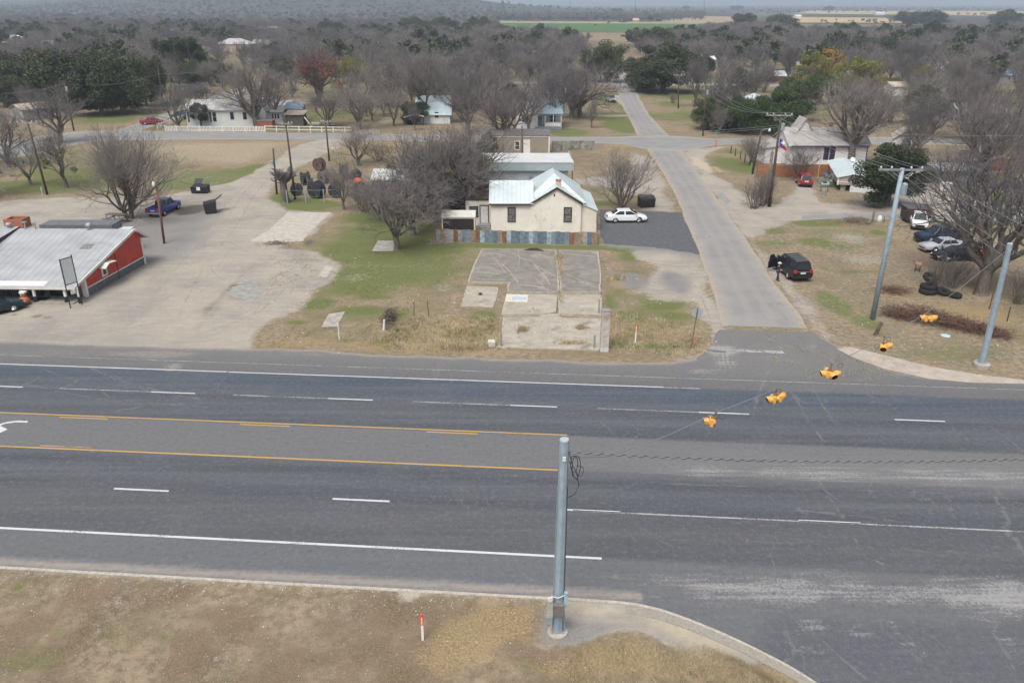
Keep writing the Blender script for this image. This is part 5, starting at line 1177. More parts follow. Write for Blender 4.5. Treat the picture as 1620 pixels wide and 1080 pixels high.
# --- house with carport further left
yb_=G(680,196).y; x0=X_(652,196,yb_); k=MPP(680,196)
h2=thing('carport_house','white house with pale blue metal roof and black carport behind bare trees','house',(x0,yb_,0))
block(h2,1.0,0,(712-652)*k,8,Z(690,180,yb_),'gx',Z(690,152,yb_+4),WSD,seam('pale_roof_far',(.42,.52,.55),0,.5,.2),.4)
a=MB(); z_=Z(660,180,yb_); a.prism([(-1.4,-3.2,z_-.4),(1.0,-3.2,z_+.3),(3.0,-3.2,z_-.2),(3.0,1.4,z_-.2),(1.0,1.4,z_+.3),(-1.4,1.4,z_-.4)][:3]+[(3.0,-3.2,z_-.3),(1.0,-3.2,z_+.2),(-1.4,-3.2,z_-.5)],(0,3.1,0)); a.build('carport_roof',M('carport_white',(.62,.64,.62),.6),h2)
a=MB(); 
for q in (-1.3,2.8): a.box(q,-3.1,0,q+.12,-3.0,z_-.3)
a.box(-1.2,-.4,.0,.95,-.3,z_-.4); a.build('carport_frame',BLACK,h2); window(h2,'f',0,5.0,1.2,1.0,1.4)
# --- white long building behind the white pickup
yb_=G(890,184).y
h3=thing('grey_mobile_home','long pale grey mobile home with white roof behind the white pickup','mobile home',(X_(866,184,yb_),yb_,0)); k=MPP(890,184)
block(h3,0,0,(916-866)*k,5,Z(890,147,yb_),'gx',Z(890,136,yb_+2.5),M('grey_siding',(.42,.41,.39),.8,.08,1),RW,.2); window(h3,'f',0,2.0,1.6,1.0,1.3); door(h3,'f',0,4.2,.6,.9,2.1,WHITE,WHITE)
# --- farmhouse
yb_=G(370,200).y; x0=X_(297,200,yb_); k=MPP(370,200)
FR=M('weathered_tin_roof',(.40,.395,.38),.7,.2,.8,dirt=(.12,.11,.11),dirtamt=.75); FW=M('farm_clapboard',(.78,.79,.80),.7,.04,1,stripes=(2,.18,.12))
fh=thing('farmhouse','white farmhouse with stained hipped tin roof behind a picket fence','house',(x0,yb_,0))
W_=(440-297)*k; m_=lambda px:(px-297)*k
ze=Z(320,173,yb_)
block(fh,0,0,m_(350),9,ze,'gx',Z(320,158,yb_+4.5),FW,FR,.5); block(fh,m_(346),-.5,m_(404),14,ze-.1,'hip',Z(366,143,yb_+6.5),FW,FR,.45,lift=.03)
block(fh,m_(404),1.5,m_(420),13,ze-.3,'gy',ze+1.4,FW,FR,.3); block(fh,m_(418),3.0,m_(441),13,ze-1.0,'sf',ze+.3,FW,FR,.35)
for px,w in ((338,.95),(347.5,.9)): window(fh,'f',0,m_(px),.9,w,2.1,WHITE,GLASS,.1)
for px in (367,387): window(fh,'f',-.5,m_(px)+.1,1.5,.75,1.5,TRIMB,GLASS,.06)
for px in (425,429.5,434): window(fh,'f',3.0,m_(px),1.2,.5,1.1,WHITE,GLASS,.06)
window(fh,'l',0,1.0,.9,.8,2.0,M('green_shutter',(.05,.09,.07),.7),GLASS,.12); 
a=MB()
for px in (334,299): a.box(m_(px),-.04,.9,m_(px)+.35,-.005,3.0)
a.build('shutter',M('green_shutter',(.05,.09,.07),.7),fh)
a=MB().box(m_(390),5,4.5,m_(390)+.8,5.8,7.6); a.build('chimney',M('orange_brick',(.42,.17,.09),.9,.15,5),fh)
# picket fence, rail fence
def picket(pa,pb,h,label,step=.32,mat=WHITE,pick=True,name='picket_fence'):
    A=G(*pa);B_=G(*pb);d=B_-A;L=d.length;o=thing(name,label,'fence',A,math.atan2(d.y,d.x))
    r=MB(); 
    for z in ((.25,.34),(h-.22,h-.13)) if pick else ((h*.5-.06,h*.5+.06),(h-.08,h+.05)): r.box(0,-.03,z[0],L,.03,z[1])
    r.build('rail',mat,o); q=MB(); x=0
    while x<L and pick: q.box(x,-.055,.05,x+.16,-.031,h); x+=step
    if pick: q.build('picket',mat,o)['kind']='stuff'
    x=0
    while x<=L+.1: MB().box(x-.07,-.07,0,x+.07,.029 if pick else .07,h+.1).build('fence_post',mat,o); x+=max(2.4,L/60)
    return o
picket((262,208),(419,209),1.15,'white picket fence along the road in front of the farmhouse')
picket((300,186),(250,205),1.1,'white picket fence receding at the left side of the farmhouse')
picket((420,209),(556,211),1.2,'white two rail board fence beside the farmhouse yard',pick=False,name='rail_fence')
# --- farm outbuildings
yb_=G(467,200).y; k=MPP(467,200)
fs=thing('brown_shed','tan wooden shed with blue grey tin roof right of the farmhouse','shed',(X_(452,197,yb_+6),yb_+6,0))
block(fs,0,0,3.9,3.5,Z(465,173,yb_+6),'sf',Z(465,162,yb_+9.5),M('tan_boards',(.33,.22,.14),.9,.15,2),M('blue_tin',(.16,.22,.28),.5,.3,2,dirt=(.4,.42,.42)),.2)
f2=thing('lean_to_shed','low weathered grey shed with sagging roof in front of the tan shed','shed',(X_(454,196,yb_),yb_,0))
block(f2,0,0,3.6,3.0,Z(470,182,yb_),'sf',Z(470,175,yb_+3),M('old_boards',(.13,.11,.10),.95,.3,3,stripes=(0,.2,.5)),M('rusty_tin',(.33,.27,.23),.8,.3,2),.4)
a=MB().tube([(3.9,-.3,2.0),(5.6,-1.2,.1)],.09,6); a.build('prop_plank',WHITE,f2)
b3=thing('brick_planter_wall','low red brick enclosure at the right end of the farmhouse','wall',(X_(408,206,G(408,203).y),G(408,203).y,0)); MB().box(0,0,0,3.2,2.2,1.5).build('brickwork',BRICK,b3); MB().box(-.1,-.1,1.502,3.3,2.3,1.58).build('coping',GREYM,b3)
def picnic(px,py,rz,mat,label,s=1.0):
    g=G(px,py); o=thing('picnic_table',label,'picnic table',g,rz); o.scale=(s,s,s)
    a=MB(); [a.box(-.95,-.36+i*.15,.74,.95,-.235+i*.15,.78) for i in range(5)]; a.build('table_top',mat,o)
    for y in (-.78,.55): MB().box(-.95,y,.43,.95,y+.24,.47).build('bench_seat',mat,o)
    for x in (-.7,.6): 
        MB().add([],[]).tube([(x,-.3,.74),(x,-.72,0)],.04,6).tube([(x,.3,.74),(x,.72,0)],.04,6).tube([(x,-.66,.41),(x,.66,.41)],.035,6).build('leg',mat,o)
    return o
picnic(186,352,R(-12),M('picnic_grey',(.13,.12,.115),.8,.2,4),'dark grey picnic table under the big bare tree',1.35)
for i,(px,py,lb,mt) in enumerate([(500,201,'pale picnic table in the farmhouse yard left of the orange stool',WHITE),(524,202,'grey picnic table beside the short utility pole',CONC),(493,203,'orange wooden picnic bench next to the pale table',WOODL)]): picnic(px,py-2,R(10*i),mt,lb,.9)
# --- restaurant
RED=M('red_siding',(.52,.055,.035),.55,.12,1.2,stripes=(2,.22,.10),dirt=(.33,.04,.03),dirtamt=.4); ROOFG=M('grey_metal_roof',(.36,.37,.378),.5,.12,.5,stripes=(0,.62,.34,.10),dirt=(.24,.25,.26),dirtamt=.6)
A=G(138,470); Bk=G(229,418); dv=(Bk-A); rz=math.atan2(dv.y,dv.x)-R(90); A2=A

rz=R(-1.5); SK=dv.normalized(); skew=math.tan(math.atan2(SK.x,SK.y)+rz); print('SKEW',skew)
rs=thing('restaurant','red sided restaurant with big grey metal roof and covered porch at the left edge','restaurant',A,rz)
def sk(o):
    for v in o.data.vertices: v.co.x+=v.co.y*skew
    return o
zf,zp,zb_,yp,ye=1.85,3.86,2.62,8.85,10.1; sl=(zp-zf)/yp
a=MB(); a.prism([(-30,0,.75),(-30,ye,.75),(-30,ye,zp-(ye-yp)*.62),(-30,yp,zp-.02),(-30,0,zf-.02)],(30,0,0)); sk(a.build('wall',RED,rs))
a=MB(); a.box(-30,.03,-.1,-.03,ye-.03,.749); sk(a.build('foundation',M('foundation_grey',(.16,.16,.16),.9,.2,3),rs))
a=MB(); e=-1.75; a.prism([(-34,e,zf+e*sl),(.18,e,zf+e*sl),(.18,yp,zp),(-34,yp,zp)],(0,0,.10)); a.prism([(-34,yp,zp+.002),(.3,yp,zp+.002),(.3,ye+1.0,zp-(ye+1-yp)*.62),(-34,ye+1.0,zp-(ye+1-yp)*.62)],(0,0,.1)); sk(a.build('roof',ROOFG,rs))
a=MB(); a.prism([(.185,e,zf+e*sl-.1),(.30,e,zf+e*sl-.1),(.30,yp,zp-.1),(.185,yp,zp-.1)],(0,0,.24)); a.prism([(.305,yp,zp-.12),(.38,yp,zp-.12),(.38,ye+1,zp-(ye+1-yp)*.62-.12),(.305,ye+1,zp-(ye+1-yp)*.62-.12)],(0,0,.25)); a.box(-34,e-.08,zf+e*sl-.12,.3,e-.005,zf+e*sl+.08)
sk(a.build('roof_trim',M('cream_fascia',(.62,.59,.53),.6,.08,2),rs))
a=MB(); a.box(.002,-.05,0,.08,.22,zf-.05); a.box(-.28,-.08,0,.001,-.003,zf-.05); a.box(.002,ye-.22,0,.07,ye+.02,2.75); a.box(.002,.221,.74,.05,ye-.221,.84); sk(a.build('corner_board',WHITE,rs))
# raised roof of the left half
a=MB(); xr=-11.4; a.prism([(-34,.6,zf+.1),(-34,yp,zp-.1),(-34,yp,zp+.02),(-34,.6,zf+.1+.95)],(34+xr-.25,0,0)); sk(a.build('dormer_wall',RED,rs))
a=MB(); a.prism([(-34,.3,zf+.1+.95),(xr,.3,zf+.1+.95),(xr,yp+.2,zp+.10),(-34,yp+.2,zp+.10)],(0,0,.12)); sk(a.build('upper_roof',ROOFG,rs))
a=MB(); a.prism([(xr+.005,.3,zf+.95),(xr+.08,.3,zf+.95),(xr+.08,yp+.2,zp+.02),(xr+.005,yp+.2,zp+.02)],(0,0,.22)); sk(a.build('upper_trim',TRIMB,rs))
a=MB(); a.prism([(-7.1,-1.6,zf-1.6*sl+.104),(-2.6,-1.6,zf-1.6*sl+.104),(-2.6,-.85,zf-.85*sl+.104),(-7.1,-.85,zf-.85*sl+.104)],(0,0,.02)); sk(a.build('roof_panel',M('new_white_panel',(.66,.70,.72),.5,.05,1),rs))
a=MB(); a.prism([(-3.1,4.9,zf+4.9*sl+.104),(-2.0,4.9,zf+4.9*sl+.104),(-2.0,5.8,zf+5.8*sl+.104),(-3.1,5.8,zf+5.8*sl+.104)],(0,0,.015)); sk(a.build('roof_panel',M('worn_patch',(.2,.19,.18),.8,.4,5),rs))
for x_ in (-4.2,-12.2): a=MB(); a.tube([(x_,yp-.1,zp+.05),(x_,yp-.1,zp+.35)],.2,10); a.ball((x_,yp-.1,zp+.5),.33,0,10,6,.7); sk(a.build('turbine_vent',GREYM,rs,True))
a=MB(); a.tube([(-10.6,yp-.1,zp),(-10.6,yp-.1,zp+.7)],.1,8).box(-10.8,yp-.25,zp+.7,-10.4,yp+.05,zp+.8); a.tube([(-9.6,yp-.1,zp),(-9.6,yp-.1,zp+.75)],.07,6); sk(a.build('flue',GALV,rs))
# window with its own little roof on the red wall
wo=sk(window(rs,'r',0,2.75,.98,.85,.95,WHITE,GLASS,.16,0)); 
for c_ in wo.children: sk(c_)
a=MB(); a.prism([(.02,2.3,1.98),(.75,2.3,1.9),(.75,3.0,2.22),(.02,3.0,2.3)],(0,0,.07)); a.prism([(.02,3.0,2.302),(.75,3.0,2.222),(.75,4.2,2.1),(.02,4.2,2.18)],(0,0,.07)); sk(a.build('window_canopy',M('cream_fascia',(0,0,0)),rs))
a=MB(); a.tube([(.06,5.2,.1),(.06,5.2,2.5)],.03,5); sk(a.build('conduit',TRIMB,rs))
# porch
a=MB(); a.box(-34,-1.9,.0,-.1,0,.10); sk(a.build('porch_floor',M('porch_concrete',(.30,.27,.235),.9,.15,1.5),rs))
for px in (27.5,48,98,120):
    g=G(px,484.5); q=Matrix.Rotation(-rz,3,'Z')@(g-A); x_=q.x+.12
    a=MB().tube([(x_,-1.55,.62),(x_,-1.55,zf+e*sl)],.13,10); c_=sk(a.build('porch_post',WHITE,rs)); MB().tube([(x_,-1.55,.0),(x_,-1.55,.62)],.17,8).build('post_base',BLACK,c_); sk(c_.children[0])
for x0_,x1_ in ((-3.3,-1.5),(-5.2,-3.9),(-12,-7)): 
    a=MB(); a.box(x0_,-.06,.15,x1_,-.003,1.5); sk(a.build('glazing',GLASS,rs))
a=MB()
for i in range(12): a.box(-7.6+i*.2,-.5,.1,-7.52+i*.2,-.46,.95)
a.box(-7.7,-.52,.95,-5.2,-.44,1.0); sk(a.build('porch_railing',BLACK,rs))
a=MB(); a.box(-4.6,-1.2,.102,-3.0,-.4,.115); sk(tag(a.build('door_mat',RUBBER,rs)))
# sign
g=G(121,485); so_=thing('pole_sign','blank white sign in a thin black frame on two black poles before the porch','sign',g,R(62))
ht=Z(120,408,g.y); hb=Z(120,449,g.y)
a=MB()
for x_ in (-.55,.55): a.box(x_-.035,-.035,0,x_+.035,.035,ht if x_<0 else ht+.15)
a.box(-.514,-.03,hb,.514,.03,hb+.06); a.box(-.514,-.03,ht-.06,.514,.03,ht); a.build('frame',BLACK,so_)
MB().box(-.5,-.02,hb+.07,.5,.02,ht-.07).build('sign_panel',M('blank_panel',(.62,.66,.66),.4,.06,1,dirt=(.45,.48,.47)),so_)
MB().box(-.25,-.05,1.2,.2,-.04,1.55).build('notice',WHITE,so_)
g=G(41,482); o=thing('clay_fire_pot','round orange clay fire pot with a small white hood on the porch edge','fire pot',g)
MB().ball((0,0,.42),.42,0,12,8,.9).tube([(0,0,.7),(0,0,.95)],[.2,.24],10).build('pot',M('orange_clay',(.45,.13,.06),.7,.2,4),o); MB().box(-.25,-.2,1.1,.25,.2,1.25).tube([(0,0,.95),(0,0,1.1)],.05,6).build('hood',WHITE,o)
g=G(21,360); o=thing('brick_barbecue','open topped red brick barbecue behind the restaurant','barbecue',G(8,362)); a=MB(); W2=(37-8)*MPP(20,360)
a.box(0,0,0,W2,.25,1.1); a.box(0,1.5,0,W2,1.75,1.1); a.box(0,.2501,0,.25,1.4999,1.1); a.box(W2-.25,.2501,0,W2,1.4999,1.1); a.build('brickwork',BRICK,o); MB().box(.26,.26,.1,W2-.26,1.49,.7).build('ash_bed',BLACK,o)
o=thing('roof_annex','low dark walled annex with pale roof edge behind the restaurant ridge','building',(X_(62,358,81.5),81.5,0)); ah=Z(75,356,81.5); a=MB(); a.box(0,0,0,7.6,2.2,ah); a.build('wall',M('annex_dark',(.13,.14,.15),.8),o); MB().box(4.6,-.1,ah-.9,9.0,2.0,ah-.7).build('roof',M('pale_tin',(.6,.62,.62),.5),o)

# --- right side buildings
yb_=G(1300,262).y; x0=X_(1247,262,yb_); k=MPP(1300,262); W_=(1368-1247)*k
GR=M('grey_shingle_roof',(.36,.34,.32),.9,.12,.6,dirt=(.15,.13,.13),dirtamt=.8); WP=M('white_stucco',(.74,.71,.71),.8,.05,1.5,stripes=(2,.2,.08)); PURP=M('purple_trim',(.06,.045,.13),.6,.1,2)
gh=thing('grey_roofed_house','white house with mottled grey roof and purple framed double window behind the wooden fence','house',(x0,yb_,0))
ze=Z(1300,229,yb_); zr=Z(1300,202,yb_+4.2)
block(gh,0,0,W_,8.4,ze,'gx',zr,WP,GR,.5); block(gh,W_*.08,3.4,W_*.42,6.6,ze+.2,'gy',Z(1277,189,yb_+3.5)+.1,WP,GR,.3,lift=.03)
block(gh,-3.4,2.0,-.02,8,ze-1.0,'sl',ze-.2,WP,GR,.3)
for px in (1300,1309.5): window(gh,'f',0,(px-1247)*k,Z(px,253,yb_),.88,Z(px,232,yb_)-Z(px,253,yb_),PURP,GLASS,.13,1)
MB().box(-.04,-.53,ze-.32,W_+.04,-.505,ze-.08).build('fascia',PURP,gh); MB().box(W_-.1,-.06,0,W_+.06,-.003,ze-.3).build('corner_board',PURP,gh)
MB().box(W_*.62,5,zr-.6,W_*.62+.5,5.5,zr+.75).build('chimney',M('orange_brick',(0,0,0)),gh)
# wooden fence
A=G(1196,281);Bk=G(1350,279); d=Bk-A; o=thing('wooden_fence','orange brown board fence in front of the grey roofed house','fence',A,math.atan2(d.y,d.x)); FB=M('cedar_boards',(.34,.145,.055),.85,.2,2,stripes=(0,.15,.35))
L_=d.length; nn_=6
for i in range(nn_): MB().box(L_*i/nn_+.05,-.02,.05,L_*(i+1)/nn_-.05,.02,1.85+.03*(i%2)).build('fence_panel',FB,o); MB().box(L_*i/nn_-.05,-.06,0,L_*i/nn_+.05,.04,1.98).build('fence_post',M('cedar_post',(.22,.1,.045),.9),o)
A=G(1460,276);Bk=G(1640,268); d=Bk-A; o=thing('wooden_fence','brown board fence behind the grey carport at the right','fence',A,math.atan2(d.y,d.x)); MB().box(0,-.03,0,d.length,.03,1.9).build('fence_panel',M('brown_boards',(.22,.10,.055),.9,.25,1.5,stripes=(0,.15,.35)),o)
# white shed
g=G(1411,236); o=thing('white_shed','small white shed with a weathered gable roof beside a bare tree','shed',(g.x,g.y,0),R(-22)); zz=Z(1411,219,g.y)
block(o,0,0,4.4,6.5,zz,'gy',zz+1.5,WP,M('weathered_ply',(.42,.38,.32),.9,.15,1,stripes=(1,1.2,.2)),.3); door(o,'f',0,1.6,0,1.1,1.7,GREYM,GREYM)
# mobile home end-on at right
g=G(1323,302); o=thing('trailer_house','beige trailer house with pale blue roof and white skirting under the evergreen','mobile home',(g.x,g.y,0),R(-14)); zt=Z(1323,281,g.y)
TB=M('beige_ribs',(.42,.36,.32),.7,.06,1,stripes=(0,.3,.22)); a=MB(); a.prism([(0,0,.9),(4.2,0,.9),(4.2,0,zt),(2.1,0,zt+.55),(0,0,zt)],(0,13,0)); a.build('wall',TB,o)
r_=MB(); prof_roof(r_,0,0,4.2,13,zt,'gy',zt+.55,.2); r_.build('roof',RBLUEY,o)
a=MB(); a.box(-.02,-.05,.85,.12,-.004,zt); a.box(4.08,-.05,.85,4.22,-.004,zt); a.box(.121,-.05,1.25,4.079,-.004,1.33); a.box(-.05,-.004,.85,-.004,.12,zt); a.build('corner_trim',WHITE,o)
window(o,'f',0,2.0,1.5,1.0,1.5,WHITE,M('pale_glass',(.2,.22,.22),.2),.08,2)
a=MB(); a.box(1.7,-.35,0,5.2,-.28,.86); a.build('skirting',M('white_skirting',(.66,.68,.70),.6,.06,1,stripes=(0,.3,.15)),o); a=MB(); a.box(.6,.4,0,1.2,1.0,.9); a.box(3,4,0,3.6,5,.9); a.box(.6,8,0,1.2,9,.9); a.build('footing',CONC,o)
a=MB()
for i in range(5): a.box(-.4-.35*i-.35,2.2,.9-.2*i-.05,-.4-.35*i,3.3,.9-.2*i)
for y_ in (2.2,3.25): a.tube([(-.05,y_,1.8),(-.4,y_,1.8),(-2.2,y_,.9)],.04,5); a.tube([(-.4,y_,.85),(-.4,y_,1.8)],.04,5); a.tube([(-2.1,y_,0),(-2.1,y_,.95)],.04,5)
a.build('stair',GREYM,o)
# grey carport, other roofs
def simple(name,label,cat,px0,px1,pyb,pyeave,pyridge,depth,wall,roof,kind='gx',rz=0,win=2,over=.4):
    g=G((px0+px1)/2,pyb); x0=X_(px0,pyb,g.y); x1=X_(px1,pyb,g.y); ze=max(1.9,Z((px0+px1)/2,pyeave,g.y)); zr=max(ze+.25,Z((px0+px1)/2,pyridge,g.y+depth/2))
    o=thing(name,label,cat,(x0,g.y,0),rz); block(o,0,0,x1-x0,depth,ze,kind,zr,wall,roof,over)
    for i in range(win): window(o,'f',0,(x1-x0)*(i+.6)/(win+.3),1.0,.9,1.1,WHITE,GLASS,.08,0)
    return o
GW=M('grey_wall',(.3,.3,.3),.8,.1,1); PT=M('pale_tin_far',(.60,.63,.65),.5,.08,.5); PW_=M('far_white_wall',(.66,.66,.64),.8,.06,1); PINK=M('pink_brick_wall',(.38,.27,.23),.9,.08,1); BLW=M('blue_wall',(.22,.36,.47),.7,.08,1); TANW=M('tan_wall',(.42,.35,.28),.9,.08,1); GT=M('grey_tin_far',(.36,.37,.38),.6,.12,.4); DT=M('dull_roof',(.28,.26,.25),.8,.15,.6)
simple('carport_shed','low grey metal carport behind the bare trees at the right','carport',1484,1543,291,270,262,6,M('grey_ribs',(.24,.24,.25),.6,.1,1,stripes=(0,.4,.4)),GT,win=0)
simple('long_roof_building','long building with pale sloping metal roof at the upper right','building',1514,1592,192,178,164,11,M('slate_wall',(.2,.2,.24),.8),PT,win=3)
simple('blue_gable_house','house with pale blue gable roof among the dark trees','house',1190,1224,172,163,151,9,PW_,RBLUEY,'gy',win=1)
simple('far_house','white roofed house up the road beyond the live oaks','house',1072,1114,86,78,68,12,PW_,M('white_roof_far',(.7,.72,.74),.5),win=2)
simple('far_trailer','long white trailer right of the live oaks','mobile home',1086,1130,108,94,89,6,TANW,M('white_roof_far',(0,0,0)),win=2)
simple('far_house','low house with pale roof behind the round live oak','house',1018,1050,87,78,73,9,TANW,DT,win=1)
simple('red_barn','small dark red barn right of the hedge','barn',1220,1242,130,120,112,6,M('barn_red',(.22,.06,.05),.8),PT,'gx',win=0)
simple('far_house','pale roofed house above the yellow green trees','house',1308,1338,72,65,61,10,DT,M('white_roof_far',(0,0,0)),win=0)
simple('far_house','white roofed long house left of the olive tree','house',1226,1262,90,82,78,8,GW,PT,win=1); simple('far_house','pale low roof in the right middle wood','house',1155,1186,74,66,61,9,GW,PT,win=0)
simple('far_house','house with blue grey roof under the big dark oak','house',1440,1470,102,93,88,10,DT,M('pale_blue_roof_far',(.42,.5,.54),.5),win=1)
simple('wrecked_trailer','weathered white trailer box in the right wood','trailer',1409,1436,152,137,130,5,PW_,M('rust_roof_far',(.45,.38,.3),.8),win=0); simple('far_trailer','pale box trailer in the far right wood beside a pole','trailer',1546,1566,78,66,62,5,PW_,PT,win=0)
simple('far_house','pale long house at the middle of the right wood','house',1360,1392,137,131,127,6,TANW,DT,win=1)
simple('pink_house','pink brick house with weathered grey hip roof far left of centre','house',342,396,83,70,61,12,PINK,M('weathered_tin_roof',(0,0,0)),'hip',win=3)
simple('far_house','low house with brown grey roof right of the pink house','house',400,431,81,71,63,10,GW,DT,win=1); simple('far_house','small white house in front of the brown grey roof','house',415,442,88,81,73,7,PW_,M('rust_roof_far',(0,0,0)),win=1)
simple('blue_shed','blue walled shed with blue roof in the far left field','shed',226,246,71,61,58,6,M('steel_blue_wall',(.16,.25,.33),.6),BLW,win=0); simple('blue_house','small pale blue house at far left','house',128,150,67,60,57,6,BLW,PW_,win=1)
simple('far_shed','dark shed left of the pale blue house','shed',112,128,66,60,57,5,GW,DT,win=0); simple('long_white_building','long low white building at far left','building',218,254,60,53,50,9,PINK,PW_,win=2); simple('far_shop','white roofed shop right of the long low building','building',244,282,58,51,46,10,GW,PT,win=2)
for i,(a_,b_,c_) in enumerate([(392,412,'pale blue trailer at the left end of the trailer row'),(413,434,'second trailer in the far trailer row'),(436,456,'third trailer, blue grey, in the far trailer row'),(457,474,'blue fronted trailer in the far trailer row'),(476,508,'long white trailer at the right end of the trailer row')]):
    simple('far_trailer',c_,'trailer',a_,b_,52,46,42.5,9,[BLW,PW_,BLW,BLW,PW_][i],[PT,PW_,PT,PW_,PW_][i],win=0)
simple('far_house','pale long roof at the far left edge of town','house',0,36,68,60,56,9,PW_,PT,win=1); simple('far_house','white roof left of the blue house row','house',24,40,50,46,43,9,PW_,PT,win=0); simple('far_house','white house behind the trees at upper left','house',68,86,56,51,47,9,PW_,PT,win=1); simple('far_shed','long grey shed at upper left','shed',93,110,62,57,54,7,PW_,GT,win=0)
simple('far_house','small white house glimpsed between the bare trees','house',588,600,88,74,68,7,PW_,PT,win=0); simple('far_house','house with blue roof beyond the wooded block','house',740,760,57,50,46,8,DT,BLW,win=0); simple('far_house','grey roofed house with rusty edge','house',492,512,72,64,60,8,GW,PT,win=0)
simple('cow_barn','tan barn beyond the green field','barn',1002,1011,36,32.5,29,14,TANW,TANW,win=0); simple('far_barn','white metal barn in the tan field','barn',1386,1400,24.5,22,19.5,16,PW_,PT,win=0); simple('far_barn','pale shed beside the green strip','barn',1259,1268,29,26,23.5,14,PW_,PT,win=0)
simple('brick_garage','low pale roofed garage left behind the picnic tree','garage',20,52,190,172,162,7,GW,M('tan_roof_far',(.40,.35,.29),.9),'gy',rz=R(-30),win=0)
# old concrete garden wall, haystack, small things
A=G(873,238);Bk=G(940,238); MBw=MB().box(0,-.1,0,(Bk-A).length,.1,1.7); o=MBw.build('concrete_wall',M('mossy_wall',(.25,.24,.21),.9,.35,1.5,dirt=(.08,.08,.06),dirtamt=.8)); o.location=A; tag(o,'mossy grey concrete wall beside the cross street','wall')
g=G(1600,296); o=thing('straw_heap','domed heap of yellow straw at the right edge lawn','straw heap',g); 
C=np.random.RandomState(4).normal(size=(3500,3)); C/=np.linalg.norm(C,axis=1,keepdims=True); C[:,2]=np.abs(C[:,2]); C*=np.array([1.15,1.15,1.5])*1.0; link('straw',np_mesh('straw',[(*leaf_quads(C,.10,6),0)],[M('straw',(.38,.27,.11),.9,.2,3)]),o)

for a_ in [('far_house','pale roof between the poles at upper left',176,198,60,54,49,9,PW_,PT),('far_house','white box house right of the far white shop',300,322,62,55,50,8,PW_,DT),('far_house','low grey roofed house in front of the far left field',62,86,80,71,64,9,TANW,GT),('far_barn','long pale barn near the hill foot',150,172,44,41,38.5,14,PW_,PT),('far_house','white roofed house just above the lone junipers',262,284,86,76,69,8,PW_,PT),
   ('far_house','small tan house behind the red leaved tree',448,470,112,98,88,8,TANW,DT),('far_house','house with pale roof in the wooded block behind the tall bare trees',600,632,128,113,101,9,PW_,PT),('far_house','small grey roofed house deep in the left wooded block',700,728,112,99,90,9,GW,GT),('far_house','white gabled house near the left wooded block end',838,862,100,89,80,8,PW_,PT),
   ('far_house','white house with rusty roof right of the small red barn',1262,1284,118,107,98,8,PW_,M('rust_roof_far',(0,0,0))),('far_house','pale tin roofed house high in the right wood',1494,1520,112,101,93,9,PW_,PT),('far_house','blue roofed house near the right edge of the wood',1580,1608,132,119,109,9,GW,BLW),('far_shed','small white shed roof near the far right edge',1600,1618,88,80,74,7,PW_,PT),('far_house','low tan house right of the far white roofed house',1128,1150,84,76,70,8,TANW,DT)]: simple(a_[0],a_[1],'house' if 'house' in a_[0] else 'barn' if 'barn' in a_[0] else 'shed',*a_[2:8],a_[8],a_[9],a_[10] if len(a_)>10 else 'gx',win=1) if False else simple(a_[0],a_[1],'house' if 'house' in a_[0] else 'barn' if 'barn' in a_[0] else 'shed',a_[2],a_[3],a_[4],a_[5],a_[6],a_[7],a_[8],a_[9],win=1)
# ------------------------------------------------------------------ poles
INSUL=M('insulator',(.55,.60,.62),.3,.1,2)
POLE={}
def pole(key,pb,pt,label,mat=WOODP,r=.16,r1=.11,arms=(),trans=False,lamp=None,name='utility_pole',cat='utility pole',parts=None,azim=0,basez=0.0,nsid=12):
    b=G(*pb); t=AY(pt[0],pt[1],b.y); o=thing(name,label,cat,b); v=t-b; POLE[key]=(b,t,o)
    MB().tube([(0,0,-.05),v*.5,v],[r,(r+r1)/2,r1],nsid).build('pole',mat,o,True)
    for (dz,L,az,off) in arms:
        c=v*(1-dz/max(v.z,.1)); d=Vector((math.cos(az),math.sin(az),0)); nrm=Vector((-d.y,d.x,0))*-.16
        q=MB(); p0=c-d*(L/2-off)+nrm; p1=c+d*(L/2+off)+nrm; q.prism([p0+Vector((0,0,-.07)),p1+Vector((0,0,-.07)),p1+Vector((0,0,.07)),p0+Vector((0,0,.07))],-nrm.normalized()*.11)
        a_=q.build('crossarm',GREYM if mat is not WOODP else M('arm_wood',(.30,.28,.26),.9,.2,4),o)
        for f_ in (-.46,-.22,.22,.46):
            pp=c+nrm+d*(L*f_+off); MB().tube([pp+Vector((0,0,.07)),pp+Vector((0,0,.17)),pp+Vector((0,0,.30))],[.035,.085,.06],8).build('insulator',INSUL,a_)
        q=MB(); q.tube([c+nrm*.6-d*L*.28,c-Vector((0,0,.7))],.025,5); q.tube([c+nrm*.6+d*L*.28,c-Vector((0,0,.7))],.025,5); q.build('brace',GALV,o)
    if trans:
        c=v*(1-1.6/v.z)+Vector((.34,-.2,0)); MB().tube([c-Vector((0,0,.42)),c+Vector((0,0,.40)),c+Vector((0,0,.50))],[.24,.24,.10],12).build('transformer',GALV,o,False)
    if lamp:
        dz,dx,dy=lamp; c=v*(1-dz/v.z); e=c+Vector((dx,dy,.25)); MB().tube([c,c+Vector((dx*.5,dy*.5,.3)),e],.035,6).build('lamp_arm',GALV,o); MB().tube([e+Vector((0,0,.14)),e,e-Vector((0,0,.18)),e-Vector((0,0,.34))],[.09,.16,.20,.16],10).build('lamp_head',M('lamp_white',(.62,.64,.62),.4,.05,1),o)
    return o
pole('A',(75,308),(43,191),'leaning utility pole with crossarm at the far left meadow',arms=[(.3,2.6,R(10),0)])
pole('B',(467,315),(452,193),'tall thin utility pole with crossarm beside the cable reels',arms=[(.25,1.7,R(5),0)])
pole('C',(438,307),(432,235),'short bare pole with a pale blue box at the gravel lane',r=.15)
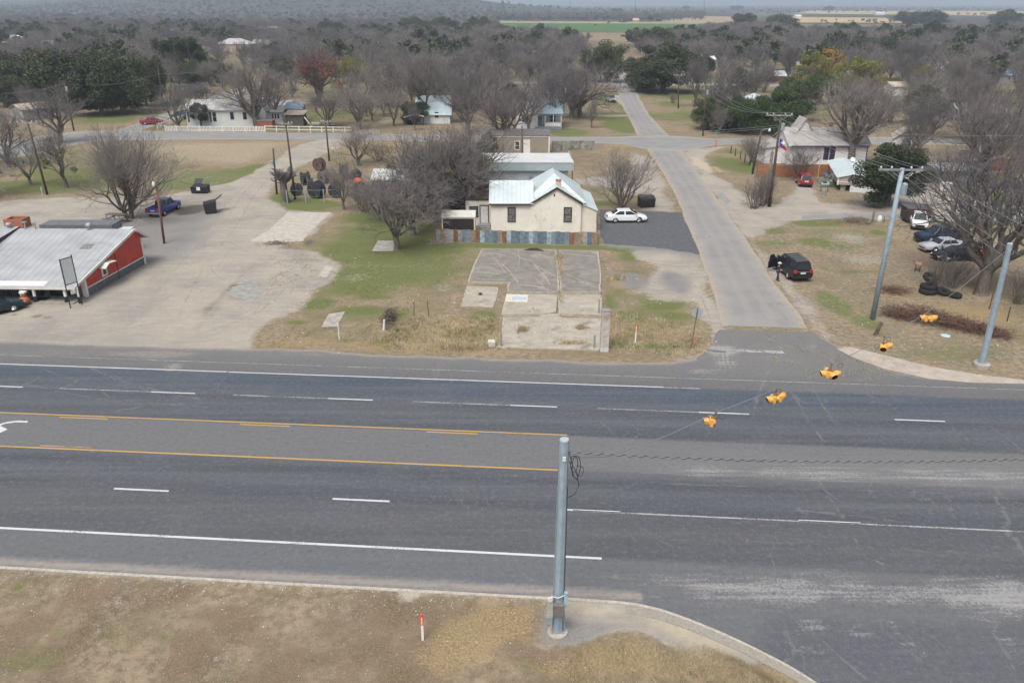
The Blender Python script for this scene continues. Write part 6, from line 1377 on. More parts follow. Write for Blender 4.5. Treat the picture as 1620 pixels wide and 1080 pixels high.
MB().box(-.28,-.2,4.0,-.0,.05,4.6).build('meter_box',M('pale_blue_box',(.3,.42,.48),.6),POLE['C'][2])
pole('D',(521,255),(515,192),'short utility pole behind the cable reels with a plank on top',arms=[(.1,1.6,R(0),0)])
pole('E',(260,385),(247,290),'leaning light pole with a pale lamp in front of the blue pickup',mat=M('red_brown_pole',(.17,.085,.055),.9,.25,3,stretch=(6,6,.6)),r=.14,lamp=(.15,-.15,-.3),name='light_pole',cat='light pole')
pole('F',(827,300),(826,200),'dark utility pole behind the stucco house roof',r=.15,arms=[(.3,1.3,R(0),0)])
pole('G',(1217,327),(1236,180),'tall leaning utility pole with crossarm, transformer and flag at the dirt driveway',r=.24,arms=[(.2,3.3,R(-4),-.25)],trans=True)
pole('G2',(1212,322),(1222,240),'short thick dead pole stub leaning beside the flag pole',mat=M('grey_pole',(.17,.155,.14),.9,.3,3),r=.24,r1=.2)
pole('H',(1380,505),(1428,266),'tall grey painted pole with long crossarm, transformer and street lamp',mat=M('painted_steel',(.27,.345,.40),.55,.12,2,dirt=(.22,.27,.3),dirtamt=.4),r=.215,r1=.17,arms=[(.12,3.4,R(-3),-.15)],trans=True,lamp=(4.0,-1.3,-.6))
pole('I',(1112,215),(1117,133),'utility pole with crossarm and transformer in front of the dark hedge',arms=[(.2,2.8,R(5),0)],trans=True)
pole('J',(1073,172),(1074,118),'utility pole with crossarm standing right of the live oak',arms=[(.2,2.8,R(5),0)])
pole('K',(1047,147),(1050,82),'utility pole in front of the great live oak',arms=[(.2,2.8,R(5),0)],trans=True)
pole('L',(1022,95),(1021,73),'distant utility pole left of the live oaks',arms=[(.2,2.4,R(5),0)])
pole('M',(258,170),(250,107),'thin dark utility pole between the live oak grove and the juniper')
pole('N',(117,207),(101,128),'utility pole with a grey transformer in front of the left grove',trans=True)
pole('O',(1190,275),(1205,205),'old thin pole with a small street lamp by the corner fence',lamp=(.2,1.2,-.1),name='light_pole',cat='light pole')
for i,(pb,pt,lb) in enumerate([((353,143),(349,90),'thin utility pole behind the farmhouse roof'),((407,105),(403,72),'thin utility pole near the low grey roofed house'),((143,73),(137,48),'thin pole right of the pale blue house'),((188,71),(185,47),'first thin pole left of the blue shed'),((197,69),(192,45),'second thin pole left of the blue shed'),((240,78),(233,48),'thin pole in front of the blue shed'),
  ((261,66),(260,48),'thin pole beside the white shop roof'),((901,62),(900,38),'utility pole standing in the tan strip below the green field'),((1227,58),(1227,40),'utility pole below the dark oak pair'),((1345,58),(1345,42),'thin pole in the brown field'),((1187,47),(1187,18),'thin tall pole among trees right of the green field'),((931,36),(931,22),'far thin pole left of the field barn'),((1005,27),(1005,3.5),'very distant thin mast near the middle'),((1115,25),(1114,1),'very distant thin mast right of the middle'),((903,22),(903,3),'very distant thin mast left of the middle'),((570,45),(569,26),'far pole behind the trailer row'),((411,45),(412,32),'far pole left of the trailer row'),((682,38),(681,23),'far pole behind the palm'),((1353,15),(1352,2),'distant mast in the tan country')]):
    pole('X%d'%i,pb,pt,lb,r=.16 if i<12 else .45,r1=.12 if i<12 else .35,nsid=6,arms=[(.3,2.2,R(5),0)] if i in(7,8,15,17) else ())
# flag on pole G
b,t_,o=POLE['G']; fl_=MB(); p=AY(1234,221,b.y-.3)-b; q=AY(1241,232,b.y-.3)-b
nx,nz=8,6; vs=[];fs=[];mi=[]
for i in range(nx+1):
    for j in range(nz+1):
        u=i/nx*1.35; v=-j/nz*.95; vs.append((p.x+u*.72,p.y+.10*math.sin(u*5+j*.5),p.z+.2+v-u*.55))
for i in range(nx):
    for j in range(nz): fs.append((i*(nz+1)+j,(i+1)*(nz+1)+j,(i+1)*(nz+1)+j+1,i*(nz+1)+j+1)); mi.append(0 if i<3 else (1 if j<3 else 2))
fm_=bpy.data.meshes.new('flag'); fm_.from_pydata(vs,[],fs)
for m__ in (M('flag_blue',(.04,.05,.22),.8,.1,2),M('flag_white',(.7,.7,.72),.8,.05,2),M('flag_red',(.45,.03,.06),.8,.1,2)): fm_.materials.append(m__)
fm_.polygons.foreach_set('material_index',mi); fo_=link('flag',fm_); fo_.location=b; so2=fo_.modifiers.new('thick','SOLIDIFY'); so2.thickness=.01; tag(fo_,'blue, white and red flag hanging from the tall leaning pole','flag')
# lone star
a=MB(); cx,cz=p.x+.22,p.z-.38
a.add([(cx+.14*(1 if k%2==0 else .4)*math.sin(k*math.pi/5),p.y-.14,cz+.14*(1 if k%2==0 else .4)*math.cos(k*math.pi/5)) for k in range(10)],[tuple(range(10))]); so3=a.build('star',M('flag_white',(0,0,0)),fo_)
# ------------------------------------------------------------------ wires
WIRE=M('wire',(.20,.21,.22),.5,.05,1); WIRED=M('wire_dark',(.03,.03,.032),.6,.1,1)
def wire(p0,p1,sag,label,r=.013,mat=WIRE,group='overhead power lines',n=14,name='power_line',cat='power line'):
    p0=Vector(p0);p1=Vector(p1); mid=(p0+p1)/2; pts=[p0.lerp(p1,i/n)-Vector((0,0,sag*4*(i/n)*(1-i/n)))-mid for i in range(n+1)]
    o=MB().tube(pts,r,4).build(name,mat); o.location=mid; tag(o,label,cat,group); return o
def atop(k,off=0,dz=.1): b,t,o=POLE[k]; return t+Vector((off,0,dz))
H_=POLE['H'][1]
for i,off in enumerate((-1.7,-.9,.6,1.3)):
    lab=['outermost left','inner left','inner right','outermost right'][i]
    wire(atop('G',off*.9-.2),atop('H',off),.5,lab+' wire between the flag pole and the tall grey pole',r=.016)
    wire(atop('H',off),AY(1700,[478,455,415,395][i],44+i),.25,lab+' wire falling from the tall grey pole to the right edge',r=.013)
for i,off in enumerate((-1.3,.1,1.2)):
    lab=['left','middle','right'][i]
    wire(atop('I',off),atop('G',off),1.6,lab+' wire between the hedge pole and the flag pole',r=.018); wire(atop('J',off),atop('I',off),1.2,lab+' wire between the hedge pole and the pole by the live oak',r=.018); wire(atop('K',off),atop('J',off),1.6,lab+' wire in front of the great live oak',r=.018)
for i,(dy,py) in enumerate([(0,199),(3,205)]):
    wire(AY(1236,198+dy,103),AY(826,204+dy*1.5,118),.8,['upper','lower'][i]+' wire crossing the photo from the flag pole to the pole behind the stucco house',r=.015)
    wire(AY(826,204+dy*1.5,118),AY(455,205+dy,107),.8,['upper','lower'][i]+' wire from the pole behind the stucco house to the reel pole',r=.012)
wire(AY(1238,200,103),AY(1700,212,95),.6,'long wire running right from the flag pole',r=.016); wire(AY(1205,211,112),AY(1230,212,103),.1,'short wire between the lamp pole and the flag pole')
wire(AY(250,117,175),AY(101,133,152),1.0,'upper wire in front of the live oak grove',r=.02); wire(AY(250,117,175),AY(420,90,190),1.0,'wire running right from the grove pole',r=.02); wire(AY(101,133,152),AY(-60,146,140),.8,'wire running to the left edge from the grove pole',r=.02)
wire(AY(452,200,107),AY(432,238,110),.1,'drop wire between the tall thin pole and the short pole with the blue box',r=.012)
# ------------------------------------------------------------------ strain poles and signals
def strain(px,pyb,ptx,pty,label,foot):
    b=G(px,pyb,.12 if foot=='round' else 0); t=AY(ptx,pty,b.y); o=thing('strain_pole',label,'signal pole',b); v=t-b
    MS=M('painted_steel',(0,0,0))
    MB().tube([(0,0,.1),v*.5,v],[.235,.205,.175],8).build('pole',MS,o); MB().tube([v+Vector((0,0,.002)),v+Vector((0,0,.05))],[.185,.17],12).build('pole_cap',M('cap_metal',(.42,.46,.48),.5,.1,2),o)
    if foot=='round': MB().tube([(0,0,-.05),(0,0,.05),(0,0,.08)],[.43,.43,.40],28).build('footing',M('footing_concrete',(.42,.37,.31),.9,.15,3,dirt=(.3,.25,.2)),o)
    else: MB().tube([(0,0,-.05),(0,0,.30),(0,0,.36)],[.58,.58,.52],24).build('footing',CONC,o)
    z=.08 if foot=='round' else .36
    MB().prism([(-.28,-.22,z),(.30,-.20,z),(.24,.26,z),(-.24,.24,z)],(0,0,.05)).build('base_plate',GREYM,o)
    for x,y in ((-.2,-.14),(.22,-.12),(.17,.19),(-.17,.17)): MB().tube([(x,y,z+.05),(x,y,z+.13)],.028,6).build('bolt',GREYM,o)
    return o,b,v
S1,b1,v1=strain(882,999,893,696,'tall pale blue steel signal pole standing in the near verge','round')
S2,b2,v2=strain(1552,580,1598,386,'pale blue steel signal pole on a round concrete foot at the right','tall')
# cabinets on the near pole
def on(zf,dx=0,dy=0): return v1*(zf/v1.z)+Vector((dx,dy,0))
c=on(1.62); MB().box(c.x-.22,c.y-.44,c.z-.38,c.x+.22,c.y-.17,c.z+.10).box(c.x-.23,c.y-.46,c.z+.101,c.x+.23,c.y-.16,c.z+.14).build('control_cabinet',M('cabinet_brown',(.17,.155,.145),.6,.12,4),S1)
c=on(1.5); MB().box(c.x-.48,c.y-.32,c.z-.45,c.x-.24,c.y-.08,c.z+.42).build('meter_cabinet',M('cabinet_beige',(.40,.40,.36),.6,.1,3),S1); MB().box(c.x-.50,c.y-.30,c.z-.85,c.x-.26,c.y-.1,c.z-.46).build('meter_box',GALV,S1)
c=on(1.95); MB().tube([(c.x-.37,c.y-.33,c.z+.1),(c.x-.37,c.y-.42,c.z+.1)],.10,12).build('meter',M('lamp_white',(0,0,0)),S1); MB().box(c.x+.2,c.y-.3,c.z-.35,c.x+.36,c.y-.12,c.z+.12).tube([(c.x+.28,c.y-.2,c.z+.12),(c.x+.28,c.y-.2,c.z+.3)],.09,10).build('photocell_box',M('pale_blue_box',(0,0,0)),S1)
MB().tube([(c.x-.34,c.y-.3,c.z+.2),(c.x-.05,c.y-.30,c.z+.10),(c.x+.26,c.y-.22,c.z+.2)],.022,6).build('conduit_loop',M('lamp_white',(0,0,0)),S1)
for side,(xo,yo) in enumerate([(-.235,-.03),(.215,-.03)]): MB().tube([on(1.9,xo,yo)]+[on(7.2,xo*.84,yo)],.018,5).build('conduit',BLACK if side else GALV,S1)
MB().tube([on(.1,.3,-.05),on(1.2,.24,-.1)],.03,6).build('ground_conduit',GALV,S1)
for z_ in (4.6,6.3,7.0): MB().tube([on(z_-.03),on(z_+.03)],.225-.006*z_,8).build('strap',GREYM,S1)
a=MB(); pn=on(8.55); a.box(pn.x-.06,pn.y-.21,pn.z-.1,pn.x+.06,pn.y-.18,pn.z+.1); a.build('pole_tag',M('lamp_white',(0,0,0)),S1)
# loops of slack cable hanging beside the pole
W0=b1+on(8.75,.18,0); lp=MB()
r_=random.Random(3)
def loop(cx,cz,rx,rz_,y,n=22): return [Vector((cx+rx*math.cos(6.283*i/n),y+.05*math.sin(i),cz+rz_*math.sin(6.283*i/n))) for i in range(n+1)]
c=on(8.0,.48,-.08); lp.tube(loop(c.x,c.z+.15,.16,.50,c.y),.016,5); lp.tube(loop(c.x+.14,c.z-.02,.14,.22,c.y-.03),.014,5); lp.tube(loop(c.x-.08,c.z+.25,.14,.36,c.y+.04),.016,5)
lp.tube([on(8.75,.19,0),on(8.5,.26,-.05),on(8.2,.33,-.05),on(7.9,.5,-.08),on(7.3,.62,-.1),on(6.9,.45,-.1),on(6.75,.22,-.05)],.017,5); lp.tube([on(8.35,.2,0),on(8.1,.30,-.1),on(7.75,.36,-.1),on(7.55,.55,-.08)],.015,5)
lp.build('slack_cable',WIRED,S1)
A_=b1+on(8.5,.17,0); B_=b2+v2*.965
def onspan(px,py):
    u,dy,dz=_ray(px,py); d=Vector((u,dy,dz)); e=Vector((B_.x-A_.x,B_.y-A_.y,0)); nrm=Vector((-e.y,e.x,0)); o=Vector((0,0,CAM_H)); t=(A_-o).dot(nrm)/d.dot(nrm); return o+d*t
span=[A_]+[onspan(px,py) for px,py in ((960,722),(1060,687),(1134,652),(1232,614),(1315,577),(1399,535),(1466,495),(1530,447))]+[B_]
mid=(A_+B_)/2; sp=[]
for a_,c_ in zip(span[:-1],span[1:]): sp+= [a_.lerp(c_,i/4)-mid for i in range(4)]
sp.append(B_-mid); sw=MB().tube(sp,.018,6).build('span_wire',M('span_steel',(.19,.205,.215),.5,.1,1)); sw.location=mid; tag(sw,'steel span wire carrying the yellow signals between the two steel poles','span wire')
wr=MB(); k_=0
for i in range(8,len(sp)-8):
    a_=sp[i];c_=sp[i+1]
    for j in range(3): wr.tube([a_.lerp(c_,j/3)+Vector((0,0,.012)),a_.lerp(c_,j/3+.1)+Vector((0,0,-.018))],.014,5)
wr.build('lashing',GALV,sw)
YEL=M('signal_yellow',(.80,.42,.10),.45,.10,3,dirt=(.5,.24,.05),dirtamt=.3); YIN=M('signal_black',(.02,.02,.02),.6,.1,2); LENSR=M('signal_lens',(.10,.02,.015),.2,.1,2)
def signal(px,py,label,dirs,tilt=(0,0)):
    top=onspan(px,py-14); c=onspan(px,py); o=thing('traffic_signal',label,'traffic signal',c,0,'yellow flashing signals on the span wire'); o.rotation_euler=(tilt[0],tilt[1],0)
    z=top.z-c.z
    a=MB(); a.tube([(0,0,z+.02),(0,0,.19)],.03,8); a.box(-.05,-.02,z-.08,.05,.02,z+.05); a.ball((0,0,.24),.075,0,10,6); a.tube([(0,0,-.26),(0,0,-.20)],.05,8); 
    for az in dirs: d=Vector((math.cos(az),math.sin(az),0)); a.tube([(0,0,.22),d*.2+Vector((0,0,.22)),d*.2+Vector((0,0,.16))],.035,6); a.tube([(0,0,-.23),d*.2+Vector((0,0,-.23)),d*.2+Vector((0,0,-.16))],.03,6)
    a.build('hanger',M('hanger_bronze',(.20,.13,.06),.5,.2,4),o)
    for az in dirs:
        d=Vector((math.cos(az),math.sin(az),0)); s=Vector((-d.y,d.x,0)); b_=MB()
        p=[d*.08+s*.175,d*.08-s*.175,d*.24-s*.19,d*.24+s*.19]; b_.hexa([q+Vector((0,0,-.19)) for q in p]+[q+Vector((0,0,.19)) for q in p]); b_.ball(d*.09,.15,0,12,6); hs_=b_.build('housing',YEL,o); bv=hs_.modifiers.new('b','BEVEL'); bv.width=.02; bv.segments=2
        # visor: open tube, longer on top
        v_=MB(); n=20; vs=[]
        for i in range(n):
            t=6.283*i/n; rr=s*math.cos(t)*.18+Vector((0,0,math.sin(t)*.18)); L=.24+.07*math.sin(t)
            ri=rr*.93
            vs+=[d*.24+rr,d*(.24+L)+rr,d*(.24+L)+ri,d*.24+ri]
        fs=[];mi=[]
        for i in range(n):
            j=(i+1)%n
            for k,mm in ((0,0),(1,0),(2,1)): fs.append((i*4+k,j*4+k,j*4+(k+1),i*4+(k+1))); mi.append(mm)
        me=bpy.data.meshes.new('visor'); me.from_pydata([tuple(x) for x in vs],[],fs); me.materials.append(YEL); me.materials.append(YIN); me.polygons.foreach_set('material_index',mi); me.polygons.foreach_set('use_smooth',[True]*len(fs)); link('visor',me,hs_)
        MB().tube([d*.241,d*.26],.165,18).build('lens',LENSR,hs_)
    return o
W_d=R(180);E_d=R(0);S_d=R(-90);N_d=R(90)
signal(1131,667,'lone yellow signal nearest the near steel pole, visor pointing left',[R(175)])
signal(1228,630,'second yellow signal from the near pole, heads pointing left and right rear',[R(192),R(28)],(R(4),R(-4)))
signal(1313,591,'largest yellow signal cluster in the middle with heads facing four ways',[R(180),R(0),R(-80),R(95)])
signal(1397,548,'fourth yellow signal with a visor turned toward the photo and one to the right',[R(-112),R(8)],(0,R(-3)))
signal(1468,503,'farthest yellow signal, small barrel shape over the brush pile',[R(2),R(178)])
for (px,py) in ((1118,657),(1142,652),(1232,612),(1330,572),(1388,541),(1406,530)):
    p=onspan(px,py+3); l_=MB(); l_.tube([Vector((.14*math.cos(6.283*i/12),.03*math.sin(i),.14*math.sin(6.283*i/12)-.12)) for i in range(13)],.011,4); q=l_.build('cable_loop',WIRED,sw); q.location=p-mid
# twisted dark cable to the right
E0=b1+on(8.72,.17,0); E1=AY(1900,712,27.5); pts=[E0+(E1-E0)*(i/60)-Vector((0,0,.95*4*(i/60)*(1-i/60)*.5)) for i in range(61)]; md_=(E0+E1)/2
tw=MB().tube([p-md_ for p in pts],.016,5).build('messenger_cable',M('span_steel',(0,0,0))); tw.location=md_; tag(tw,'dark twisted cable sagging across the road to the right of the near pole','cable')
a=MB()
L_=(E1-E0).length
for i in range(60):
    a_=pts[i]-md_; c_=pts[i+1]-md_; n=6
    a.tube([a_.lerp(c_,j/n)+Vector((0,.026*math.sin(j/n*6.283*1),.03*math.cos(j/n*6.283*1))) for j in range(n+1)],.019,4)
a.build('wrapped_cable',WIRED,tw)
# ------------------------------------------------------------------ markers, stop sign
def delineator(px,py,pt,label,w=.1,z0=0.0,upper=.4):
    b=G(px,py,z0); h=AY(px,pt,b.y).z-z0; o=thing('road_marker',label,'road marker',b,0,'red and white flexible road markers')
    MB().box(-w/2,-.015,-.05,w/2,.015,h*(1-upper)).build('post',WHITE,o)
    a=MB().box(-w/2-.004,-.02,h*(1-upper)+.001,w/2+.004,.02,h-.03); a.tube([(0,0,h-.03),(0,0,h+.03)],w*.42,10); a.build('marker_top',M('marker_orange',(.72,.09,.03),.5,.08,4),o)
    MB().box(-w*.22,-.028,h*(1-upper)+.06,w*.22,-.021,h-.14).build('reflector',WHITE,o)
delineator(669,1012,972,'orange topped white marker post in the near dry verge',z0=.1); delineator(1005,542,513,'red topped white marker post right of the brick pillar',.12)
b=G(1093,552); hh=Z(1098,487,b.y); o=thing('stop_sign','grey back of an octagonal sign on a thin post at the side street corner','traffic sign',b,R(6)); x2=(1098-1093)*MPP(1093,552)
MB().tube([(0,0,0),(x2,0,hh-.02)],.035,8).build('post',M('post_brown',(.13,.09,.07),.8,.3,4),o); MB().tube([(x2*.25,0,.62),(x2*.3,0,.85)],.045,8).build('marker_band',M('marker_orange',(0,0,0)),o)
oc=[(x2+.44*math.cos(R(22.5+45*i)),.045,hh-.4+.44*math.sin(R(22.5+45*i))) for i in range(8)]; MB().prism(oc,(0,.012,0)).build('sign_plate',M('sign_back',(.40,.42,.44),.5,.08,2,metal=.1),o)
oc=[(x2+.40*math.cos(R(22.5+45*i)),.060,hh-.4+.40*math.sin(R(22.5+45*i))) for i in range(8)]; MB().prism(oc,(0,.002,0)).build('sign_face',M('stop_red',(.45,.02,.02),.5,.05,1),o)
g=G(1131,233); o=thing('street_name_sign','small green street name sign on a post at the far street corner','street sign',g); MB().tube([(0,0,0),(0,0,2.6)],.04,6).build('post',GALV,o); MB().box(-.5,-.015,2.62,.5,.015,2.85).build('name_plate',M('sign_green',(.03,.22,.10),.5),o); MB().box(-.015,-.5,2.87,.015,.5,3.08).build('name_plate',M('sign_green',(0,0,0)),o); MB().tube([(.15,-.3,0),(.15,-.3,1.3)],.06,6).build('red_post',M('marker_orange',(0,0,0)),o)
def post(px,py,pt,label,mat=WOODG,r=.06,lean=0,name='fence_post',cat='post',group=None):
    b=G(px,py); h=AY(px,pt,b.y).z; o=MB().tube([(0,0,-.03),(lean,0,h)],[r,r*.9],8).build(name,mat); o.location=b; return tag(o,label,cat,group)
post(1384,530,510,'leaning brown wooden stub between the tall grey pole and the road',M('stub_wood',(.12,.08,.06),.9,.3,3),.16,.35); post(1380,351,333,'short grey wooden stub beside the dirt lane',WOODG,.15)
post(537,537,511,'white pipe post in the dry grass near the highway',WHITE,.05); post(655,499,477,'first thin rusty fence stake in the lawn',M('rust_stake',(.16,.09,.06),.9),.035,.05); post(678,499,475,'second thin rusty fence stake in the lawn',M('rust_stake',(0,0,0)),.035,-.04)
post(1565,489,464,'thin dark fence post below the big tree trunk',M('dark_stake',(.07,.06,.05),.9),.05); post(1593,508,485,'thin dark fence post nearest the right steel pole',M('dark_stake',(0,0,0)),.05); post(1541,466,448,'thin dark fence post left of the big trunk',M('dark_stake',(0,0,0)),.05); post(1398,352,342,'small stake right of the grey stub',M('dark_stake',(0,0,0)),.05)
post(68,308,296,'short pale utility pedestal at the foot of the leaning pole',M('pedestal_green',(.33,.42,.33),.7),.16,0,'utility_pedestal','pedestal'); post(1188,271,258,'bright green utility pedestal at the corner fence',M('pedestal_bright',(.14,.32,.05),.7),.16,0,'utility_pedestal','pedestal')
for i,(px,py,pt) in enumerate([(1156,243,231),(1163,247,235),(1171,252,239),(1178,257,243),(1186,262,248)]): post(px,py,pt,['first','second','third','fourth','fifth'][i]+' dark post of the corner wire fence counting from the cross street',M('dark_stake',(0,0,0)),.10)
# posts by the slab
for px,py,pt,lb in ((793,549,526,'grey steel post at the left front corner of the slab'),(940,552,530,'grey steel post beside the foot of the brick pillar'),(947,497,474,'grey steel post behind the brick pillar')): post(px,py,pt,lb,GREYM,.07,0,'steel_post')
# ------------------------------------------------------------------ slab and pillar
SLAB=M('slab_concrete',(.20,.185,.16),.92,.16,.9,dirt=(.33,.295,.245),dirtamt=.8); SLABL=M('slab_concrete_pale',(.37,.33,.27),.92,.14,.9,dirt=(.19,.17,.145),dirtamt=.85); SIDE=M('slab_edge',(.42,.37,.29),.9,.2,3)
def slab(name,pxs,z0,z1,mat,label,edge=True):
    W=[G(*p,z1) for p in pxs]; c=sum(W,Vector())/len(W); c.z=0; mb=MB(); n=len(W)
    mb.add([(p.x-c.x,p.y-c.y,z1) for p in W],[tuple(range(n))],0); mb.add([(p.x-c.x,p.y-c.y,z) for p in W for z in (z0,z1)],[(2*i,2*((i+1)%n),2*((i+1)%n)+1,2*i+1) for i in range(n)],1)
    o=mb.build(name,[mat,SIDE]); o.location=c; return tag(o,label,kind='structure')
slab('slab',[(762,393),(880,395),(884,463),(802,462),(805,447),(739,446)],0,.16,SLAB,'large dark upper left concrete slab')
slab('slab',[(884,395),(947,397),(950,463),(887,463)],0,.15,SLAB,'dark upper right concrete slab')
slab('slab',[(739,452),(788,454),(780,486),(729,484)],0,.05,SLABL,'pale small square slab at the left')
slab('slab',[(801,465),(882,466),(880,493),(860,496),(793,497),(797,480)],0,.145,SLABL,'middle left slab with the tiled tub')
slab('slab',[(885,466),(950,466),(951,498),(884,496)],0,.15,SLABL,'middle right slab')
slab('slab',[(795,501),(854,501),(857,496),(884,496),(886,502),(951,503),(950,546),(795,546)],0,.04,SLABL,'lower front slab next to the highway')
slab('slab',[(790,541),(950,545),(948,553),(786,549)],0,.10,SLABL,'front foundation beam of the slab')
cr_=MB(); r_=random.Random(12)
def edge_lines(pxs,z,w):
    for a_,c_ in zip(pxs,pxs[1:]+pxs[:1]): chalk(*a_,*c_,w,z,14,.05)
def chalk(px0,py0,px1,py1,w,z,n=10,jit=.045):
    A=G(px0,py0,z);C=G(px1,py1,z); d=(C-A); nn=Vector((-d.y,d.x,0)).normalized(); p=[A+d*i/n+nn*r_.uniform(-jit,jit)+nn*math.sin(i/n*3.1)*jit*2 for i in range(n+1)]
    for a_,c_ in zip(p[:-1],p[1:]): cr_.add([a_-nn*w/2,c_-nn*w/2,c_+nn*w/2,a_+nn*w/2],[(0,1,2,3)])
for q in [(810,401,832,412,.10,.168),(832,412,850,424,.12,.168),(850,424,870,450,.10,.168),(833,413,880,438,.10,.168),(795,418,820,448,.09,.168),(760,418,800,418,.10,.168),(890,420,946,428,.09,.158),(890,440,945,455,.08,.158),(846,440,868,462,.07,.168),(820,396,820,424,.05,.168),(890,430,930,450,.06,.158),(775,400,800,432,.06,.168),(745,442,800,443,.12,.168),(800,500,948,502,.12,.05),(820,505,818,535,.10,.05),(858,505,856,520,.12,.05),(887,505,889,530,.14,.05),(800,535,945,540,.09,.05)]: chalk(*q)
for pl,z_ in (([(763,394),(879,396),(883,461),(804,460.5),(807,446),(741,445)],.166),([(886,396),(946,398),(949,461.5),(888,461.5)],.156),([(741,453),(787,455),(779,484.5),(732,483)],.056),([(886,467.5),(949,467.5),(950,496),(886,494.5)],.156),([(797,503),(853,503),(858,500),(882,500),(889,504),(949,505),(948,543),(797,543)],.047)): edge_lines(pl,z_,.16)
for q in [(842,465,842,495,.1,.151),(800,481,880,483,.12,.151),(815,488,870,490,.2,.151),(888,480,946,478,.1,.156),(900,486,940,490,.16,.156),(800,512,850,520,.18,.05),(810,528,880,524,.2,.05),(895,515,940,528,.2,.05),(860,530,935,536,.22,.05),(770,400,800,404,.16,.168),(850,402,880,410,.14,.168),(755,430,790,434,.16,.168),(820,450,860,455,.2,.168),(895,402,940,406,.12,.158),(905,445,940,449,.14,.158)]: chalk(*q)
tag(cr_.build('slab_scrapes',M('pale_scrape',(.37,.33,.27),.9,.3,5,dirt=(.24,.21,.18),dirtamt=.9)),'pale tyre scrapes and joints on the old slab',kind='structure')
o=slab('tub_base',[(801,465),(836,466),(834,478),(799,477)],.14,.17,M('white_tile',(.60,.56,.46),.7,.15,5,dirt=(.4,.33,.22),dirtamt=.7),'broken white tiled tub base on the slab'); sheet('puddle',[(811,472),(833,472.5),(832,477),(810,476.5)],.175,M('rain_water',(.42,.50,.62),.1,.05,1),'thin pale blue puddle in the tiled base')
b=G(955.5,554); hh=Z(958,491,b.y); PB=M('whitewashed_brick',(.50,.46,.43),.9,.15,3,stripes=(2,.085,.35),dirt=(.30,.13,.09),dirtamt=.8)
o=thing('brick_pillar','tall square whitewashed brick pillar at the front of the slab','pillar',b); wv=.31
MB().box(-wv,-.3,0,wv,.3,.35).build('base_block',M('white_block',(.55,.54,.52),.9,.1,3),o); MB().box(-wv+.004,-.296,.351,wv-.004,.296,hh).build('brickwork',PB,o); MB().box(-wv-.02,-.32,hh+.001,wv+.02,.32,hh+.05).build('coping',GREYM,o)
g=G(778,548); o=MB().box(-.28,-.25,0,.28,.25,.52).build('white_block',M('pitted_white_block',(.55,.52,.46),.9,.2,6,dirt=(.15,.13,.12),dirtamt=.5)); o.location=g; o.rotation_euler=(0,0,.1); bv=o.modifiers.new('b','BEVEL'); bv.width=.05; tag(o,'chunky white painted concrete block at the slab corner','concrete block')
g=G(847,396,.16); a=MB(); 
for i in range(7): a.box(-1.2+.1*i,-.15+.06*i,.0+.02*i,.9-.12*i,-.02+.06*i,.05+.02*i,rz=.05*(i-3))
o=a.build('board_pile',M('dark_boards',(.06,.04,.035),.9,.3,3)); o.location=g; tag(o,'small pile of dark boards at the back of the slab','board pile')
g=G(760,466,.05); o=MB().ball((0,0,.08),.2,0,8,5,.5).build('brown_lump',M('dark_boards',(0,0,0))); o.location=g; tag(o,'small brown lump on the pale square slab','rubble')
# ------------------------------------------------------------------ vehicles
def paint_m(name,col,rough=.28): 
    if name in _mc: return _mc[name]
    m,nt,b=newmat(name); b.inputs['Base Color'].default_value=(*col,1); b.inputs['Roughness'].default_value=rough; b.inputs['Coat Weight'].default_value=.6 if sum(col)>.2 else .12; b.inputs['Specular IOR Level'].default_value=.5 if sum(col)>.2 else .3; b.inputs['Coat Roughness'].default_value=.08
    t=NT(nt); n=t.noise(t.coord('Object'),2.5,4,.6); t.l.new(t.mix(t.ramp(n,.35,.75,0,.18),(*col,1),tuple(min(1,c*.7+.05) for c in col)),b.inputs['Base Color']); _mc[name]=m; return m
CGL=paint_m('car_glass',(.02,.026,.03),.06); REDLMP=M('tail_lamp',(.45,.02,.02),.3,.1,2); HEADL=M('head_lamp',(.6,.62,.6),.2,.1,2); PLATE=M('licence_plate',(.6,.62,.62),.5,.05,2)
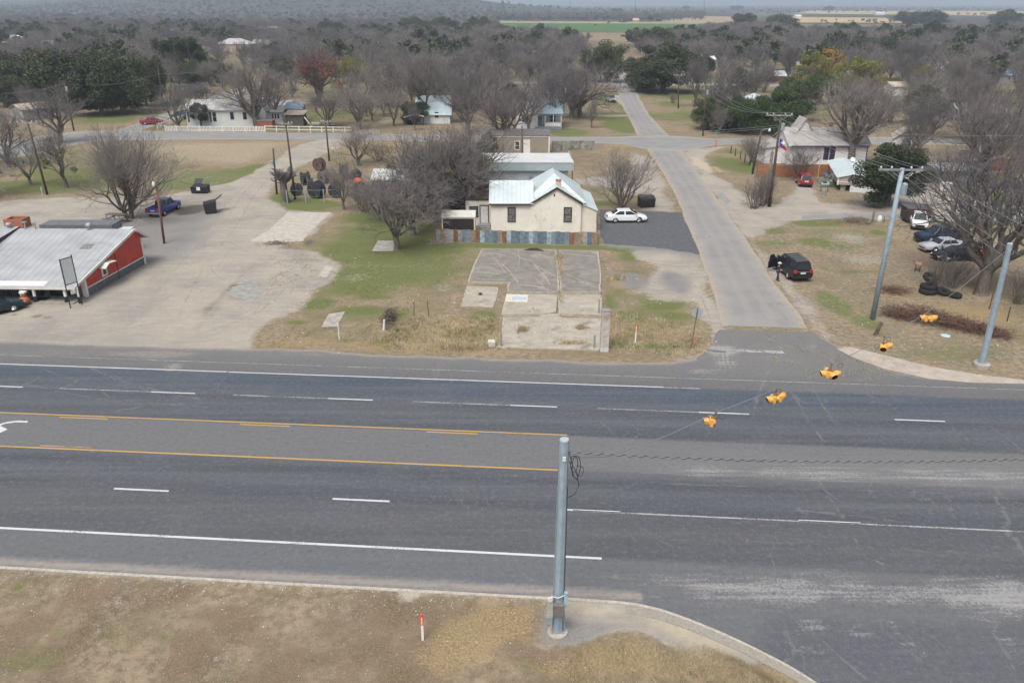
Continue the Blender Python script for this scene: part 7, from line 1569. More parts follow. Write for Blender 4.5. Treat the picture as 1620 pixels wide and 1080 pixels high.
KINDS=dict(
 sedan=dict(L=5.0,W=1.86,H=1.48,belt=1.0,gz=.24,st=[(-2.5,.5,.80,.80),(-2.42,.32,.93,.90),(-2.1,.26,1.02,.93),(-1.5,.24,1.04,.93),(-.2,.22,1.0,.93),(.9,.22,.99,.93),(1.35,.24,.93,.93),(2.0,.26,.82,.91),(2.38,.30,.70,.84),(2.5,.42,.60,.70)],cb=(-1.85,1.35),ct=(-1.05,.45),wb=(-1.42,1.45),wr=.34,pillars=(-.28,)),
 oldsedan=dict(L=5.1,W=1.86,H=1.42,belt=.98,gz=.26,st=[(-2.55,.45,.78,.84),(-2.48,.32,.93,.91),(-1.6,.28,.98,.93),(-.2,.26,.97,.93),(1.0,.26,.96,.93),(1.3,.28,.92,.92),(2.3,.32,.84,.9),(2.5,.36,.78,.88),(2.55,.42,.62,.84)],cb=(-1.5,1.1),ct=(-1.05,.40),wb=(-1.45,1.5),wr=.33,pillars=(-.3,)),
 coupe=dict(L=4.7,W=1.82,H=1.36,belt=.92,gz=.22,st=[(-2.35,.5,.75,.78),(-2.25,.3,.88,.88),(-1.6,.24,.96,.91),(-.2,.2,.92,.91),(.9,.2,.90,.91),(1.3,.22,.85,.91),(1.9,.25,.72,.88),(2.25,.3,.58,.78),(2.35,.4,.5,.6)],cb=(-1.75,1.25),ct=(-.95,.30),wb=(-1.35,1.4),wr=.33,pillars=(-.3,)),
 suv=dict(L=5.3,W=2.02,H=1.92,belt=1.18,gz=.36,st=[(-2.65,.55,.95,.93),(-2.6,.4,1.15,1.0),(-1.5,.36,1.18,1.01),(.9,.34,1.17,1.01),(1.3,.36,1.14,1.01),(2.2,.38,1.08,.98),(2.55,.42,1.0,.92),(2.65,.5,.85,.85)],cb=(-2.55,1.35),ct=(-2.35,.62),wb=(-1.55,1.55),wr=.40,pillars=(-1.35,-.25)),
 csuv=dict(L=4.5,W=1.86,H=1.68,belt=1.08,gz=.30,st=[(-2.25,.5,.9,.86),(-2.2,.36,1.05,.92),(-1.3,.3,1.08,.93),(.7,.28,1.06,.93),(1.1,.3,1.02,.93),(1.8,.33,.93,.9),(2.15,.36,.82,.82),(2.25,.45,.7,.74)],cb=(-2.15,1.2),ct=(-1.8,.35),wb=(-1.3,1.35),wr=.35,pillars=(-1.15,-.2)),
 pickup=dict(L=5.8,W=2.0,H=1.88,belt=1.15,gz=.42,st=[(-.72,.38,1.17,1.0),(.0,.38,1.16,1.0),(1.2,.38,1.14,1.0),(1.5,.4,1.12,1.0),(2.5,.42,1.06,.97),(2.82,.46,1.0,.93),(2.9,.55,.85,.88)],cb=(-.74,1.55),ct=(-.55,.85),wb=(-1.85,1.85),wr=.40,pillars=(.25,)))
def make_car(kind,name,label,cat,col,loc,hd,group=None,open_door=False,rails=False,bedcol=None,scale=1.0):
    K=KINDS[kind]; o=thing(name,label,cat,loc,hd,group); o.scale=(scale,)*3; PM=paint_m(*col); n=len(K['st'])
    mb=MB(); vs=[]
    for (x,zb,zt,hw) in K['st']:
        zm=zb+(zt-zb)*.55
        half=[(hw*.86,zb),(hw,zb+.12),(hw*1.01,zm),(hw*.97,zt-.07),(hw*.88,zt),(0,zt+.025)]
        vs+=[(x,y,z) for y,z in half]+[(x,-y,z) for y,z in half[:-1][::-1]]
    k=11; fs=[]
    for i in range(n-1):
        for j in range(k): j2=(j+1)%k; fs.append((i*k+j,i*k+j2,(i+1)*k+j2,(i+1)*k+j))
    fs.append(tuple(range(k))); fs.append(tuple((n-1)*k+j for j in range(k))); mb.add(vs,fs); body=mb.build('body',PM,o,False)
    for p in body.data.polygons: p.use_smooth=True
    es=body.modifiers.new('e','EDGE_SPLIT'); es.split_angle=R(38)
    b0,b1_=K['cb']; t0,t1=K['ct']; W=K['W']/2; zb=K['belt']-.03; zt=K['H']; wi=W*.90; wt=W*.72
    cab=MB(); cab.hexa([(b0,-wi,zb),(b1_,-wi,zb-.05),(b1_,wi,zb-.05),(b0,wi,zb),(t0,-wt,zt-.03),(t1,-wt,zt-.02),(t1,wt,zt-.02),(t0,wt,zt-.03)]); cb=cab.build('cabin',PM,o); bv=cb.modifiers.new('b','BEVEL'); bv.width=.07; bv.segments=3
    rf=MB(); rf.prism([(t0+.06,-wt+.07,zt-.025),(t1-.06,-wt+.07,zt-.015),(t1-.06,wt-.07,zt-.015),(t0+.06,wt-.07,zt-.025)],(0,0,.035)); rf.build('roof',PM,o)
    def gl(name,P4,ins=.08,thick=.012):
        P4=[Vector(p) for p in P4]; c=sum(P4,Vector())/4; P4=[p.lerp(c,ins) for p in P4]; nr=(P4[1]-P4[0]).cross(P4[2]-P4[0]).normalized()
        if nr.dot(c-Vector((0,0,1)))<0: nr=-nr
        MB().prism([p-nr*.02 for p in P4],nr*(.02+thick)).build(name,CGL,o)
    gl('windshield',[(b1_,-wi,zb),(b1_,wi,zb),(t1,wt,zt-.02),(t1,-wt,zt-.02)],.11); gl('rear_window',[(b0,-wi,zb),(b0,wi,zb),(t0,wt,zt-.03),(t0,-wt,zt-.03)],.14)
    cuts=[None]+list(K['pillars'])+[None]
    for s in (-1,1):
        for i in range(len(cuts)-1):
            xa=b0+(.16 if kind!='suv' else .1) if cuts[i] is None else cuts[i]+.04; xb=b1_-.12 if cuts[i+1] is None else cuts[i+1]-.04
            ta=t0+.12 if cuts[i] is None else cuts[i]+.04; tb=t1-.04 if cuts[i+1] is None else cuts[i+1]-.04
            gl('side_window',[(xa,s*wi,zb+.02),(xb,s*wi,zb+.02),(tb,s*wt,zt-.05),(ta,s*wt,zt-.05)],.07)
        MB().box(b1_-.35,s*(W+.02) if s>0 else s*(W+.18),zb+.02,b1_-.2,s*(W+.18) if s>0 else s*(W+.02),zb+.18).build('mirror',PM,o)
        xh=K['st'][-1][0]; xr=K['st'][0][0] if kind!='pickup' else -2.9
        zh=K['st'][-1][2]; hwf=K['st'][-2][3]
        MB().prism([(xh-.16,s*hwf*.66,zh-.12),(xh+.0,s*hwf*.60,zh-.10),(xh-.02,s*hwf*.62,zh+.05),(xh-.2,s*hwf*.68,zh+.09)],(-.02,s*.26,0)).build('headlight',HEADL,o)
        q=MB().box(xr-.015,s*W*.62 if s>0 else s*W*.94,.78 if kind!='suv' else .92,xr+.14,s*W*.94 if s>0 else s*W*.62,1.0 if kind not in('suv','pickup') else 1.2); q.build('tail_light',REDLMP,o)
        for x in K['wb']:
            yo=s*(W-.10); w_=MB(); r=K['wr']; prof=[(r*.60,-.115),(r*.92,-.12),(r,-.07),(r,.07),(r*.92,.12),(r*.60,.115)]; w_.tube([(x,yo+d,r) for _,d in prof],[a for a,_ in prof],20); ty=w_.build('tyre',RUBBER,o)
            rm=MB(); rm.tube([(x,yo+s*.112,r),(x,yo+s*.128,r)],[r*.60,r*.55],16)
            for a_ in range(5): an=a_*1.2566; rm.tube([(x,yo+s*.132,r),(x+math.cos(an)*r*.55,yo+s*.132,r+math.sin(an)*r*.55)],.035,4)
            rm.build('rim',CHROME,ty)
            MB().tube([(x,s*(W-.19),r+.02),(x,s*(W-.0),r+.02)],r*1.16,18).build('wheel_arch',BLACK,o)
    if kind=='pickup':
        a=MB(); x0,x1=-2.9,-.75; a.box(x0,-W,.5,x1,-W+.13,1.17); a.box(x0,W-.13,.5,x1,W,1.17); a.box(x0,-W+.131,.5,x0+.08,W-.131,1.15); a.box(x0+.081,-W+.131,.5,x1,W-.131,.62); a.box(x1-.06,-W+.131,.621,x1,W-.131,1.16)
        bd=a.build('bed',PM,o); a=MB(); a.box(x0+.1,-W+.15,.622,x1-.08,W-.15,.66); a.build('bed_liner',BLACK,bd); MB().box(x0-.14,-W*.95,.48,x0-.005,W*.95,.66).build('bumper',CHROME,o)
    xr=K['st'][0][0] if kind!='pickup' else -2.9; xf=K['st'][-1][0]
    MB().box(xr-.02,-.26,.82,xr-.005,.26,.98).build('licence_plate',PLATE,o)
    MB().box(xr-.05,-W*.84,.42,xr+.06,W*.84,.60).build('rear_bumper',BLACK if kind in('suv','csuv') else PM,o) if kind!='pickup' else None
    MB().box(xf-.14,-W*.55,.45,xf+.015,W*.55,K['st'][-1][2]-.05).build('grille',BLACK,o); MB().box(xf-.12,-W*.80,.30,xf+.05,W*.80,.44).build('front_bumper',BLACK if kind!='oldsedan' else CHROME,o)
    if kind=='suv':
        MB().box(xr-.022,-W*.58,1.02,xr-.004,W*.58,1.07).build('chrome_strip',CHROME,o)
    if rails:
        for s in (-1,1): MB().tube([(t0+.2,s*(wt-.08),zt+.03),(t0+.3,s*(wt-.08),zt+.10),(t1-.3,s*(wt-.08),zt+.10),(t1-.2,s*(wt-.08),zt+.03)],.025,6).build('roof_rail',BLACK,o)
        for i in range(4): MB().box(t0+.45+i*.6,-wt+.2,zt+.011,t0+.5+i*.6,wt-.2,zt+.04).build('roof_rib',GREYM,o)
    if open_door:
        d=MB(); hx,hy=1.15,W+.01; L=1.15; an=R(180-62); dx,dy=math.cos(an),math.sin(an)
        def P_(u,z,off=0): return (hx+dx*u-dy*off,hy+dy*u+dx*off,z)
        d.prism([P_(0,.45),P_(L,.45),P_(L,1.15),P_(0,1.15)],(dy*.09,-dx*.09,0)); q=d.build('door',PM,o)
        d=MB(); d.prism([P_(0,1.151,.01),P_(L,1.151,.01),P_(L*.92,1.80,.01),P_(.55,1.80,.01)],(dy*.03,-dx*.03,0)); d.build('door_window',CGL,q)
        MB().box(.05,W-.02,.5,1.1,W+.006,1.7).build('door_opening',BLACK,o)
    return o
def ang(px0,py0,px1,py1): a=G(px0,py0);b=G(px1,py1); return math.atan2((b-a).y,(b-a).x)
make_car('sedan','sedan','white sedan parked on the dark asphalt beside the stucco house','car',('car_white',(.78,.79,.80)),G(990,350),R(2))
SUVL=G(1250,433)
make_car('suv','suv','black suv with its driver door open at the edge of the side street','car',('car_black',(.012,.013,.015)),SUVL,R(96),open_door=True,rails=True)
make_car('pickup','pickup_truck','bright blue pickup truck seen from behind near the picnic table','pickup truck',('car_blue',(.025,.06,.32)),G(261,336),R(84),scale=.96)
make_car('csuv','suv','red small suv parked in front of the wooden fence','car',('car_red',(.28,.02,.03)),G(1271,292),R(80))
make_car('pickup','pickup_truck','white pickup truck facing the photo in the row of parked cars','pickup truck',('car_white',(0,0,0)),G(1452,357),R(-112),scale=.9)
make_car('pickup','pickup_truck','dark navy pickup truck behind the silver sedan','pickup truck',('car_navy',(.018,.028,.06)),G(1487,382),R(186),scale=.95)
make_car('oldsedan','sedan','old silver sedan between the navy pickup and the black sedan','car',('car_silver',(.42,.43,.46)),G(1490,396),R(188),scale=.95)
make_car('coupe','sedan','black sedan nearest the bench in the row of parked cars','car',('car_dark',(.014,.015,.022)),G(1511,410),R(184))
make_car('coupe','sedan','pale grey sedan half hidden behind the black sedan','car',('car_silver',(0,0,0)),G(1540,402),R(188),scale=.9)
make_car('pickup','pickup_truck','white pickup truck parked by the grey mobile home up the street','pickup truck',('car_white',(0,0,0)),G(901,173),R(160))
make_car('pickup','pickup_truck','silver pickup truck facing the street on the gravel pull in','pickup truck',('car_silver',(0,0,0)),G(966,161),R(-85))
make_car('csuv','suv','dark blue suv behind the left end of the farmhouse fence','car',('car_dkblue',(.03,.06,.10)),G(286,188),R(170)); make_car('suv','suv','black suv touching the farmhouse corner','car',('car_black',(0,0,0)),G(302,180),R(8),scale=.8)
make_car('sedan','sedan','dark red sedan half hidden behind the big bare tree','car',('car_dkred',(.22,.015,.03)),G(242,197),R(10)); make_car('sedan','sedan','dark green sedan cut by the left edge in front of the porch','car',('car_teal',(.015,.035,.045)),G(-12,496),R(48))
for i,(px,py,c,lb) in enumerate([(876,56.5,'car_white','tiny white car in the junk yard below the green field'),(889,57,'car_silver','tiny silver car in the junk yard'),(986,58.5,'car_dark','tiny dark car on the tan strip'),(998,58,'car_dkred','tiny red car on the tan strip'),(75,69,'car_white','tiny white van at the far left house'),(205,60,'car_dark','tiny dark car right of the far poles')]): make_car('sedan','sedan',lb,'car',(c,(0,0,0)),G(px,py),R(20*i))
# ------------------------------------------------------------------ the man beside the open door
def skin_fig(name,verts,edges,radii,mat,parent,sub=2):
    me=bpy.data.meshes.new(name); me.from_pydata(verts,edges,[]); o=link(name,me,parent); me.materials.append(mat)
    sk_=o.modifiers.new('skin','SKIN'); sv_=me.skin_vertices[0].data
    for i,r in enumerate(radii): sv_[i].radius=(r,r) if not isinstance(r,tuple) else r
    sv_[0].use_root=True; ss=o.modifiers.new('s','SUBSURF'); ss.levels=sub; ss.render_levels=sub; return o
g=G(1229,444); man=thing('person','man in white hat, navy shirt and jeans standing by the open suv door','person',g,R(-20))
SKIN=M('skin',(.42,.26,.19),.6,.08,4); SHIRT=M('navy_shirt',(.02,.03,.075),.85,.2,6); JEANS=M('dark_jeans',(.025,.035,.06),.9,.25,6); HAT=M('straw_hat',(.62,.58,.48),.8,.1,8)
# local: +x forward (toward the car door), y left
V=[(0,0,1.0),(0,0,1.2),(0,0,1.42),(.02,0,1.53),(.04,0,1.62),(.05,0,1.73),(0,.19,1.43),(.05,.25,1.18),(.27,.17,1.06),(.34,.13,1.07),(0,-.19,1.43),(.04,-.26,1.17),(.26,-.18,1.10),(.33,-.13,1.12),(0,.10,.93),(.03,.12,.5),(-.02,.13,.09),(.14,.14,.04),(0,-.10,.93),(.08,-.14,.5),(.12,-.16,.09),(.28,-.17,.04)]
E_=[(0,1),(1,2),(2,3),(3,4),(4,5),(2,6),(6,7),(7,8),(8,9),(2,10),(10,11),(11,12),(12,13),(0,14),(14,15),(15,16),(16,17),(0,18),(18,19),(19,20),(20,21)]
r_=[.13,.125,.14,.055,.085,.075,.06,.045,.035,.03,.06,.045,.035,.03,.085,.06,.042,.035,.085,.06,.042,.035]
body=skin_fig('body',V,E_,r_,SKIN,man)
skin_fig('shirt',[V[i] for i in (0,1,2,6,7,10,11)]+[(.16,.21,1.11),(.15,-.22,1.13)],[(0,1),(1,2),(2,3),(3,4),(4,7),(2,5),(5,6),(6,8)],[(.175,.15),(.165,.14),(.175,.15),.085,.066,.085,.066,.055,.055],SHIRT,man)
skin_fig('trousers',[V[0],V[14],V[15],V[16],V[18],V[19],V[20]],[(0,1),(1,2),(2,3),(0,4),(4,5),(5,6)],[(.165,.14),.11,.078,.062,.11,.078,.062],JEANS,man)
for a_,b_ in ((16,17),(20,21)): MB().tube([Vector(V[a_])+Vector((-.08,0,-.03)),Vector(V[a_])+Vector((.05,0,-.03)),Vector(V[b_])+Vector((.03,0,0))],[.055,.06,.035],8).build('boot',M('boot_leather',(.08,.05,.03),.7),man,True)
hm_=MB(); hm_.tube([(.05,0,1.755),(.05,0,1.765)],[.20,.195],20); hm_.tube([(.05,0,1.76),(.05,0,1.83),(.05,0,1.88)],[.10,.10,.07],16); hm_.build('hat',HAT,man)
for s in (-1,1):
    base=Vector(V[9] if s>0 else V[13]); 
    for f in range(4): MB().tube([base+Vector((.01,(f-1.5)*.018,0)),base+Vector((.05,(f-1.5)*.02-s*.01,-.01)),base+Vector((.075-abs(f-1.4)*.006,(f-1.5)*.02-s*.02,-.03))],[.010,.009,.007],6).build('finger',SKIN,body)
    MB().tube([base+Vector((-.02,-s*.03,.01)),base+Vector((.02,-s*.055,.02)),base+Vector((.045,-s*.055,.015))],[.012,.010,.008],6).build('thumb',SKIN,body)
MB().ball((.125,0,1.64),.016,0,6,4).build('nose',SKIN,body); 
for s in (-1,1): MB().ball((.125,s*.03,1.665),.008,0,6,4).build('eye',BLACK,body); MB().ball((.045,s*.083,1.65),.018,0,6,4).build('ear',SKIN,body)
MB().box(.126,-.02,1.595,.130,.02,1.602).build('mouth',M('lips',(.3,.12,.1),.6),body)
# ------------------------------------------------------------------ yard things
def dumpster(px,py,rz,label,w=1.9,d=1.4,h=1.35,lid=True,panel=False):
    o=thing('dumpster',label,'dumpster',G(px,py),rz); a=MB(); a.prism([(-w/2,-d/2,.1),(-w/2,d/2,.1),(-w/2,d/2+.1,h),(-w/2,-d/2-.12,h*.82)],(w,0,0)); a.box(-w/2-.04,-d/2-.14,h*.80,w/2+.04,-d/2-.07,h*.86)
    for x in (-w/2-.05,w/2): a.box(x,-.25,.6,x+.05,.25,.75)
    a.build('bin',M('dumpster_black',(.018,.018,.02),.6,.3,3),o); a=MB(); 
    if lid: a.prism([(-w/2-.03,-d/2-.16,h*.83),(w/2+.03,-d/2-.16,h*.83),(w/2+.03,0,h*1.04),(-w/2-.03,0,h*1.04)],(0,0,.05)); a.prism([(-w/2-.03,.003,h*1.045),(w/2+.03,.003,h*1.045),(w/2+.03,d/2+.16,h*1.01),(-w/2-.03,d/2+.16,h*1.01)],(0,0,.05))
    else: a.prism([(-w/2,d/2+.1,h),(0,d/2+.1,h),(0,d/2+.9,h+.55),(-w/2,d/2+.9,h+.55)],(0,0,.04))
    a.build('lid',M('lid_black',(.03,.03,.032),.5,.2,2),o)
    for x in (-w/2+.15,w/2-.15):
        for y in (-d/2+.15,d/2-.15): MB().tube([(x-.02,y,.07),(x+.04,y,.07)],.07,8).build('wheel',RUBBER,o)
    if panel: MB().box(-.25,-d/2-.16,.5,.25,-d/2-.12,.95).build('label_plate',WHITE,o)
    return o
dumpster(1022,327,R(10),'black dumpster in front of the side street dirt by the sedan'); dumpster(318,305,R(0),'open black dumpster with a white label in the green strip',2.2,1.3,1.1,panel=True,lid=False); dumpster(334,336,R(-72),'tall black dumpster at the edge of the dark gravel',1.9,1.3,1.5,lid=False)
g=G(1446,350); o=thing('covered_trailer','dark box trailer standing behind the white pickup','trailer',g,R(-6)); MB().box(-1.3,-1.3,.35,1.35,1.3,1.75).build('box',M('dark_boards',(0,0,0)),o); MB().box(-1.4,-1.4,1.751,1.45,1.4,1.85).build('top',M('trailer_top',(.09,.08,.085),.7,.3,2),o)
for x in (-1.36,1.3): MB().tube([(x,0,.33),(x+.12,0,.33)],.33,14).build('wheel',RUBBER,o)
# cable reels
def reel(px,py,rad,wd,rz,label,col=('reel_black',(.03,.032,.036)),drum=True):
    o=thing('cable_reel',label,'cable reel',G(px,py),rz,'big cable reels in the fenced yard'); m=M(col[0],col[1],.7,.3,3)
    for s in (-1,1):
        a=MB(); n=28; ri=rad*.22; vs=[]
        for i in range(n):
            t=6.283*i/n; c,s_=math.cos(t),math.sin(t)
            for r,y in ((rad,-.04),(rad,.04),(ri,.04),(ri,-.04)): vs.append((c*r,s*wd/2+y,rad+s_*r))
        a.add(vs,[(i*4+k,((i+1)%n)*4+k,((i+1)%n)*4+(k+1)%4,i*4+(k+1)%4) for i in range(n) for k in range(4)]); fl=a.build('flange',m,o)
        a=MB(); 
        for k in range(6): t=k*1.047; a.tube([(math.cos(t)*ri,s*(wd/2+.05),rad+math.sin(t)*ri),(math.cos(t)*rad*.97,s*(wd/2+.05),rad+math.sin(t)*rad*.97)],.03,4)
        a.build('spoke',M('reel_spoke',(.10,.10,.105),.6),fl)
    MB().tube([(0,-wd/2,rad),(0,wd/2,rad)],rad*(.78 if drum else .4),24).build('cable_drum',M('coiled_cable',(.022,.022,.025),.6,.2,4,stripes=(1,.06,.5)),o)
reel(502,313,1.15,1.1,R(-28),'largest black cable reel in the front row'); reel(533,312,1.0,1.0,R(-15),'black cable reel right of the largest one'); reel(470,309,.85,.7,R(60),'small grey cable reel standing by the tall thin pole',('reel_grey',(.12,.12,.125))); reel(484,292,.95,1.0,R(-60),'cable reel with black cable behind the front row'); reel(513,290,.9,.9,R(-35),'grey empty cable reel in the second row',('reel_grey',(0,0,0)),False); reel(545,283,1.2,1.0,R(-70),'tall black cable reel left of the orange thing'); reel(563,285,.8,.8,R(-10),'narrow black cable reel beside the orange thing'); reel(572,310,.95,.9,R(20),'black cable reel behind the round bush')
reel(506,270,1.0,.9,R(-30),'rusty open cable reel at the back of the yard',('reel_rust',(.10,.06,.05)),False); reel(492,300,.9,.8,R(-75),'grey flanged cable reel between two black reels',('reel_grey',(0,0,0)))
g=G(566,296); o=thing('orange_buoy','bright orange rounded float among the cable reels','float',g); C=np.array([]); MB().ball((0,0,.75),.72,0,14,8,.85).build('float',M('orange_plastic',(.75,.10,.03),.5,.08,3),o,True)
o=picket((455,322),(585,319),1.7,'sagging wire fence in front of the cable reels',pick=False,name='wire_fence',mat=GALV)
for c_ in list(o.children): 
    if c_.name.startswith('rail'):
        for v_ in c_.data.vertices: v_.co.y*=.3; v_.co.z=(round(v_.co.z/.85)*.85)+(v_.co.z-round(v_.co.z/.85)*.85)*.2
# tyres
def tyre(px,py,R0,r0,z,rz,tilt,label,grp='old tractor tyres'):
    me=MB(); n,m=30,10
    vs=[((R0+r0*math.cos(2*math.pi*j/m)*1.0)*math.cos(2*math.pi*i/n),(R0+r0*math.cos(2*math.pi*j/m))*math.sin(2*math.pi*i/n),r0*1.1*math.sin(2*math.pi*j/m)) for i in range(n) for j in range(m)]
    me.add(vs,[(i*m+j,((i+1)%n)*m+j,((i+1)%n)*m+(j+1)%m,i*m+(j+1)%m) for i in range(n) for j in range(m)])
    for i in range(n): 
        t=2*math.pi*i/n; c=Vector((math.cos(t),math.sin(t),0)); tt=Vector((-c.y,c.x,0)); me.tube([c*(R0+r0*.95)-Vector((0,0,r0*.8))+tt*.05,c*(R0+r0*1.06),c*(R0+r0*.95)+Vector((0,0,r0*.8))+tt*.05],.035,4)
    o=me.build('tractor_tyre',RUBBER,None,False); g=G(px,py); o.location=(g.x,g.y,z); o.rotation_euler=(tilt,0,rz); return tag(o,label,'tyre',grp)
tyre(1467,464,.52,.21,.22,0,0,'bottom tractor tyre of the upright stack'); tyre(1467,463,.50,.20,.62,0,0,'middle tractor tyre of the stack'); tyre(1469,455,.46,.20,.95,.3,R(28),'tractor tyre leaning on top of the stack'); tyre(1492,466,.40,.17,.28,.3,R(14),'tyre lying just right of the stack'); tyre(1510,470,.40,.17,.2,.2,R(5),'tyre lying farthest right of the stack')
# bench / little table
g=G(1451,428); o=thing('side_table','small wooden bench with thin dark legs on the dry lawn','bench',g,R(62)); MB().box(-.55,-.26,.72,.55,.26,.78).build('seat',M('bench_wood',(.36,.22,.13),.8,.2,4),o)
for x in (-.48,.48):
    for y in (-.2,.2): MB().box(x-.035,y-.035,0,x+.035,y+.035,.72).build('leg',TRIMB,o)
# brush pile: countless dead stalks
rg=np.random.RandomState(8); S=[]; Wp=[G(*q) for q in [(1405,498),(1440,503),(1475,508),(1510,517),(1550,524),(1588,533)]]
for i in range(2600):
    t=rg.rand()*(len(Wp)-1.001); k=int(t); c=Wp[k].lerp(Wp[k+1],t-k)+Vector((rg.normal()*.4,rg.normal()*.75*(1.2-abs(t/5-.4)),0)); d=rg.normal(size=3); d[2]=abs(d[2])*.8; d/=np.linalg.norm(d); L=rg.uniform(.3,1.1); h=rg.uniform(0,.8)*math.exp(-((t-2)/3)**2); S.append((c.x,c.y,h,c.x+d[0]*L,c.y+d[1]*L,h+d[2]*L*.6,.016,.008))
S=np.array(S); c0=S[:,:3].mean(0)*np.array([1,1,0]); S[:,:3]-=c0; S[:,3:6]-=c0
o=link('brush_pile',np_mesh('brush_pile',[(*segs_mesh(S,4),0)],[M('dead_brush',(.15,.085,.062),.95,.4,2)])); o.location=c0; tag(o,'long low pile of reddish brown dead branches below the signals','brush pile')
def pile(px,py,rx,ry,h,n,mat,label,name='branch_pile',cat='branch pile',L=.8,r=.015):
    g=G(px,py); S=[]
    for i in range(n):
        x,y=rg.normal()*rx*.5,rg.normal()*ry*.5; d=rg.normal(size=3); d[2]*=.35; d/=np.linalg.norm(d); l=rg.uniform(.3,1)*L; z=max(0.02,h*math.exp(-(x/rx)**2-(y/ry)**2)*rg.rand()); S.append((x,y,z,x+d[0]*l,y+d[1]*l,max(.01,z+d[2]*l),r,r*.6))
    o=link(name,np_mesh(name,[(*segs_mesh(np.array(S),4),0)],[mat])); o.location=g; return tag(o,label,cat,None,'stuff' if n<200 else None)
pile(1412,460,1.5,1.3,.25,420,M('dead_brush',(0,0,0)),'small patch of dead brown branches beside the tall grey pole',L=.6)
pile(693,386,.9,.5,.3,60,M('bleached_sticks',(.33,.29,.25),.9,.2,3),'small heap of bleached sticks at the left end of the sheet fence',L=1.2,r=.03)
pile(1355,352,2.2,1.2,.8,300,M('heap_sticks',(.2,.16,.12),.9,.3,3),'low mound of soil and sticks behind the green patch',L=.9,r=.02)
pile(616,507,.45,1.8,1.0,420,M('stump_sticks',(.15,.115,.09),.9,.3,3),'narrow row of dead stalks standing in the lawn',L=.7,r=.018)
pile(440,385,1.6,.9,.15,160,M('rubble_sticks',(.16,.13,.1),.9,.3,3),'scattered dark debris at the end of the concrete pad',L=.5,r=.02)
o=MB().tube([(0,0,-.05),(.1,0,.9)],[.09,.08],8).build('stake',WHITE); o.location=G(607,522); tag(o,'short pale stake in front of the row of dead stalks','post')
o=MB().tube([(0,0,.0),(0,0,.04)],[.36,.34],20).build('manhole_lid',M('pale_blue_lid',(.42,.60,.62),.6)); o.location=G(1496,531); tag(o,'pale blue round lid lying in the grass','lid')
# barbecue smoker and yard bits near trailer
g=G(1303,303); o=thing('barrel_grill','silver barrel grill on legs beside the trailer house','grill',g); MB().tube([(-.55,0,1.0),(.55,0,1.0)],.3,14).build('barrel',GALV,o); MB().tube([(-.3,-.1,1.27),(.2,-.1,1.3)],.14,8).build('black_lid',BLACK,o)
for x in (-.45,.45): MB().tube([(x,0,.75),(x*1.2,-.2,0)],.04,5).build('leg',BLACK,o)
g=G(1303,309); o=MB().tube([(0,0,0),(0,0,.75)],.3,12).build('drum',GREYM); o.location=g; tag(o,'grey metal drum below the barrel grill','drum')
g=G(1306,282); o=MB().ball((0,0,.4),.42,0,12,8,1).build('blue_barrel',M('blue_plastic',(.03,.12,.3),.5)); o.location=g; tag(o,'blue rounded barrel in front of the wooden fence','barrel')
g=G(1319,282); o=MB().box(-.5,-.3,0,.5,.3,.55).build('green_bin',M('green_plastic',(.03,.2,.17),.5)); o.location=g; bv=o.modifiers.new('b','BEVEL'); bv.width=.08; tag(o,'teal green bin in front of the wooden fence','bin')
o=thing('swing_frame','pale bare swing frame leaning against the wooden fence','swing set',G(1305,281)); a=MB(); 
for x in (-1.2,.9): a.tube([(x,-.5,0),(x+.1,0,2.0),(x+.2,.5,0)],.05,5)
a.tube([(-1.1,0,2.0),(1.0,0,2.0)],.05,5); a.build('frame',M('pale_pipe',(.5,.42,.33),.7),o)
g=G(1342,257); o=thing('satellite_dish','white satellite dish on a post behind the trailer house','satellite dish',G(1344,279)); MB().tube([(0,0,0),(0,0,2.5)],.04,6).build('mast',GALV,o); MB().tube([(0,-.05,2.5),(0,-.12,2.55),(0,-.2,2.62)],[.05,.25,.36],14).build('dish',WHITE,o)
g=G(1495,303); o=thing('water_tank','white plastic cube tank by the dirt yard','tank',g,.4); MB().box(-.6,-.5,.15,.6,.5,1.35).build('tank',WHITE,o); MB().box(-.7,-.6,0,.7,.6,.14).build('pallet',WOODG,o)
g=G(1467,289); o=make_car if False else None
o=thing('riding_mower','small red riding mower near the carport','mower',g,.5); MB().box(-.7,-.4,.25,.5,.4,.65).box(.1,-.35,.651,.75,.35,.85).build('body',M('mower_red',(.4,.03,.03),.4),o); MB().box(-.5,-.25,.652,-.1,.25,.95).build('seat',BLACK,o)
for x in (-.45,.5):
    for y in (-.42,.42): MB().tube([(x,y-.06,.22),(x,y+.06,.22)],.22,10).build('wheel',RUBBER,o)
# cows far off
for i,(px,py) in enumerate([(962,37.8),(964,37.2),(981,36.5),(984,36.6),(987,36.7),(990,36.6),(942,41.5),(820,35),(963,34.6),(1305,27.6),(1322,27.4),(1329,27.6),(1336,27.5),(1344,27.7),(1352,27.6),(1313,28),(1424,20.6)]):
    g=G(px,py); c=thing('cow','dark cow grazing on the far field','cow',g,rnd.uniform(0,6),'cows grazing on the far fields'); k=1.3
    me_=MB(); me_.hexa([(-.9,-.3,.75),(.8,-.3,.7),(.8,.3,.7),(-.9,.3,.75),(-.85,-.25,1.4),(.8,-.25,1.45),(.8,.25,1.45),(-.85,.25,1.4)]); me_.tube([(.75,0,1.25),(1.25,0,.95),(1.5,0,.75)],[.26,.17,.10],7)
    for x in (-.75,.65):
        for y in (-.2,.2): me_.tube([(x,y,.8),(x,y,.4),(x,y,0)],[.11,.07,.06],5)
    me_.tube([(-.9,0,1.35),(-1.0,0,.6)],.03,4); me_.build('body',M('cow_hide',(.03,.025,.022),.8,.2,2),c); c.scale=(k,k,k)
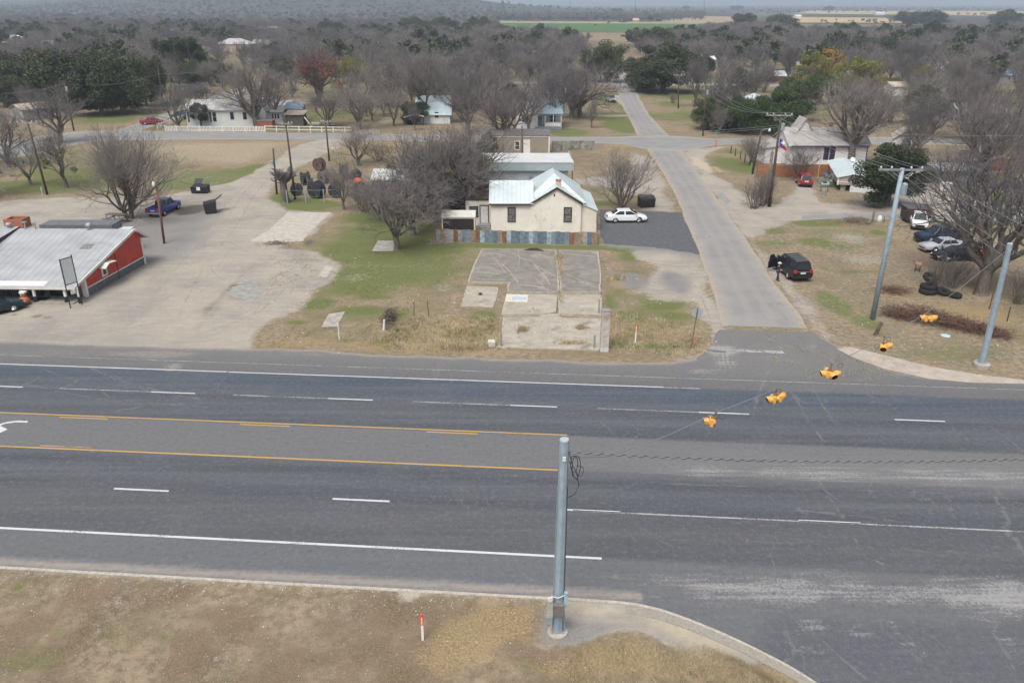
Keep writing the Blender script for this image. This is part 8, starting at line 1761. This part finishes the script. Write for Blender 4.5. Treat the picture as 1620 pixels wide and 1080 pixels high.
# litter in the grass
def specks(name,n,fn,mat,label,s0,s1,h=.5):
    V=[];F=[]
    for i in range(n):
        x,y,z=fn(); s=rg.uniform(s0,s1); b=len(V); a=rg.uniform(0,6.28); e=rg.uniform(.5,1.4)
        for k in range(4): t=a+k*1.571; V.append((x+math.cos(t)*s*(e if k%2 else 1),y+math.sin(t)*s*(e if k%2 else 1),z))
        V.append((x+rg.normal()*s*.2,y+rg.normal()*s*.2,z+s*h)); F+= [(b,b+1,b+4),(b+1,b+2,b+4),(b+2,b+3,b+4),(b+3,b,b+4)]
    me=bpy.data.meshes.new(name); me.from_pydata(V,[],F); me.materials.append(mat); return tag(link(name,me),label,kind='stuff')
def vergept():
    x=rg.uniform(-24,3); y0=np.interp(x,[p[0] for p in cpts],[p[1] for p in cpts]); return x,y0-.25-abs(rg.normal())*1.1 if rg.rand()<.8 else y0-rg.uniform(.3,7),.12
specks('verge_pebbles',260,vergept,M('white_chips',(.72,.71,.69),.8,.08,5),'white chips and litter scattered along the near verge',.010,.032)
def lawnpt():
    while True:
        px,py=rg.uniform(420,1600),rg.uniform(395,560); g=G(px,py)
        if px>1140 and px<1290: continue
        return g.x,g.y,.02
specks('lawn_litter',140,lawnpt,M('white_chips',(0,0,0)),'small white bits of litter in the far lawns',.03,.08)
# grass blades
def blades(name,n,fn,mats,label,h0,h1,w,clump=1,spread=.15):
    V=[];F=[];Mi=[]
    for i in range(n):
        x,y,z,mi=fn()
        for c in range(clump):
            xx=x+rg.normal()*spread; yy=y+rg.normal()*spread; h=rg.uniform(h0,h1); a=rg.uniform(0,6.28); l=rg.normal(size=2)*h*.35; b=len(V); dx,dy=math.cos(a)*w,math.sin(a)*w
            V+=[(xx-dx,yy-dy,z),(xx+dx,yy+dy,z),(xx+l[0],yy+l[1],z+h)]; F.append((b,b+1,b+2)); Mi.append(mi)
    me=bpy.data.meshes.new(name); me.from_pydata(V,[],F)
    for m in mats: me.materials.append(m)
    me.polygons.foreach_set('material_index',Mi); return tag(link(name,me),label,kind='stuff')
GB_=[M('blade_straw',(.50,.43,.27),.9,.2,.5),M('blade_tan',(.38,.31,.20),.9,.2,.5),M('blade_green',(.13,.18,.05),.9,.3,.5),M('blade_rust',(.33,.24,.15),.9,.3,.5)]
GP=polyW([(612,522),(650,508),(700,503),(760,500),(790,505),(794,546),(690,558),(605,548)]); GP2=polyW([(966,497),(985,492),(1060,510),(1120,530),(1115,555),(1040,562),(966,556)])
def inpoly(Wq):
    lo=Wq.min(0);hi=Wq.max(0)
    while True:
        q=lo+rg.rand(2)*(hi-lo)
        if sdist(q[None,:],Wq)[0]>-.3+rg.normal()*.3: return q
def f1():
    q=inpoly(GP if rg.rand()<.68 else GP2); v=fbm(q[None,0],q[None,1],2.2,3,5)[0]; return q[0],q[1],0,(0 if rg.rand()<.6 else 1) if v>.45 else (3 if rg.rand()<.25 else (2 if rg.rand()<.6 else 1))
blades('tall_grass',3600,f1,GB_,'tall straw coloured grass beside the slab',.08,.30,.016,4,.10)
def f2():
    px,py=[(976,441,14,5),(976,520,7,24),(905,543,20,4),(880,425,7,16),(800,490,3,5),(884,412,5,6),(825,523,6,3),(918,520,6,2),(1088,550,14,4),(545,545,30,3)][rg.randint(10)][:2] if False else (0,0)
    q=[(976,441,12,4),(972,520,5,22),(905,545,22,3),(884,410,6,7),(886,430,2,14),(826,523,6,3),(919,520,6,2),(886,470,2,8),(740,552,50,4)][rg.randint(9)]; g=G(q[0]+rg.normal()*q[2]*.6,q[1]+rg.normal()*q[3]*.6); return g.x,g.y,.15 if 396<q[1]<470 and q[0]<890 else .05,rg.choice([0,0,1,3])
blades('grass_tufts',900,f2,GB_,'straw tufts growing in the slab joints and edges',.12,.4,.016,6,.09)
def f3():
    x=rg.uniform(-26,14); y0=np.interp(x,[p[0] for p in cpts],[p[1] for p in cpts]); y=y0-.5-rg.rand()*min(9,y0-14.5); v=fbm(np.array([x]),np.array([y]),1.2,3,15)[0]; gx=(x>1.5)and(y<27)and(y>y0-3.5)
    return x,y,.08,(0 if rg.rand()<.5 else 1) if not gx else (0 if rg.rand()<.7 else 3)
def f3b():
    while True:
        r=f3(); v=fbm(np.array([r[0]]),np.array([r[1]]),1.3,3,15)[0]
        if v>.5 and not(-.9<r[0]-2.4<5 and r[1]>25.2): return r[0],r[1],r[2],(2 if rg.rand()<.06 else r[3])
def f5():
    g=G(rg.uniform(900,1255),1022+abs(rg.normal())*34,.1); y0=np.interp(g.x,[p[0] for p in cpts],[p[1] for p in cpts])
    return g.x,min(g.y,y0-1.5),.1,int(rg.choice([0,0,0,1,3]))
blades('corner_weeds',1500,f5,GB_,'golden dry weeds on the near corner beside the steel pole',.05,.2,.007,12,.10)
blades('verge_grass',6200,f3b,GB_,'short dry tufts of grass on the near verge',.03,.11,.006,9,.07)
def f4():
    while True:
        px,py=[(rg.uniform(425,760),rg.uniform(395,550)),(rg.uniform(1210,1620),rg.uniform(360,600))][int(rg.rand()<.5)]; g=G(px,py)
        if fbm(np.array([g.x]),np.array([g.y]),2.0,3,19)[0]>.52: return g.x,g.y,0,int(rg.choice([0,1,1,2,2]))
blades('lawn_grass',6500,f4,GB_,'uneven winter grass of the yards',.05,.16,.012,4,.12)
